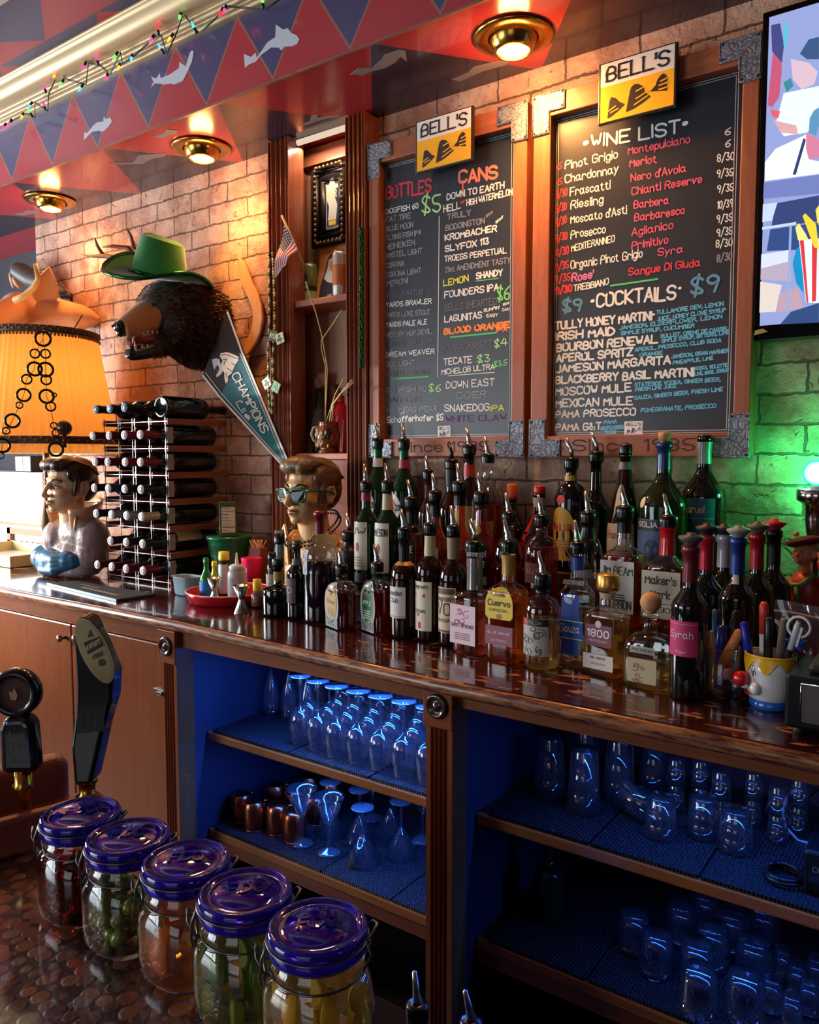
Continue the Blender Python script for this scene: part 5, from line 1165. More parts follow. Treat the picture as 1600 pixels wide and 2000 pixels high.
for px, base, top, lab, c1, c2, nm in ((645, 1223, 1106, 'cut-glass decanter of amber whisky with a gold oval label', (196, 160, 92), (120, 84, 40), 'Crown'), (716, 1234, 1104, 'cut-glass decanter of amber whisky with a green oval label', (34, 92, 52), (216, 226, 200), 'APPLE')):
    tx = [('#dot', .62, .09, .2, (176, 40, 30), 1), (nm, .44, .06, .78, c2, 1.8), ('#lines', .34, .016, .6, c2, 4)]
    F('whisky_decanter', lab, px, base, top, 70, .0135, .60, .82, CLEAR, sh='e', sx=1.0, sy=.62, p=2.6, foot=None, liquid=REDWH, lev=.66, foil=(.84, .985, (30, 28, 26) if c1[0] > 100 else (28, 70, 44)), rz=-22,
      labels=[('cut_rim', .03, .80, .82, (170, 172, 172), 'ell', [('#zig', .12, .05, .5, (40, 40, 40), 1.6)]), ('cut_base', .02, .22, .70, (164, 166, 168), 'rect', [('#zig', .12, .07, .95, (36, 36, 38), 1.8), ('#zig', .12, .035, .95, (220, 220, 220), 1.2)], 0, 2), ('gold_edge', .15, .76, .64, (220, 206, 150), 'ell', [], 0, 3), ('oval_label', .17, .74, .58, c1, 'ell', tx, 0, 4)])
F('whisky_bottle', 'brown whisky bottle with a plain white label and gold edge', 774, 1244, 1040, 54, .0135, .56, .72, G_BROWN, sh='e', foil=(.74, 1, (30, 24, 22)), collar=(.70, .735, (176, 130, 66)), labels=[('white_label', .20, .50, .92, (220, 212, 206), 'rect', [('Canadian', .42, .045, .7, INK, 1.4), ('Club', .35, .045, .4, INK, 1.4), ('#bar', .215, .012, 1.0, (196, 150, 80), 1)], -12)])
F('whisky_bottle', 'brown whisky bottle with a big red seven on its label', 824, 1253, 1032, 56, .0135, .58, .74, G_BROWN, sh='e', collar=(.76, .94, (206, 190, 150)), labels=[('cream_label', .10, .54, .92, CREAM, 'rect', [("Seagram's", .48, .035, .7, INK, 1.2), ('7', .24, .18, .42, (200, 24, 50), 7), ('CROWN', .26, .03, .5, INK, 1.2), ('#bar', .15, .06, .12, (200, 24, 50), 1)], -12)])
F('whisky_bottle', 'brown whisky bottle with cream label lettered VO', 870, 1259, 1036, 56, .0135, .56, .72, G_BROWN, sh='e', collar=(.76, .95, (150, 126, 90)), labels=[('cream_label', .12, .52, .95, (206, 188, 150), 'rect', [("Seagram's", .40, .045, .85, (96, 60, 40), 1.6), ('VO', .28, .10, .6, (70, 40, 30), 3.4), ('#bar', .485, .05, .9, (110, 60, 44), 1), ('CANADIAN', .215, .03, .8, (96, 60, 40), 1.2), ('#bar', .135, .02, 1.0, (120, 50, 40), 1)], -12)])
F('whiskey_jar_bottle', 'pink moonshine jar bottle with a bent spout and pale pink label', 908, 1272, 1064, 72, .0185, .52, .60, CLEAR, sh='e', p=3.4, liquid=PINKL, lev=.48, stop='bent', foil=(.60, .90, mat('wrinkled_film', (150, 146, 142), .15, .6)), labels=[('pink_label', .10, .47, .86, (232, 200, 204), 'rect', [('#swirl', .34, .16, .8, (186, 60, 100), 1.3), ('SWEET REVENGE', .26, .030, .9, (90, 50, 60), 1.2), ('#lines', .2, .008, .6, (150, 90, 100), 4)])], rz=-8)
F('tequila_bottle', 'square tequila bottle with yellow arched label', 974, 1281, 1062, 72, .0135, .60, .72, CLEAR, p=4.0, sh='c', liquid=AMBERL, lev=.62, foil=(.76, .98, (196, 152, 84)), labels=[('yellow_label', .38, .66, .84, (238, 204, 70), 'arch', [('Jose', .585, .035, .4, INK, 1.4), ('Cuervo', .50, .05, .8, INK, 2.2), ('ESPECIAL', .45, .02, .7, INK, 1.0), ('#dot', .405, .05, .2, (176, 130, 60), 1)]), ('rose_label', .15, .32, .84, (150, 90, 100), 'rect', [('BLUE AGAVE', .25, .022, .8, (230, 210, 210), 1.0), ('#lines', .2, .006, .6, (200, 160, 170), 2)])], rz=-4, sy=.85)
F('tequila_bottle', 'clear stout tequila bottle with an engraved grey skeleton-style picture label', 1043, 1292, 1122, 68, .0150, .62, .82, CLEAR, sh='e', liquid=PALEG, lev=.55, foil=(.85, 1, (20, 20, 20)), labels=[('picture_label', .16, .50, .98, (176, 170, 158), 'rect', [('#swirl', .33, .3, .9, (60, 54, 48), 1.6), ('#swirl', .33, .3, .9, (96, 88, 78), 1.4)], -10), ('black_band', .50, .58, .98, (34, 32, 32), 'rect', [('ESPOLON', .525, .03, .6, (150, 146, 140), 1.2)], -10), ('red_band', .50, .58, .36, (196, 44, 40), 'rect', [], -45, 2)])
F('tequila_bottle', 'clear square tequila bottle with a blue label and blue neck band', 1112, 1306, 1072, 64, .0145, .58, .78, CLEAR, p=3.6, sh='c', liquid=WATERL, lev=.5, collar=(.82, .93, (36, 66, 150)), labels=[('blue_label', .24, .40, .86, (36, 104, 190), 'rect', [('Sauza', .30, .065, .75, (232, 236, 240), 2.2), ('#bar', .395, .008, 1.0, (220, 226, 230), 1), ('#bar', .245, .008, 1.0, (220, 226, 230), 1)]), ('blue_panel', .10, .62, .6, (34, 74, 170), 'rect', [], 0, 0), ('embossing', .70, .735, .7, (170, 174, 176), 'rect', [('SAUZA', .705, .025, .9, (90, 94, 96), 1.2)])], rz=-4, sy=.85)
F('tequila_bottle', 'tapered tequila bottle with mauve label and big gold cap', 1170, 1316, 1138, 78, .0145, .66, .80, CLEAR, p=4.5, sh='c', foot=.0440, liquid=GOLDL, lev=.66, stop='cap', cap=(mat('gold_cap', (206, 152, 72), .3, .7), .0235, .026), collar=(.86, .93, (196, 170, 140)), labels=[('mauve_label', .34, .58, .74, (130, 64, 84), 'rect', [('1800', .45, .075, .8, (236, 226, 224), 3.2), ('REPOSADO', .39, .025, .7, (220, 190, 196), 1.0)]), ('cream_label', .08, .25, .84, (222, 208, 196), 'rect', [('100% AGAVE', .2, .02, .5, (120, 70, 70), .9), ('#lines', .15, .006, .5, (150, 110, 100), 2)]), ('seal', .55, .63, .17, (214, 200, 186), 'ell', [], 0, 2)], rz=-10, sy=.8)
F('tequila_decanter', 'squat clear tequila decanter with a round cork stopper', 1252, 1342, 1186, 98, .0150, .44, .72, CLEAR, p=3.2, sh='e', sy=.72, liquid=PALEG, lev=.36, stop='ball', labels=[('silver_plate', .47, .56, .52, (178, 174, 160), 'rect', [('PATRON', .50, .03, .8, (90, 84, 74), 1.2)]), ('pressed_panel', .08, .40, .6, (190, 170, 130), 'rect', [('#swirl', .2, .2, .7, (130, 80, 60), 1.2)])], rz=-6)
F('wine_bottle', 'dark wine bottle with a magenta label and grey stopper, by the pen glass', 1333, 1352, 1058, 66, .0140, .60, .74, G_WINE, foil=(.76, 1, (108, 34, 40)), stop='vac', cap=(74, 70, 74), labels=[('magenta_label', .29, .52, .96, (196, 44, 96), 'rect', [('Syrah', .41, .045, .7, (236, 220, 226), 1.4), ('#bar', .50, .004, .9, (220, 130, 160), 1), ('TOM', .31, .016, .3, (236, 220, 226), .9)], -10)])

# ------------------------------------------------------------------ left end of the back bar: rack, lamp, busts, tray
RX0, RX1, RY0, RY1, RZ0 = -2.725, -2.352, 1.80, 2.075, 0.962
PIT = 0.0975; CPX = (RX1 - RX0) / 4
rk = thing('wine_rack', 'wire fronted wooden wine rack, four columns by six rows, full of bottles', 'wine rack', ((RX0 + RX1) / 2, 1.94, CT))
WIRE = mat('galvanised_wire', (112, 114, 120), 0.38, 0.85)
SLATW = wood('rack_slat', (110, 62, 44), (146, 88, 62), 'y', 0.5, 0.1)
for lv in range(7):
    z = RZ0 + PIT * lv
    for ci in range(5):
        x = RX0 + CPX * ci
        part('wood_slat', SLATW, lambda b: b.box(x - 0.009, x + 0.009, RY0, RY1, z - 0.011, z + 0.011), rk)
b = MB()
for y in (RY0 - 0.002, RY1 + 0.002):
    for ci in range(5):
        for dx in ((-0.004, 0.004) if ci == 2 else (0,)): b.box(RX0 + CPX * ci - 0.0012 + dx * 2, RX0 + CPX * ci + 0.0012 + dx * 2, y - 0.0012, y + 0.0012, CT + 0.001, RZ0 + PIT * 6 + 0.016)
    for lv in range(7): b.box(RX0 - 0.012, RX1 + 0.014, y - 0.0024, y, RZ0 + PIT * lv - 0.0012, RZ0 + PIT * lv + 0.0012)
b.build('wire_grid', WIRE, rk, w=True)
for lv in range(6):
    part('side_tag', mat('pale_tag', (150, 146, 150), .5), lambda b: b.box(RX1 - 0.002, RX1 + 0.001, RY0 + 0.004, RY0 + 0.03, RZ0 + PIT * lv + 0.02, RZ0 + PIT * (lv + 1) - 0.02), rk)
DARKB = mat('rack_bottle_glass', (16, 20, 20), 0.08, coat=0.5)
def rackbottle(lab, x, y1, z, c, end, H=0.32, R=0.037, lname=None):
    t = thing('wine_bottle', lab, 'wine bottle', (x, y1, z), 0, 'wine bottles lying in the rack'); t.rotation_euler = (pi / 2, 0, 0)
    o = prof(R, H, 0.0135, 0.60, 0.76)
    simple('glass', DARKB, lambda b: b.lathe(o, 22), t)
    simple('neck_foil', mat('foil_%d_%d_%d' % c, c, 0.28, 0.2), lambda b: b.lathe([(0.0150, 0.775 * H), (0.0146, H - 0.02), (0.0166, H - 0.016), (0.0166, H - 0.004)], 20, cap=False), t)
    simple('foil_end', col(end, 0.4), lambda b: b.lathe([(0.0166, H - 0.004), (0.0150, H + 0.0008), (0.001, H + 0.001)], 20, cap=False), t)
    simple('end_stamp', col(c, 0.4), lambda b: b.torus((0, 0, H + 0.0012), 0.0075, 0.0011, 16, 5), t)
    if lname: simple('paper_label', col((196, 176, 140)), lambda b: patch(b, R + .0006, .08, .19, 0, pi), t)
    return t
RED, MAR, BLK, BLU, SIL, CRM, LB = (126, 22, 44), (92, 20, 36), (30, 34, 46), (42, 66, 104), (140, 146, 156), (200, 188, 164), (120, 150, 180)
rows = [[(RED, 'dark red'), (MAR, 'maroon'), (RED, 'red'), (RED, 'bright red')], [(MAR, 'maroon'), (MAR, 'maroon'), (RED, 'red'), (RED, 'red')], [(BLK, 'black'), (BLU, 'blue'), (BLK, 'black'), (BLK, 'black')],
        [(BLK, 'dark grey'), (SIL, 'silver'), (SIL, 'silver'), (CRM, 'cream')], [None, (BLK, 'black'), (BLK, 'black'), (BLK, 'black')], [(MAR, 'maroon'), (MAR, 'maroon'), (RED, 'red'), (RED, 'red')]]
for ri, row in enumerate(rows):
    for ci, e in enumerate(row):
        if not e: continue
        z = RZ0 + PIT * (5 - ri) + 0.011 + 0.0378
        rackbottle('wine bottle with %s foil, %s from the left in the rack\'s %s row' % (e[1], ORD[ci + 1] if ri != 4 else ORD[ci], ORD[ri + 1]), RX0 + CPX * (ci + .5), 2.045 - random.uniform(0, .012), z, e[0], (226, 214, 214) if ri != 3 else (226, 230, 232), lname='l' if (ri, ci) in ((4, 3),) else None)
for ci, (c, nm) in enumerate(((BLK, 'left'), (SIL, 'middle'), (SIL, 'right'))):
    rackbottle('dark wine bottle lying on top of the rack, %s of three necks pointing out' % nm, RX0 + 0.05 + CPX * ci * .95, 2.05, RZ0 + PIT * 6 + 0.0505, (28, 30, 38), (120, 150, 170))
t = rackbottle('large dark wine bottle lying on the top right of the rack', RX1 - 0.055, 1.82, RZ0 + PIT * 6 + 0.0545, BLK, (60, 60, 70), .30, .042); t.rotation_euler = (-pi / 2, 0, 0)

# bar mat with raised pale lettering under the rack front
bm_ = thing('spill_mat', 'black ribbed spill mat with raised pale lettering in front of the wine rack', 'bar mat', (-2.45, 1.62, CT))
MP = [onz(92, 1143, CT), onz(228, 1176, CT), onz(330, 1164, CT), onz(216, 1131, CT)]
MP[3].y = MP[2].y = 1.640;  MP[3].x = -2.69; MP[2].x = -2.215
b = MB(); b.prism([(p.x, p.y) for p in MP], lambda u, v: (u, v, CT + 0.0006), (0, 0, 0.0085)); b.build('rubber', RIB, bm_, w=True, bevel=0.002)
ex = (MP[1] - MP[0]); ey = (MP[3] - MP[0])
b = MB(); b.prism([(p.x, p.y) for p in (MP[0], MP[1], MP[1] + ey * .03, MP[0] + ey * .03)], lambda u, v: (u, v - 0.002, CT + 0.0007), (0, 0, 0.0092)); b.build('smooth_edge', mat('pale_rubber_edge', (120, 140, 150), .35), bm_, w=True)
b = MB()
fm = lambda u, v: MP[0] + ex * u + ey * v + Vector((0, 0, 0.0098))
for i in range(9): ribbon(b, [(0.36 + i * .055, .32), (0.37 + i * .055, .50), (0.385 + i * .055, .34), (0.395 + i * .055, .48), (0.40 + i * .055, .33)], .012, fm)
ribbon(b, [(.24, .66), (.30, .72), (.36, .68), (.44, .73)], .05, fm); b.build('raised_lettering', col((190, 180, 140)), bm_, w=True)

# amber lamp
LX, LY, LZ0, LZ1, LR0, LR1 = -3.135, 1.795, 1.434, 1.925, 0.285, 0.205
lp_ = thing('table_lamp', 'table lamp with a big pleated amber shade edged in braid', 'lamp', (LX, LY, CT))
def lamp_r(z): f_ = min(max((z - LZ0) / (LZ1 - LZ0), -.05), 1.0); return LR0 + (LR1 - LR0) * f_ + 0.012 * (1 - f_) ** 3
def shade_mat():
    m = bpy.data.materials.new('amber_pleats'); m.use_nodes = True; t = NT(m); t.t.nodes.remove(t.p)
    d = t.n('ShaderNodeBsdfDiffuse'); d.inputs[0].default_value = lin((236, 184, 116)); tr = t.n('ShaderNodeBsdfTranslucent'); tr.inputs[0].default_value = lin((242, 176, 92))
    mx = t.n('ShaderNodeMixShader'); mx.inputs[0].default_value = 0.55; t.l(d.outputs[0], mx.inputs[1]); t.l(tr.outputs[0], mx.inputs[2]); t.l(mx.outputs[0], t.t.nodes['Material Output'].inputs[0]); return m
b = MB()
NP = 360
def shp(u, v):
    a = 2 * pi * u; z = LZ0 + (LZ1 - LZ0) * v; k = u * 64; r = lamp_r(z) + 0.0085 * abs(((k % 1.0) - .5) * 2) + 0.002 * sin(k * 1.7)
    return (LX + r * cos(a), LY + r * sin(a), z)
b.grid(shp, NP, 12, True, True); sh_ = b.build('shade', shade_mat(), lp_, w=True)
BRAID = mat('braid_trim', (96, 72, 52), 0.7)
for z, nm in ((LZ1 - 0.006, 'top_braid'), (LZ0 + 0.052, 'bottom_braid')):
    b = MB(); r = lamp_r(z) + 0.0105
    b.lathe([(r - 0.003, z - 0.016), (r + 0.002, z - 0.014), (r + 0.002, z + 0.012), (r - 0.003, z + 0.014)], 120, (LX, LY, 0), cap=False)
    bt_ = b.build(nm, BRAID, sh_, w=True)
    b = MB()
    for i in range(100):
        a = 2 * pi * i / 100; b.ell((LX + (r + .003) * cos(a), LY + (r + .003) * sin(a), z - 0.002 + 0.010 * (i % 2)), (0.005, 0.005, 0.0045), 6, 4)
        if z > 1.8: b.ell((LX + (r + .002) * cos(a), LY + (r + .002) * sin(a), z - 0.020), (0.0055, 0.0055, 0.008), 6, 4)
    b.build('braid_knot', mat('braid_gold', (150, 108, 66), 0.6), bt_, w=True)
part('stem', mat('old_bronze', (86, 62, 40), .35, .8), lambda b: b.lathe([(0.048, 0.001), (0.050, 0.012), (0.03, 0.03), (0.02, 0.05), (0.014, 0.1), (0.026, 0.16), (0.03, 0.22), (0.016, 0.30), (0.012, 0.42), (0.012, 0.78), (0.004, 0.80)], 28, (LX, LY, CT)), lp_)
part('bulb', glow('lamp_bulb', (255, 196, 110), 6), lambda b: b.ell((LX, LY, 1.77), (0.035, 0.035, 0.05), 16, 12), lp_)
part('spider', mat('old_bronze', (86, 62, 40), .35, .8), lambda b: [b.tube([(LX, LY, 1.745), (LX + lamp_r(1.99) * cos(a), LY + lamp_r(1.99) * sin(a), 1.992)], 0.0025, 6) for a in (0.3, 2.39, 4.49)], lp_)
light('lamp_light', 'POINT', (LX, LY, 1.70), 4.6, (1.0, 0.74, 0.42), size=0.07)

# ring garland hung over the shade
def on_shade(px, py, gap=0.034):
    d = ray(px, py); best = None
    t0 = 2.2
    for i in range(1400):
        p = CAM + d * (t0 + i * 0.001)
        e = hypot(p.x - LX, p.y - LY) - (lamp_r(p.z) + gap)
        if best is None or e < best[0]: best = (e, p.copy())
        if e <= 0: return p
    return best[1]
RG = [(323, 83, 57), (262, 195, 35), (342, 196, 35), (260, 310, 53), (343, 315, 55), (200, 388, 37), (347, 392, 38), (178, 506, 50), (350, 516, 53), (408, 506, 17), (145, 583, 25), (381, 592, 36), (93, 700, 53), (46, 775, 27), (18, 885, 55), (4, 962, 25), (404, 735, 24), (420, 790, 27), (420, 915, 53)]
gl_ = thing('ring_garland', 'garland of dark green foil rings draped over the amber lampshade', 'garland', on_shade(84, 645))
GRN = mat('green_foil_ring', (20, 44, 26), 0.28, 0.6)
cen = []
for x, y, r in RG:
    p = on_shade(x / 3.847, 640 + y / 3.847); cen.append(p); nrm = (CAM - p).normalized(); q = nrm.to_track_quat('Z', 'Y').to_matrix()
    b = MB(); b.torus(p, r / 3.847 * mpp(p) * .92, r / 3.847 * mpp(p) * .13 + 0.0012, 26, 8, q); b.build('ring', GRN, gl_, w=True)
b = MB()
for seq in ((0, 1, 3, 5, 7, 10, 12, 13, 14, 15), (0, 2, 4, 6, 8, 11, 16, 17, 18)):
    Q = [(323, 0)] + [RG[i][:2] for i in seq]; W = []
    for q0, q1 in zip(Q, Q[1:]): W += [on_shade((q0[0] + (q1[0] - q0[0]) * k / 4) / 3.847, 640 + (q0[1] + (q1[1] - q0[1]) * k / 4) / 3.847, 0.033) for k in range(4)]
    b.tube(W, 0.0012, 5)
b.build('string', mat('green_string', (30, 50, 30), .6), gl_, w=True)

def plaster_paint(name, rgb): return mat(name, rgb, 0.38, coat=0.25)
def noise_bump(m, sc_, st, di, stretch=(1, 1, 1)):
    t = NT(m); t.bump(t.noise(t.coord(stretch), sc_, 4, .6, .4), st, di); return m
SKIN = plaster_paint('painted_skin', (206, 160, 112)); SKIN2 = plaster_paint('painted_skin_pale', (214, 172, 130))
HAIR1 = noise_bump(plaster_paint('painted_hair_gilt', (112, 80, 46)), 60, .8, .006, (1, .3, 1)); HAIR2 = noise_bump(plaster_paint('painted_hair_brown', (44, 26, 18)), 60, .6, .005, (1, .3, 1))
def bust(label, loc, skin, hair, jacket, gr=None, rz=0):
    t = thing('portrait_bust', label, 'bust', loc, radians(rz), 'painted plaster busts on the back bar')
    b = MB()
    b.ell((0, 0.008, 0.372), (0.071, 0.090, 0.093)); b.ell((0, -0.030, 0.318), (0.060, 0.058, 0.058)); b.ell((0, -0.046, 0.285), (0.047, 0.042, 0.040)); b.ell((0, -0.074, 0.262), (0.021, 0.016, 0.016), 12, 8)
    b.ell((0, -0.070, 0.372), (0.048, 0.022, 0.016), 14, 8); b.tube([(0, -0.086, 0.362), (0, -0.104, 0.336), (0, -0.114, 0.318), (0, -0.098, 0.308)], [0.009, 0.0095, 0.0125, 0.010], 12)
    for s in (-1, 1):
        b.ell((s * 0.011, -0.100, 0.313), (0.008, 0.010, 0.007), 10, 7); b.ell((s * 0.036, -0.062, 0.322), (0.022, 0.026, 0.022), 12, 8)
        b.ell((s * 0.073, 0.008, 0.338), (0.007, 0.018, 0.030), 12, 9); b.tube([(s * .077, 0.0, .362), (s * .083, .020, .368), (s * .083, .028, .345), (s * .077, .014, .312)], .0045, 8)
    b.ell((0, -0.086, 0.286), (0.022, 0.014, 0.013), 12, 8)
    b.tube([(0, 0.022, 0.10), (0, 0.018, 0.18), (0, 0.004, 0.29)], [0.075, 0.056, 0.050], 18)
    b.build('head', skin, t, remesh=0.0042, smooth=5)
    b = MB()
    b.ell((0, 0.030, 0.398), (0.079, 0.086, 0.066)); b.ell((0, 0.060, 0.360), (0.072, 0.054, 0.078)); b.ell((0, -0.040, 0.436), (0.064, 0.066, 0.034)); b.ell((-0.012, -0.082, 0.432), (0.044, 0.026, 0.026), 14, 9); b.ell((0.03, -0.07, 0.43), (0.03, 0.03, 0.026), 12, 8)
    for s in (-1, 1):
        b.ell((s * 0.062, 0.010, 0.396), (0.020, 0.064, 0.042), 14, 9); b.tube([(s * .0705, -.016, .385), (s * .0705, -.022, .345), (s * .066, -.026, .312)], [.011, .011, .008], 10)
    for i in range(22):     # combed locks
        x = -0.062 + 0.124 * i / 21; k = random.uniform(-.006, .006)
        b.tube([(x * .9, -.098 + abs(x) * .55, .428 + k), (x * .95, -.075 + abs(x) * .3, .456 - abs(x) * .25 + k), (x, -.02, .466 - abs(x) * .36), (x * 1.12, .04, .455 - abs(x) * .5), (x * 1.18, .095 - abs(x) * .2, .41 - abs(x) * .3)], [.004, .0065, .007, .007, .004], 7)
    b.build('hair', hair, t, remesh=0.0036, smooth=2)
    for s in (-1, 1):
        e = simple('eye', mat('painted_eye_white', (222, 214, 200), .2), lambda b: b.ell((s * 0.028, -0.0775, 0.346), (0.0135, 0.0085, 0.0078), 14, 10), t)
        simple('iris', mat('painted_iris', (40, 52, 66), .15), lambda b: b.ell((s * 0.0275, -0.0840, 0.3455), (0.0056, 0.0028, 0.0058), 12, 8), e)
        simple('eyelid', mat('painted_lash', (40, 26, 20), .4), lambda b: b.tube([(s * .0145, -.0830, .3455), (s * .021, -.0872, .3535), (s * .031, -.0862, .3545), (s * .0415, -.0765, .3485)], .0016, 6), e)
        simple('eyebrow', mat('painted_brow', (46, 30, 22), .5), lambda b: b.tube([(s * .013, -.0905, .3680), (s * .026, -.0900, .3755), (s * .040, -.0790, .3745), (s * .050, -.066, .367)], [.0022, .0034, .003, .0012], 7), t)
    simple('lips', mat('painted_lips', (150, 78, 62), .35), lambda b: (b.tube([(-.021, -.0885, .2885), (-.008, -.0995, .2925), (0, -.1000, .2905), (.008, -.0995, .2925), (.021, -.0885, .2885)], [.001, .0038, .0034, .0038, .001], 8), b.tube([(-.017, -.0905, .2855), (0, -.0995, .2815), (.017, -.0905, .2855)], [.001, .0046, .001], 8)), t)
    b = MB()
    b.ell((0, 0.030, 0.135), (0.130, 0.085, 0.085)); b.ell((0, 0.010, 0.082), (0.125, 0.085, 0.072))
    for s in (-1, 1): b.ell((s * 0.100, 0.028, 0.140), (0.060, 0.070, 0.078)); b.ell((s * 0.095, 0.02, 0.075), (0.062, 0.072, 0.07))
    b.lathe([(0.118, 0.001), (0.122, 0.012), (0.118, 0.05)], 30, sx=1.1, sy=.70)
    if rz: b.ell((0.02, .03, .155), (.125, .085, .085)); b.ell((-.06, .0, .13), (.08, .08, .09))
    b.build('jacket', jacket, t, remesh=0.006, smooth=4)
    return t
JK1 = noise_bump(plaster_paint('painted_jacket_tan', (196, 152, 98)), 20, .3, .01); JK2 = noise_bump(plaster_paint('painted_jacket_mauve', (150, 128, 124)), 14, .5, .015)
b1 = bust('painted bust of a quiff-haired man wearing green sunglasses, below the niche', (-1.758, 1.915, CT + 0.006), SKIN, HAIR1, JK1)
for s in (-1, 1):
    b = MB(); b.prism([(.035, .11), (.115, .13), (.135, .19), (.075, .245), (.05, .2)], lambda u, v: (s * u, 0.0 + (.135 - u) * -.55 - .02, v), (0, 0.012, 0)); b.build('collar', JK1, b1, bevel=.004)
b2 = bust('painted bust of a dark-haired man in mauve and blue, left of wine rack', (-2.890, 1.748, CT + 0.006), SKIN2, HAIR2, JK2, rz=3)
b = MB(); b.grid(lambda u, v: ((0.086 + .020 * v) * cos(pi * (-.28 + 1.56 * u)), (.022 + (.080 + .022 * v) * sin(pi * (-.28 + 1.56 * u))), .195 + .085 * v - .02 * cos(2 * pi * u)), 30, 6)
b.build('standing_collar', plaster_paint('painted_collar_peach', (214, 160, 124)), b2, solid=0.008)
b = MB(); b.tube([(.090 * cos(pi * (-.25 + 1.5 * k / 24)), .022 + .084 * sin(pi * (-.25 + 1.5 * k / 24)), .262 - .02 * cos(2 * pi * k / 24)) for k in range(25)], .0035, 7); b.tube([(.082, -.03, .235), (.095, -.045, .21), (.098, -.05, .18)], .006, 8); b.build('gilt_cord', GOLD, b2)
b = MB()
b.ell((-.095, -.035, .062), (.072, .072, .058)); b.ell((-.03, -.062, .056), (.085, .052, .052)); b.ell((.05, -.05, .06), (.05, .045, .042))
for k in range(3): b.tube([(-.150, .03, .03 + .022 * k), (-.125 + .006 * k, -.058, .028 + .022 * k), (-.06, -.085, .026 + .021 * k), (.02, -.088, .028 + .018 * k), (.088, -.055, .05 + .010 * k), (.125, 0, .06 + .006 * k)], [.012, .022, .024, .024, .020, .010], 12)
b.build('blue_sash', plaster_paint('painted_blue', (30, 92, 126)), b2, remesh=.005, smooth=3)

sg = thing('sunglasses', 'green framed sunglasses with black lenses on the bust below the niche', 'sunglasses', (b1.location.x, b1.location.y - 0.10, CT + .347))
GF = mat('green_frame', (24, 104, 66), 0.25, coat=.5)
b = MB()
def lens_pt(s, a): c_, s_ = cos(a), sin(a); e = (abs(c_) ** 2.6 + abs(s_) ** 2.6) ** (-1 / 2.6); return Vector((s * (.0335 + .0255 * e * c_ * (1 + .08 * s_)), -.004 + 0.0 + abs(.0335 + .0255 * e * c_) ** 2 * 4.2, .0 + .0205 * e * s_))
for s in (-1, 1): b.tube([lens_pt(s, 2 * pi * k / 26) for k in range(26)], .0034, 8, True); b.tube([(s * .060, .011, .016), (s * .074, .018, .017), (s * .081, .035, .016), (s * .084, .105, .010), (s * .082, .125, .0)], [.004, .0042, .0036, .0032, .0025], 8)
b.tube([(-.010, -.005, .008), (0, -.007, .011), (.010, -.005, .008)], .0032, 8); b.build('frame', GF, sg)
for s in (-1, 1):
    b = MB(); b.add([lens_pt(s, 2 * pi * k / 26) for k in range(26)], [tuple(range(26))]); b.build('lens', mat('black_lens', (10, 12, 18), .22, coat=.0), sg, solid=.0016)
nk = thing('bead_necklace', 'string of green and black beads round the neck of the sunglasses bust', 'necklace', (b1.location.x, b1.location.y, CT + .21))
b = MB()
for s in range(2):
    for k in range(54):
        a = 2 * pi * k / 54; b.ell(((.080 + .008 * s) * cos(a), .006 + (.092 + .006 * s) * sin(a), .050 * sin(a) + .030 - .012 * s), .0042, 7, 5)
b.build('bead', mat('green_black_bead', (22, 60, 34), .16, .4), nk)

kq = on_shade(125, 836, .035)
part('pull_knob', mat('dark_turned_wood', (62, 34, 22), .25, coat=.5), lambda b: (b.ell(kq, (.030, .030, .029), 20, 14), b.tube([kq - Vector((0, 0, .02)), kq - Vector((0, 0, .075))], .008, 10)), lp_)
bx_ = thing('small_black_box', 'small black box with a white printed card, on the alcove ledge', 'box', (ony(60, 928, 2.2).x, 2.21, 1.3405))
simple('box', BLACK, lambda b: b.box(-.075, .075, -.05, .05, 0, .085), bx_, bevel=.004)
cdp = simple('card', col((214, 210, 196)), lambda b: b.box(-.07, .0, -.0515, -.0502, .01, .078), bx_)
b = MB(); [b.box(-.06, -.012, -.0522, -.0516, .02 + .014 * k, .024 + .014 * k) for k in range(4)]; b.build('card_print', col((70, 70, 66)), cdp)
tq = onz(60, 1128, CT)
tq.x = -3.275
tr_ = thing('shallow_tray', 'shallow cream tray with riveted rim at the far left of worktop', 'tray', (tq.x - .28, 1.83, CT))
part('tray_rim', mat('cream_enamel', (216, 196, 140), .4), lambda b: (b.box(tq.x - .62, tq.x, 1.70, 1.712, CT + .0008, CT + .05), b.box(tq.x - .62, tq.x, 2.03, 2.042, CT + .0008, CT + .05), b.box(tq.x - .012, tq.x, 1.712, 2.03, CT + .0008, CT + .05), b.box(tq.x - .62, tq.x - .608, 1.712, 2.03, CT + .0008, CT + .05)), tr_, bevel=.003)
part('tray_base', mat('white_enamel', (214, 214, 206), .3), lambda b: b.box(tq.x - .608, tq.x - .012, 1.712, 2.03, CT + .0008, CT + .006), tr_)
part('rivet', mat('dark_rivet', (70, 60, 46), .4), lambda b: [b.ell((tq.x - .03 - .05 * k, 2.036, CT + .051), .004, 8, 5) for k in range(11)], tr_)

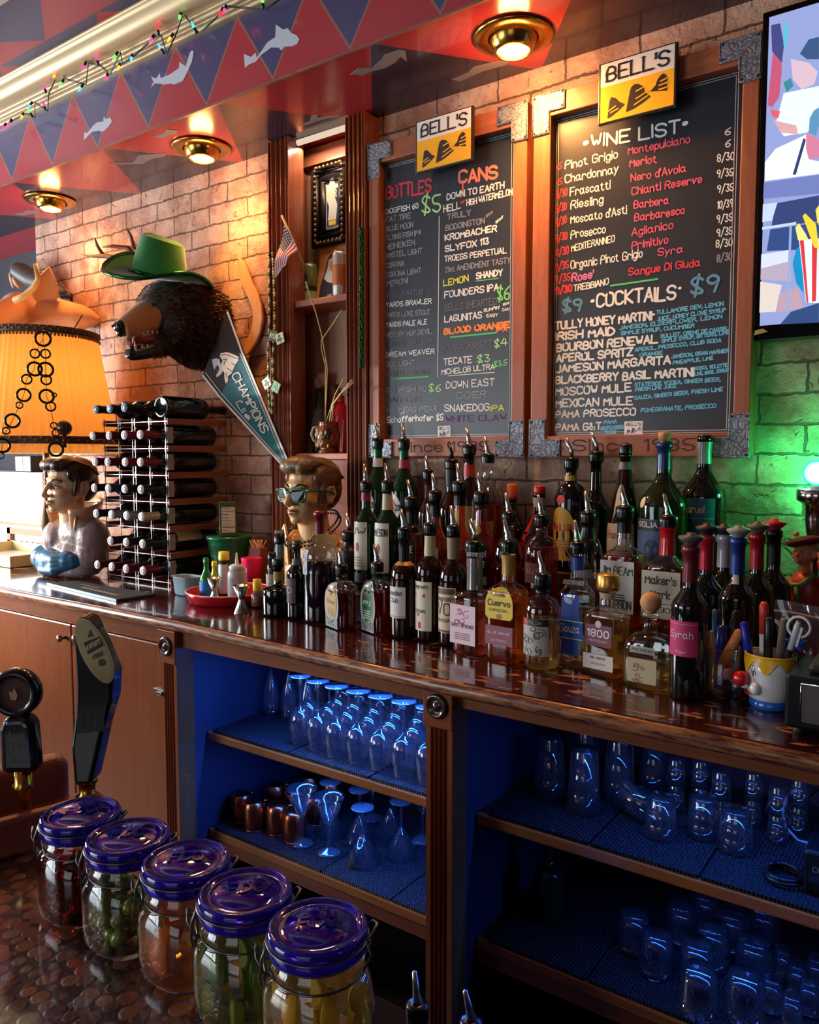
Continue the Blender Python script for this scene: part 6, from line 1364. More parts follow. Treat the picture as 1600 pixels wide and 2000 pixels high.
# ------------------------------------------------------------------ mixing things on the red tray
TC = Vector((-1.955, 1.735, CT + 0.0008))
ty = thing('red_tray', 'round red enamel tray holding squeeze bottle, jigger and bitters', 'tray', TC)
simple('pan', mat('red_enamel', (190, 22, 40), .22, coat=.5), lambda b: b.lathe([(0.001, .0035), (.124, .0035), (.139, .033), (.1425, .034), (.143, .031), (.130, .001), (.126, 0), (.001, 0)], 48), ty)
simple('rim', mat('cream_rim', (220, 206, 170), .3), lambda b: b.torus((0, 0, .034), .141, .002, 48, 6), ty)
TZ = CT + .0048
def tp(px, y, z=TZ): q = ony(px, 1120, y); return Vector((q.x, y, z))
sq = thing('squeeze_bottle', 'clear plastic squeeze bottle with pointed nozzle on the red tray', 'squeeze bottle', tp(463, 1.715))
SEMI = mat('milky_plastic', (196, 200, 204), .35, trans=.35)
simple('body', SEMI, lambda b: b.lathe([(.001, 0), (.026, 0), (.030, .004), (.030, .088), (.028, .098), (.024, .102)], 28), sq)
simple('cap', mat('milky_cap', (214, 212, 206), .35, trans=.2), lambda b: b.lathe([(.0255, .102), (.0255, .115), (.018, .120), (.0065, .122), (.0025, .158), (.001, .158)], 24), sq)
def smallbottle(name, lab, p, r, h, c, capc, capr, caph, label=None, n2=.5, cat='bottle', trans=.3):
    t = thing(name, lab, cat, p)
    simple('glass', mat('small_glass_%d_%d_%d' % c, c, .08, trans=trans), lambda b: b.lathe([(.001, 0), (r * .9, 0), (r, .004), (r, h * n2), (r * .85, h * (n2 + .1)), (capr * .95, h * (n2 + .3)), (capr * .9, h)], 24), t)
    simple('cap', col(capc, .35), lambda b: b.lathe([(capr, h - .004), (capr * 1.05, h), (capr, h + caph), (.001, h + caph)], 20), t)
    if label:
        lc, z0, z1 = label; simple('paper_label', col(lc), lambda b: patch(b, r + .0006, z0 * h, z1 * h, radians(-175), radians(-5)), t)
    return t
smallbottle('juice_bottle', 'green capped bottle with blue label at left of the red tray', tp(403, 1.70), .022, .118, (40, 150, 60), (24, 130, 54), .0085, .016, ((30, 120, 200), .04, .48))
smallbottle('juice_bottle', 'yellow necked bottle behind the jigger on the red tray', tp(419, 1.755), .018, .10, (226, 206, 50), (236, 200, 40), .0085, .014)
smallbottle('bitters_bottle', 'dark bitters bottle in white paper with a square yellow cap', tp(438, 1.775), .0195, .122, (60, 44, 34), (236, 200, 70), .0175, .024, ((216, 216, 216), .05, .86), .75)
def jigger(lab, p, h=.085, r=.023):
    t = thing('jigger', lab, 'jigger', p, 0, 'steel jiggers'); simple('cups', STEEL, lambda b: b.lathe([(r, 0.0), (r * .98, .001), (.0085, h * .47), (.0085, h * .53), (r * 1.08, h), (r * 1.02, h), (.006, h * .58), (.001, h * .57)], 30, cap=False), t)
    simple('inner_cup', STEEL, lambda b: b.lathe([(r * .96, .001), (.006, h * .42), (.001, h * .43)], 30, cap=False), t); return t
jigger('steel double jigger standing on the red tray beside the blue label', tp(418, 1.645), .083, .0205)
jp = onz(461, 1200, CT); jigger('steel double jigger standing on worktop in front of the red tray', Vector((jp.x, jp.y + .022, CT + .0008)), .084, .0235)
pc = thing('pink_cup', 'bright pink plastic cup behind the squeeze bottle', 'cup', tp(492, 1.915, CT + .0008))
simple('cup_wall', mat('pink_plastic', (226, 40, 96), .35), lambda b: b.lathe([(.001, .001), (.026, 0), (.037, .112), (.038, .114), (.035, .112), (.025, .004), (.001, .004)], 30), pc)
b = MB(); letters(b, 'U', lambda u, v: (.0345 * cos(-1.5 + u / .0345), .0345 * sin(-1.5 + u / .0345), v), -.006, .062, .006, .062, .018, .0024); b.build('logo_print', col((240, 190, 205)), pc)
smallbottle('syrup_bottle', 'brown jar with a yellow flip cap at the right of red tray', tp(502, 1.70, TZ), .020, .05, (150, 104, 84), (232, 184, 40), .013, .034, None, .7)
smallbottle('spice_bottle', 'silver tube bottle with black cap beside the niche pilaster', Vector((ony(546, 1060, 1.76).x, 1.76, CT + .0008)), .0155, .20, (120, 150, 160), (16, 16, 18), .0165, .03, ((34, 120, 170), .1, .45), .9)
smallbottle('spice_bottle', 'black capped bottle behind the round raspberry liqueur bottle', Vector((ony(531, 1080, 1.715).x, 1.715, CT + .0008)), .018, .155, (50, 34, 28), (14, 14, 15), .0125, .02, ((190, 176, 150), .3, .7), .7)
bt_ = thing('toothpick_box', 'small open box of wooden picks behind the pink cup', 'box', Vector((ony(505, 1070, 1.99).x, 1.99, CT + .0008)))
simple('box', col((150, 70, 60)), lambda b: b.box(-.028, .028, -.02, .02, 0, .14), bt_)
simple('pick', mat('pick_wood', (206, 160, 104), .6), lambda b: [b.tube([(random.uniform(-.02, .02), random.uniform(-.012, .012), .10), (random.uniform(-.03, .03), random.uniform(-.016, .016), .168)], .0022, 5) for _ in range(14)], bt_)
tb = thing('clear_tub', 'small clear pale blue plastic tub beside the spill mat', 'tub', Vector((ony(357, 1150, 1.70).x, 1.72, CT + .0008)))
simple('tub_wall', mat('pale_blue_plastic', (168, 200, 220), .25, trans=.5), lambda b: b.lathe([(.001, .001), (.034, 0), (.040, .006), (.046, .062), (.050, .064), (.045, .062), (.038, .007), (.001, .004)], 36, p=3.6, sx=1.05, sy=.8), tb)
gt = thing('green_tub', 'green plastic tub standing between the wine rack and the niche', 'tub', Vector((ony(450, 1060, 1.96).x, 1.955, CT + .0008)))
simple('tub_wall', mat('green_tub_plastic', (20, 100, 60), .3, trans=.15), lambda b: b.lathe([(.001, 0), (.050, 0), (.056, .01), (.066, .10), (.076, .155), (.081, .17), (.083, .172), (.083, .178), (.001, .178)], 40), gt)
simple('ridge', mat('green_tub_plastic', (20, 100, 60), .3, trans=.15), lambda b: [b.torus((0, 0, .110 + .010 * k), .0675 + .0023 * k, .0016, 40, 6) for k in range(5)], gt)
cb = thing('food_box', 'green cardboard packet with a white facts panel on the green tub', 'box', Vector((gt.location.x, 1.95, CT + .180)), radians(52))
simple('carton', col((58, 84, 60)), lambda b: b.box(-.030, .030, -.030, .030, 0, .125), cb, bevel=.002)
pn = simple('facts_panel', col((212, 196, 162)), lambda b: b.box(-.024, .024, -.0312, -.0302, .015, .108), cb)
simple('panel_print', col((60, 44, 34)), lambda b: [b.box(-.021, .021 if k in (1, 6) else random.uniform(-.005, .016), -.0319, -.0313, .022 + .0115 * k, .0235 + .0115 * k + (.0014 if k in (1, 5) else 0)) for k in range(8)], pn)
simple('picture_oval', col((196, 166, 140)), lambda b: b.grid(lambda u, v: (-.0306, .018 * sin(2 * pi * u) * v, .045 + .03 * cos(2 * pi * u) * v), 20, 3), cb)

# ------------------------------------------------------------------ mounts and hangings on the brick wall
FUR = mat('bear_fur', (44, 30, 22), .6, sheen=.4); 
br_ = thing('bear_head', 'snarling black bear head mounted on the brick wall under a green hat', 'taxidermy', (-2.49, WY - .001, 1.948), radians(2))
b = MB()
b.tube([(0, -.012, -.015), (0, -.05, -.012), (0, -.10, .0), (0, -.17, .03)], [.158, .156, .142, .124], 22); b.ell((0, -.205, .045), (.112, .105, .105)); b.ell((0, -.26, .055), (.08, .06, .055))
for s in (-1, 1): b.ell((s * .060, -.205, -.025), (.058, .075, .070)); b.ell((s * .098, -.165, .085), (.030, .018, .032), 12, 8); b.ell((s * .042, -.285, .060), (.026, .024, .018), 10, 7)
b.tube([(0, -.23, -.07), (0, -.29, -.105)], [.052, .042], 14)
sk = b.build('head_skin', FUR, br_, remesh=.007, smooth=4)
MUZ = noise_bump(mat('muzzle_fur', (176, 112, 62), .7, sheen=.3), 90, .5, .003)
b = MB(); b.tube([(0, -.245, .022), (0, -.315, .000), (0, -.375, -.026), (0, -.408, -.038)], [.068, .061, .050, .038], 18); b.ell((0, -.30, -.022), (.058, .055, .03)); b.ell((0, -.37, -.045), (.036, .04, .018)); b.build('muzzle', MUZ, br_, remesh=.005, smooth=4)
DK = mat('dark_lip', (34, 24, 22), .3)
b = MB(); b.ell((0, -.412, -.022), (.030, .022, .023)); b.ell((0, -.410, -.045), (.020, .016, .016)); b.build('nose', mat('black_nose', (16, 15, 17), .22, coat=.4), br_, remesh=.004, smooth=2)
for s in (-1, 1):
    simple('nostril', mat('nostril_black', (4, 4, 4), .6), lambda b: b.ell((s * .014, -.4325, -.020), (.006, .004, .005), 10, 7), br_)
    e = simple('eye', mat('bear_eye', (30, 16, 8), .06, coat=1), lambda b: b.ell((s * .044, -.302, .045), .0105, 14, 10), br_)
b = MB(); b.tube([(0, -.235, -.085), (0, -.30, -.112), (0, -.365, -.122), (0, -.385, -.118)], [.044, .036, .026, .018], 14); b.build('lower_jaw', DK, br_, remesh=.005, smooth=3)
simple('mouth_lining', mat('mouth_red', (120, 44, 46), .3), lambda b: (b.ell((0, -.31, -.066), (.040, .075, .030)), b.ell((0, -.335, -.092), (.024, .042, .012))), br_)
b = MB()
for s in (-1, 1):
    b.tube([(s * .026, -.375, -.052), (s * .026, -.380, -.088)], [.0065, .001], 8); b.tube([(s * .020, -.362, -.112), (s * .021, -.368, -.076)], [.006, .001], 8)
    for k in range(4): b.tube([(s * .036, -.345 + .022 * k, -.046), (s * .036, -.345 + .022 * k, -.060)], [.0055, .002], 6); b.tube([(s * .026, -.34 + .022 * k, -.106), (s * .027, -.34 + .022 * k, -.092)], [.0055, .002], 6)
for k in range(4): b.tube([(-.012 + .008 * k, -.395, -.056), (-.012 + .008 * k, -.397, -.068)], [.0035, .002], 6); b.tube([(-.009 + .006 * k, -.378, -.108), (-.009 + .006 * k, -.381, -.096)], [.003, .0015], 6)
b.build('tooth', mat('tooth', (226, 212, 176), .25), br_)
for ch in br_.children:      # the head hangs forward
    for v in ch.data.vertices: v.co.z += .17 * min(0.0, v.co.y + .16)
dg = bpy.context.evaluated_depsgraph_get(); ev = sk.evaluated_get(dg); me_ = ev.to_mesh()
tris = [(p.center.copy(), p.normal.copy(), p.area) for p in me_.polygons]; ev.to_mesh_clear()
fa, fb = MB(), MB(); rnd = random.Random(5)
for c, n_, a in tris:
    if (c.y < -.275 and c.z < .045) or (c.z > .112 and c.y < -.09) or c.y > -.03: continue
    for _ in range(2 if rnd.random() < .75 else 1):
        d = (n_ * .32 + Vector((0, .75, -.45)) + Vector((rnd.uniform(-.35, .35), rnd.uniform(-.35, .35), rnd.uniform(-.35, .35)))).normalized()
        L = rnd.uniform(.015, .034) * (1.0 if c.y > -.25 else .55); s = d.cross(n_).normalized() * rnd.uniform(.0011, .0021); o = c + Vector((rnd.uniform(-.004, .004), rnd.uniform(-.004, .004), rnd.uniform(-.004, .004)))
        m_ = o + d * L * .55 + n_ * L * .12; (fa if rnd.random() < .50 else fb).add([o - s, o + s, m_ + s * .7, o + d * L, m_ - s * .7], [(0, 1, 2, 3, 4)])
fa.build('fur', mat('fur_strand_dark', (46, 30, 22), .5), br_)['kind'] = 'stuff'
fb.build('fur', mat('fur_strand_brown', (112, 72, 46), .5), br_)['kind'] = 'stuff'

ht = thing('cowboy_hat', 'green felt cowboy hat with sequin trim on the bear head', 'hat', (-2.478, WY - .240, 1.950 + .136), radians(88))
ht.rotation_euler = (radians(20), radians(-5), radians(88))
FELT = noise_bump(mat('green_felt', (24, 116, 42), .75, sheen=.5), 150, .25, .002)
SEQ = mat('green_sequin', (16, 96, 44), .18, .85)
ts = NT(SEQ); vo_ = ts.n('ShaderNodeTexVoronoi', i_Scale=260.0); ts.l(ts.coord(), vo_.inputs['Vector']); ts.bump(vo_.outputs['Color'], 1.0, .004)
def brim(u, v, lift=0.0):
    a = 2 * pi * u; rx, ry = .105 + .100 * v, .082 + .088 * v
    x, y = rx * cos(a), ry * sin(a); z = .004 + .046 * v ** 1.6 * sin(a) ** 4 - .012 * v * cos(a) ** 2 + lift
    return (x, y, z)
simple('brim', FELT, lambda b: b.grid(brim, 64, 6, True, True), ht, solid=.003)
def crown(u, v):
    a = 2 * pi * u; k = 1 - .22 * v ** 1.5; x, y = .106 * k * cos(a), .083 * k * sin(a); return (x, y, .005 + .126 * v - .010 * v * cos(a) * (1 if v > .5 else 0))
b = MB(); b.grid(crown, 64, 9, True, True)
def ctop(u, v): a = 2 * pi * u; r = 1 - v; x, y = .106 * .78 * r * cos(a), .083 * .78 * r * sin(a); return (x, y, .131 - .010 * cos(a) * r + .014 * sin(pi * min(v * 1.4, 1)) * 1.0 - .034 * math.exp(-(y / .018) ** 2) * v)
b.grid(ctop, 64, 7, True, True); b.build('crown', FELT, ht)
simple('sequin_trim', SEQ, lambda b: b.tube([Vector(brim(k / 72, 1.0, .001)) for k in range(72)], .0075, 8, True), ht)
simple('hat_band', SEQ, lambda b: b.tube([Vector((.108 * cos(2 * pi * k / 60), .085 * sin(2 * pi * k / 60), .013)) for k in range(60)], .006, 8, True), ht)

bo = thing('boomerang', 'pale wooden boomerang hung on the brick wall right of the bear', 'boomerang', ony(495, 600, 2.10))
PTH = [(469, 512), (473, 530), (482, 555), (494, 580), (501, 602), (503, 622), (499, 645), (490, 668), (479, 690)]; b = MB(); L_, R_ = [], []
for i, (x, y) in enumerate(PTH):
    x2, y2 = PTH[min(i + 1, 8)]; x1, y1 = PTH[max(i - 1, 0)]; dx, dy = x2 - x1, y2 - y1; l_ = hypot(dx, dy); wd_ = (9.8 if 0 < i < 8 else 6.5) * (1.05 if i < 4 else .95); L_.append((x + dy / l_ * wd_, y - dx / l_ * wd_)); R_.append((x - dy / l_ * wd_, y + dx / l_ * wd_))
poly = L_ + [(476, 694)] + R_[::-1] + [(466, 503)]
b.prism(poly, lambda u, v: ony(u, v, 2.098), (0, .014, 0)); b.build('blade', wood('pale_ash', (186, 130, 78), (214, 164, 108), 'z', .4, .2), bo, w=True, bevel=.004)
part('hook', STEEL, lambda b: b.tube([(bo.location.x + .0, 2.112, bo.location.z), (bo.location.x, 2.1205, bo.location.z)], .003, 6), bo)
pn_ = thing('pennant', 'dark and teal pennant lettered CHAMPIONS hanging beside the bear', 'pennant', ony(450, 740, 2.036))
PF = lambda k: (lambda u, v: ony(390 + u / 6.25, 600 + v / 6.25, 2.034 - .0007 * k))
def pp(nm, c, pts, k, th=.0006): b = MB(); b.prism(pts, PF(k), (0, th, 0)); return b.build(nm, col(c, .75), pn_, w=True)
pp('cloth', (28, 24, 30), [(335, 45), (1062, 1850), (1000, 1925), (240, 1090), (40, 830)], 0, .004)
pp('teal_field', (26, 94, 102), [(512, 552), (1050, 1845), (1000, 1905), (262, 1075)], 1)
b = MB()
for q, w_ in (([(340, 60), (520, 560), (1060, 1850)], 22), ([(490, 560), (1022, 1850)], 7), ([(40, 835), (240, 1090), (1000, 1920)], 22), ([(70, 800), (262, 1050), (1000, 1880)], 7)): ribbon(b, q, w_, PF(2))
b.build('border_stripe', col((222, 208, 196), .7), pn_, w=True)
pp('emblem_head', (226, 214, 204), [(245, 600), (255, 562), (330, 548), (410, 572), (474, 608), (470, 650), (436, 700), (395, 800), (350, 840), (345, 905), (318, 935), (305, 880), (300, 800), (268, 745), (262, 690), (280, 650)], 3)
pp('emblem_beak', (196, 190, 190), [(150, 640), (160, 700), (182, 770), (200, 720), (225, 705), (238, 760), (222, 800), (200, 830), (210, 855), (262, 820), (285, 780), (268, 735), (250, 680), (246, 640), (200, 622)], 4)
b = MB()
for q in ([(255, 585), (330, 580), (430, 620), (468, 625)], [(285, 640), (330, 632), (320, 660)], [(300, 660), (296, 700)], [(330, 740), (400, 790)], [(390, 680), (440, 720)], [(205, 720), (218, 800)], [(320, 800), (335, 860)]): ribbon(b, q, 9, PF(5))
b.build('emblem_line', col((30, 26, 32)), pn_, w=True)
b = MB()
def rotpx(x0, y0, x1, y1):
    l_ = hypot(x1 - x0, y1 - y0); ux, uy = (x1 - x0) / l_, (y1 - y0) / l_
    return (lambda u, v: PF(5)(x0 + ux * u + uy * v, y0 + uy * u - ux * v)), l_
f_, l_ = rotpx(392, 832, 765, 1540); letters(b, 'CHAMPIONS', f_, 0, 0, l_, 0, 92, 17)
f_, l_ = rotpx(446, 1168, 512, 1286); letters(b, 'LII', f_, 0, 0, l_, 0, 62, 10); b.build('lettering', col((214, 208, 204), .7), pn_, w=True)
pp('small_emblem', (196, 190, 190), [(540, 1320), (560, 1300), (600, 1320), (618, 1350), (600, 1380), (575, 1360), (560, 1350)], 3)
pp('small_badge', (196, 190, 190), [(500, 1150), (520, 1140), (530, 1160), (512, 1172)], 3)

# deer, dark muzzle and antlers
DF = noise_bump(mat('deer_fur', (178, 112, 62), .75, sheen=.3), 120, .5, .003)
dr = thing('deer_head', 'tan deer head mount with one raised ear behind the amber lampshade', 'taxidermy', ony(150, 630, WY))
S, N_, E = ony(42, 604, 1.95), ony(160, 620, WY - .06), ony(7, 610, 1.865)
b = MB(); b.tube([N_ + (N_ - S).normalized() * .10, N_ + (N_ - S).normalized() * .05, N_, N_.lerp(S, .5), S], [.006, .036, .056, .074, .076], 18); b.ell(S, (.078, .095, .078)); M_ = ony(-60, 640, 1.60); b.tube([S, S.lerp(M_, .5), M_], [.075, .06, .042], 16); b.build('head', DF, dr, w=True, remesh=.006, smooth=4)
e = part('eye', mat('deer_eye', (14, 10, 8), .05, coat=1), lambda b: b.ell(E, (.022, .016, .018), 14, 10), dr)
part('eye_rim', mat('deer_cream', (214, 160, 104), .7), lambda b: b.tube([E + Vector((.030 * cos(k * .52) * .8, -.006 + .02 * cos(k * .52) * -.3, .026 * sin(k * .52))) for k in range(12)], .004, 6, True), e)
def ear(b, base, tip, wd, dirn, th):
    base, tip = Vector(base), Vector(tip); ax = (tip - base); L = ax.length; ax.normalize(); si = ax.cross(Vector(dirn)).normalized(); nn = si.cross(ax)
    def f(u, v): w_ = wd * sin(pi * min(max(v, .02) ** .75, .995)) * (1.0 if v < .6 else 1.0); s_ = (u - .5) * 2; return base + ax * (L * v) + si * (w_ * s_) + nn * (.35 * w_ * s_ * s_)
    b.grid(f, 11, 16)
for nm, (bx, by, y0), (tx_, ty_, y1) in (('ear', (82, 596, 1.96), (96, 522, 1.93)),):
    part(nm, DF, lambda b: ear(b, ony(bx, by, y0), ony(tx_, ty_, y1), .056, CAM - S, .01), dr, solid=.006)
AN = noise_bump(mat('antler_bone', (206, 160, 96), .55), 40, .4, .004)
part('antler', AN, lambda b: b.tube([ony(29, 588, 1.80), ony(48, 578, 1.82), ony(66, 562, 1.84), ony(75, 545, 1.84), ony(69, 515, 1.83)], [.017, .014, .013, .012, .008], 10), dr)
dm = thing('dark_mount', 'dark animal mount with raised muzzle behind the deer ear', 'taxidermy', ony(125, 580, WY))
b = MB(); b.tube([ony(27, 524, 1.99), ony(42, 531, 2.01), ony(62, 543, 2.03), ony(95, 556, 2.06), ony(128, 572, 2.10)], [.034, .044, .046, .04, .014], 16); b.build('muzzle', mat('dark_hide', (62, 58, 58), .5, sheen=.2), dm, w=True, remesh=.006, smooth=3)
part('tail_tuft', mat('black_hide', (30, 24, 24), .5), lambda b: b.tube([ony(122, 576, 2.10), ony(138, 578, 2.11), ony(140, 588, 2.115)], [.02, .012, .004], 8), dm)
part('pale_strip', mat('pale_hide', (196, 150, 120), .6), lambda b: (b.tube([ony(20, 534, 2.00), ony(23, 548, 2.02), ony(26, 560, 2.04)], [.008, .010, .008], 8), b.tube([ony(26, 542, 2.01), ony(33, 552, 2.03), ony(40, 560, 2.05)], [.008, .016, .014], 8)), dm)
at_ = thing('antler_mount', 'brown antlers fixed to the brick wall behind the green hat', 'antlers', ony(270, 520, WY))
AB = mat('dark_antler', (110, 62, 36), .5)
part('antler', AB, lambda b: (b.tube([ony(160, 496, 2.03), ony(182, 500, 2.05), ony(205, 500, 2.07), ony(245, 506, 2.10), ony(275, 525, 2.118)], [.004, .008, .010, .011, .014], 10), b.tube([ony(185, 464, 2.03), ony(190, 480, 2.05), ony(202, 499, 2.07)], [.003, .007, .009], 8)), at_)
part('antler', AB, lambda b: (b.tube([ony(200, 482, 2.02), ony(222, 481, 2.05), ony(250, 484, 2.08), ony(278, 520, 2.118)], [.004, .008, .010, .014], 10), b.tube([ony(248, 446, 2.04), ony(256, 462, 2.06), ony(262, 486, 2.085)], [.003, .007, .009], 8)), at_)

# ------------------------------------------------------------------ glasses on the blue-lit shelves
Z1, Z2 = 0.5944, 0.2894
def glass_obj(name, prof_, n=30): return lambda t: simple(name, THIN, lambda b: b.lathe(prof_, n, cap=False), t)
def turn(p, H): return [(r, H - z) for r, z in p]
P_WINE = [(.001, 0), (.030, .0005), (.034, .002), (.030, .0045), (.010, .008), (.0045, .014), (.0035, .03), (.0035, .085), (.006, .092), (.018, .098), (.028, .110), (.0335, .128), (.034, .145), (.031, .168), (.0265, .195), (.0262, .197), (.0258, .195), (.030, .168), (.0328, .145), (.032, .128), (.026, .111), (.010, .100), (.001, .098)]
P_FLUTE = [(.001, 0), (.028, .0005), (.031, .002), (.02, .005), (.006, .010), (.0035, .02), (.0035, .05), (.010, .07), (.020, .10), (.0265, .135), (.027, .165), (.025, .195), (.0245, .195), (.026, .165), (.0255, .135), (.018, .10), (.006, .072), (.001, .068)]
P_MART = [(.001, 0), (.032, .0005), (.036, .002), (.028, .006), (.008, .016), (.0045, .024), (.004, .04), (.0042, .075), (.008, .084), (.022, .104), (.0405, .148), (.0455, .166), (.0448, .166), (.039, .147), (.020, .105), (.001, .09)]
P_MWIDE = [(.001, 0), (.030, .0005), (.034, .002), (.024, .006), (.007, .014), (.004, .024), (.004, .078), (.012, .088), (.052, .158), (.0515, .159), (.0105, .09), (.001, .086)]
P_TUMB = [(.001, 0), (.026, .0005), (.029, .004), (.034, .05), (.038, .088), (.0374, .0885), (.033, .05), (.027, .014), (.001, .011)]
P_ROCK = [(.001, 0), (.029, .0005), (.033, .006), (.036, .03), (.0375, .06), (.041, .092), (.0402, .0925), (.0362, .06), (.034, .03), (.028, .015), (.001, .012)]
P_PINT = [(.001, 0), (.028, .0005), (.030, .004), (.036, .09), (.042, .148), (.0414, .1485), (.035, .09), (.0285, .012), (.001, .010)]
P_SHOT = [(.001, 0), (.016, .0005), (.018, .003), (.020, .03), (.025, .062), (.0245, .062), (.019, .03), (.016, .016), (.001, .014)]
def proto(name, cat, prof_, H, up, label, pos, group, pname='bowl'):
    t = thing(name, label, cat, pos, 0, group)
    q = prof_ if up else turn(prof_, H)
    k = next((i for i, (r, z) in enumerate(prof_) if z > .06), 6) if prof_ in (P_WINE, P_FLUTE, P_MART, P_MWIDE) else None
    if k is None: simple('wall', THIN, lambda b: b.lathe(q, 28, cap=False), t)
    else:
        simple('foot', FOOTG, lambda b: b.lathe(q[:5], 28, cap=False), t); simple('stem', THIN, lambda b: b.lathe(q[4:k + 1], 14, cap=False), t); simple('bowl', THIN, lambda b: b.lathe(q[k:], 28, cap=False), t)
    return t
PROTO = {}
def put(kind, lab, p):
    name, cat, pr, H, up, grp = kind
    key = (name, id(pr), up)
    if key in PROTO: return copy_tree(PROTO[key], lab, p, random.uniform(0, 6))
    PROTO[key] = proto(name, cat, pr, H, up, lab, p, grp); return PROTO[key]
K_W = ('wine_glass', 'wine glass', P_WINE, .197, False, 'wine glasses upside down on the upper shelf')
K_F = ('flute_glass', 'champagne glass', P_FLUTE, .195, False, 'champagne flutes upside down on the upper shelf')
K_MU = ('martini_glass', 'martini glass', P_MART, .166, True, 'martini glasses on the lower shelf'); K_MD = ('martini_glass', 'martini glass', P_MWIDE, .159, False, 'martini glasses on the lower shelf')
K_T = ('tumbler', 'tumbler', P_TUMB, .0885, False, 'tumblers upside down in the right bay'); K_R = ('rocks_glass', 'tumbler', P_ROCK, .0925, False, 'rocks glasses upside down on the lower right shelf')
K_P = ('pint_glass', 'pint glass', P_PINT, .1485, False, 'pint glasses in the right bay'); K_S = ('shot_glass', 'shot glass', P_SHOT, .062, False, 'shot glasses in the right bay')
FR = [(568, 1436), (609, 1452), (653, 1460), (690, 1476), (727, 1489), (763, 1499), (801, 1513), (838, 1524)]
base = [onz(x, y, Z1) for x, y in FR]
for i, p in enumerate(base):
    p.y = 1.612 + (.018 if i == 0 else .008 if i == 1 else 0); p.x = -1.545 + .0765 * i
    put(K_W, 'upside-down wine glass, %s from the left in the front row of the upper shelf' % ORD[i + 1], p)
for r, (y, x0) in enumerate(((1.705, -1.575), (1.789, -1.54), (1.872, -1.58))):
    for i in range(8):
        if x0 + .0765 * i > -1.012: continue
        put(K_W, 'upside-down wine glass, %s from the left in the %s row of the upper shelf' % (ORD[i + 1], ('second', 'third', 'rearmost')[r]), Vector((x0 + .0765 * i + random.uniform(-.003, .003), y + random.uniform(-.004, .004), Z1)))
for i, (x, y) in enumerate(((447, 1396), (480, 1398), (512, 1401))):
    p = onz(x, y, Z1); p = Vector((-1.795 + .075 * i, 1.76 + .004 * i, Z1)); put(K_F, 'upside-down champagne flute, %s from the left end of the upper shelf' % ORD[i + 1], p)
for i in range(2): put(K_F, 'upside-down champagne flute in the back row, %s from the left' % ORD[i + 1], Vector((-1.76 + .078 * i, 1.86, Z1)))
# copper mugs
COP = mat('copper', (196, 110, 74), .28, 1.0); noise_bump(COP, 30, .15, .003)
def mug(lab, p, rz):
    t = thing('copper_mug', lab, 'mug', p, rz, 'copper mugs upside down on the lower shelf')
    simple('body', COP, lambda b: b.lathe([(.030, 0), (.0305, .001), (.0335, .02), (.0355, .045), (.0345, .068), (.030, .082), (.026, .087), (.001, .087)], 30), t)
    simple('handle', COP, lambda b: b.tube([(.033, 0, .072), (.050, 0, .070), (.056, 0, .055), (.055, 0, .032), (.045, 0, .018), (.034, 0, .016)], .0042, 8), t)
    simple('rim', COP, lambda b: b.torus((0, 0, .0018), .0305, .0016, 30, 6), t)
    return t
mg = [(-1.80, 1.632), (-1.728, 1.618), (-1.652, 1.640), (-1.578, 1.634)]
for x, y in mg: PLACED.append((Vector((x, y, Z2)), .037, .09))
m0 = mug('copper mug upside down, leftmost in the front row of the lower shelf', (mg[0][0], mg[0][1], Z2), 1.6)
for i, (x, y) in enumerate(mg[1:]): copy_tree(m0, 'copper mug upside down, %s from the left in the front row' % ORD[i + 2], (x, y, Z2), (1.5, 1.2, 1.8)[i])
for i, (x, y) in enumerate(((-1.765, 1.745), (-1.685, 1.750), (-1.60, 1.755), (-1.72, 1.86), (-1.63, 1.865))): copy_tree(m0, 'copper mug upside down, %s, behind the front row on lower shelf' % ('left one', 'middle one', 'right one', 'rearmost left', 'rearmost right')[i], (x, y, Z2), 1.3 + i * .15)
for k, lab, px, py in ((K_MU, 'upright martini glass beside the copper mugs', 591, 1647), (K_MU, 'upright martini glass, second from the copper mugs', 643, 1665), (K_MD, 'wide martini glass upside down, nearest the shelf edge', 709, 1683), (K_MD, 'wide martini glass upside down, nearest the right-hand post', 784, 1676),
                       (K_MD, 'wide martini glass upside down behind the second upright one', 646, 1636), (K_MD, 'wide martini glass upside down just behind the frontmost', 703, 1642), (K_MD, 'wide martini glass upside down in the rear row, by the back', 766, 1632), (K_MU, 'upright martini glass in the rear row of the lower shelf', 728, 1606), (K_MU, 'upright martini glass tight beside the right-hand post', 826, 1642)):
    p = onz(px, py, Z2); p, s_ = settle(p, .056 if k is K_MD else .049, .17, (1.56, 2.04)); put(k, lab, p)
# right bay
for i, (x, y) in enumerate(((1295, 1632), (1371, 1634), (1430, 1657))): put(K_T, 'clear tumbler upside down, %s of three at the front of the right bay' % ('left', 'middle', 'right')[i], onz(x, y, Z1) + Vector((.006 * (i - 1), .010 * (i == 1), 0)))
for i, (x, y) in enumerate(((-.80, 1.72), (-.745, 1.81), (-.70, 1.69), (-.655, 1.80), (-.60, 1.89))): put(K_P, 'tall pint glass upside down, %s from the left in the dim right bay' % ORD[i + 1], Vector((x, y, Z1)))
sb = []
for i, (x, y) in enumerate(((-.525, 1.82), (-.475, 1.84), (-.42, 1.80), (-.36, 1.84), (-.30, 1.79), (-.27, 1.86))):
    for lv in range(2):
        put(K_S, '%s shot glass of the %s stack behind the tumblers' % (('bottom', 'top')[lv], ORD[i + 1]), Vector((x, y, Z1 + lv * .0626)))
tm = thing('glass_mug', 'glass mug lying on its side between pint glasses and tumblers', 'mug', (-.628, 1.752, Z1 + .036))
tm.rotation_euler = (radians(90), radians(24), radians(62))
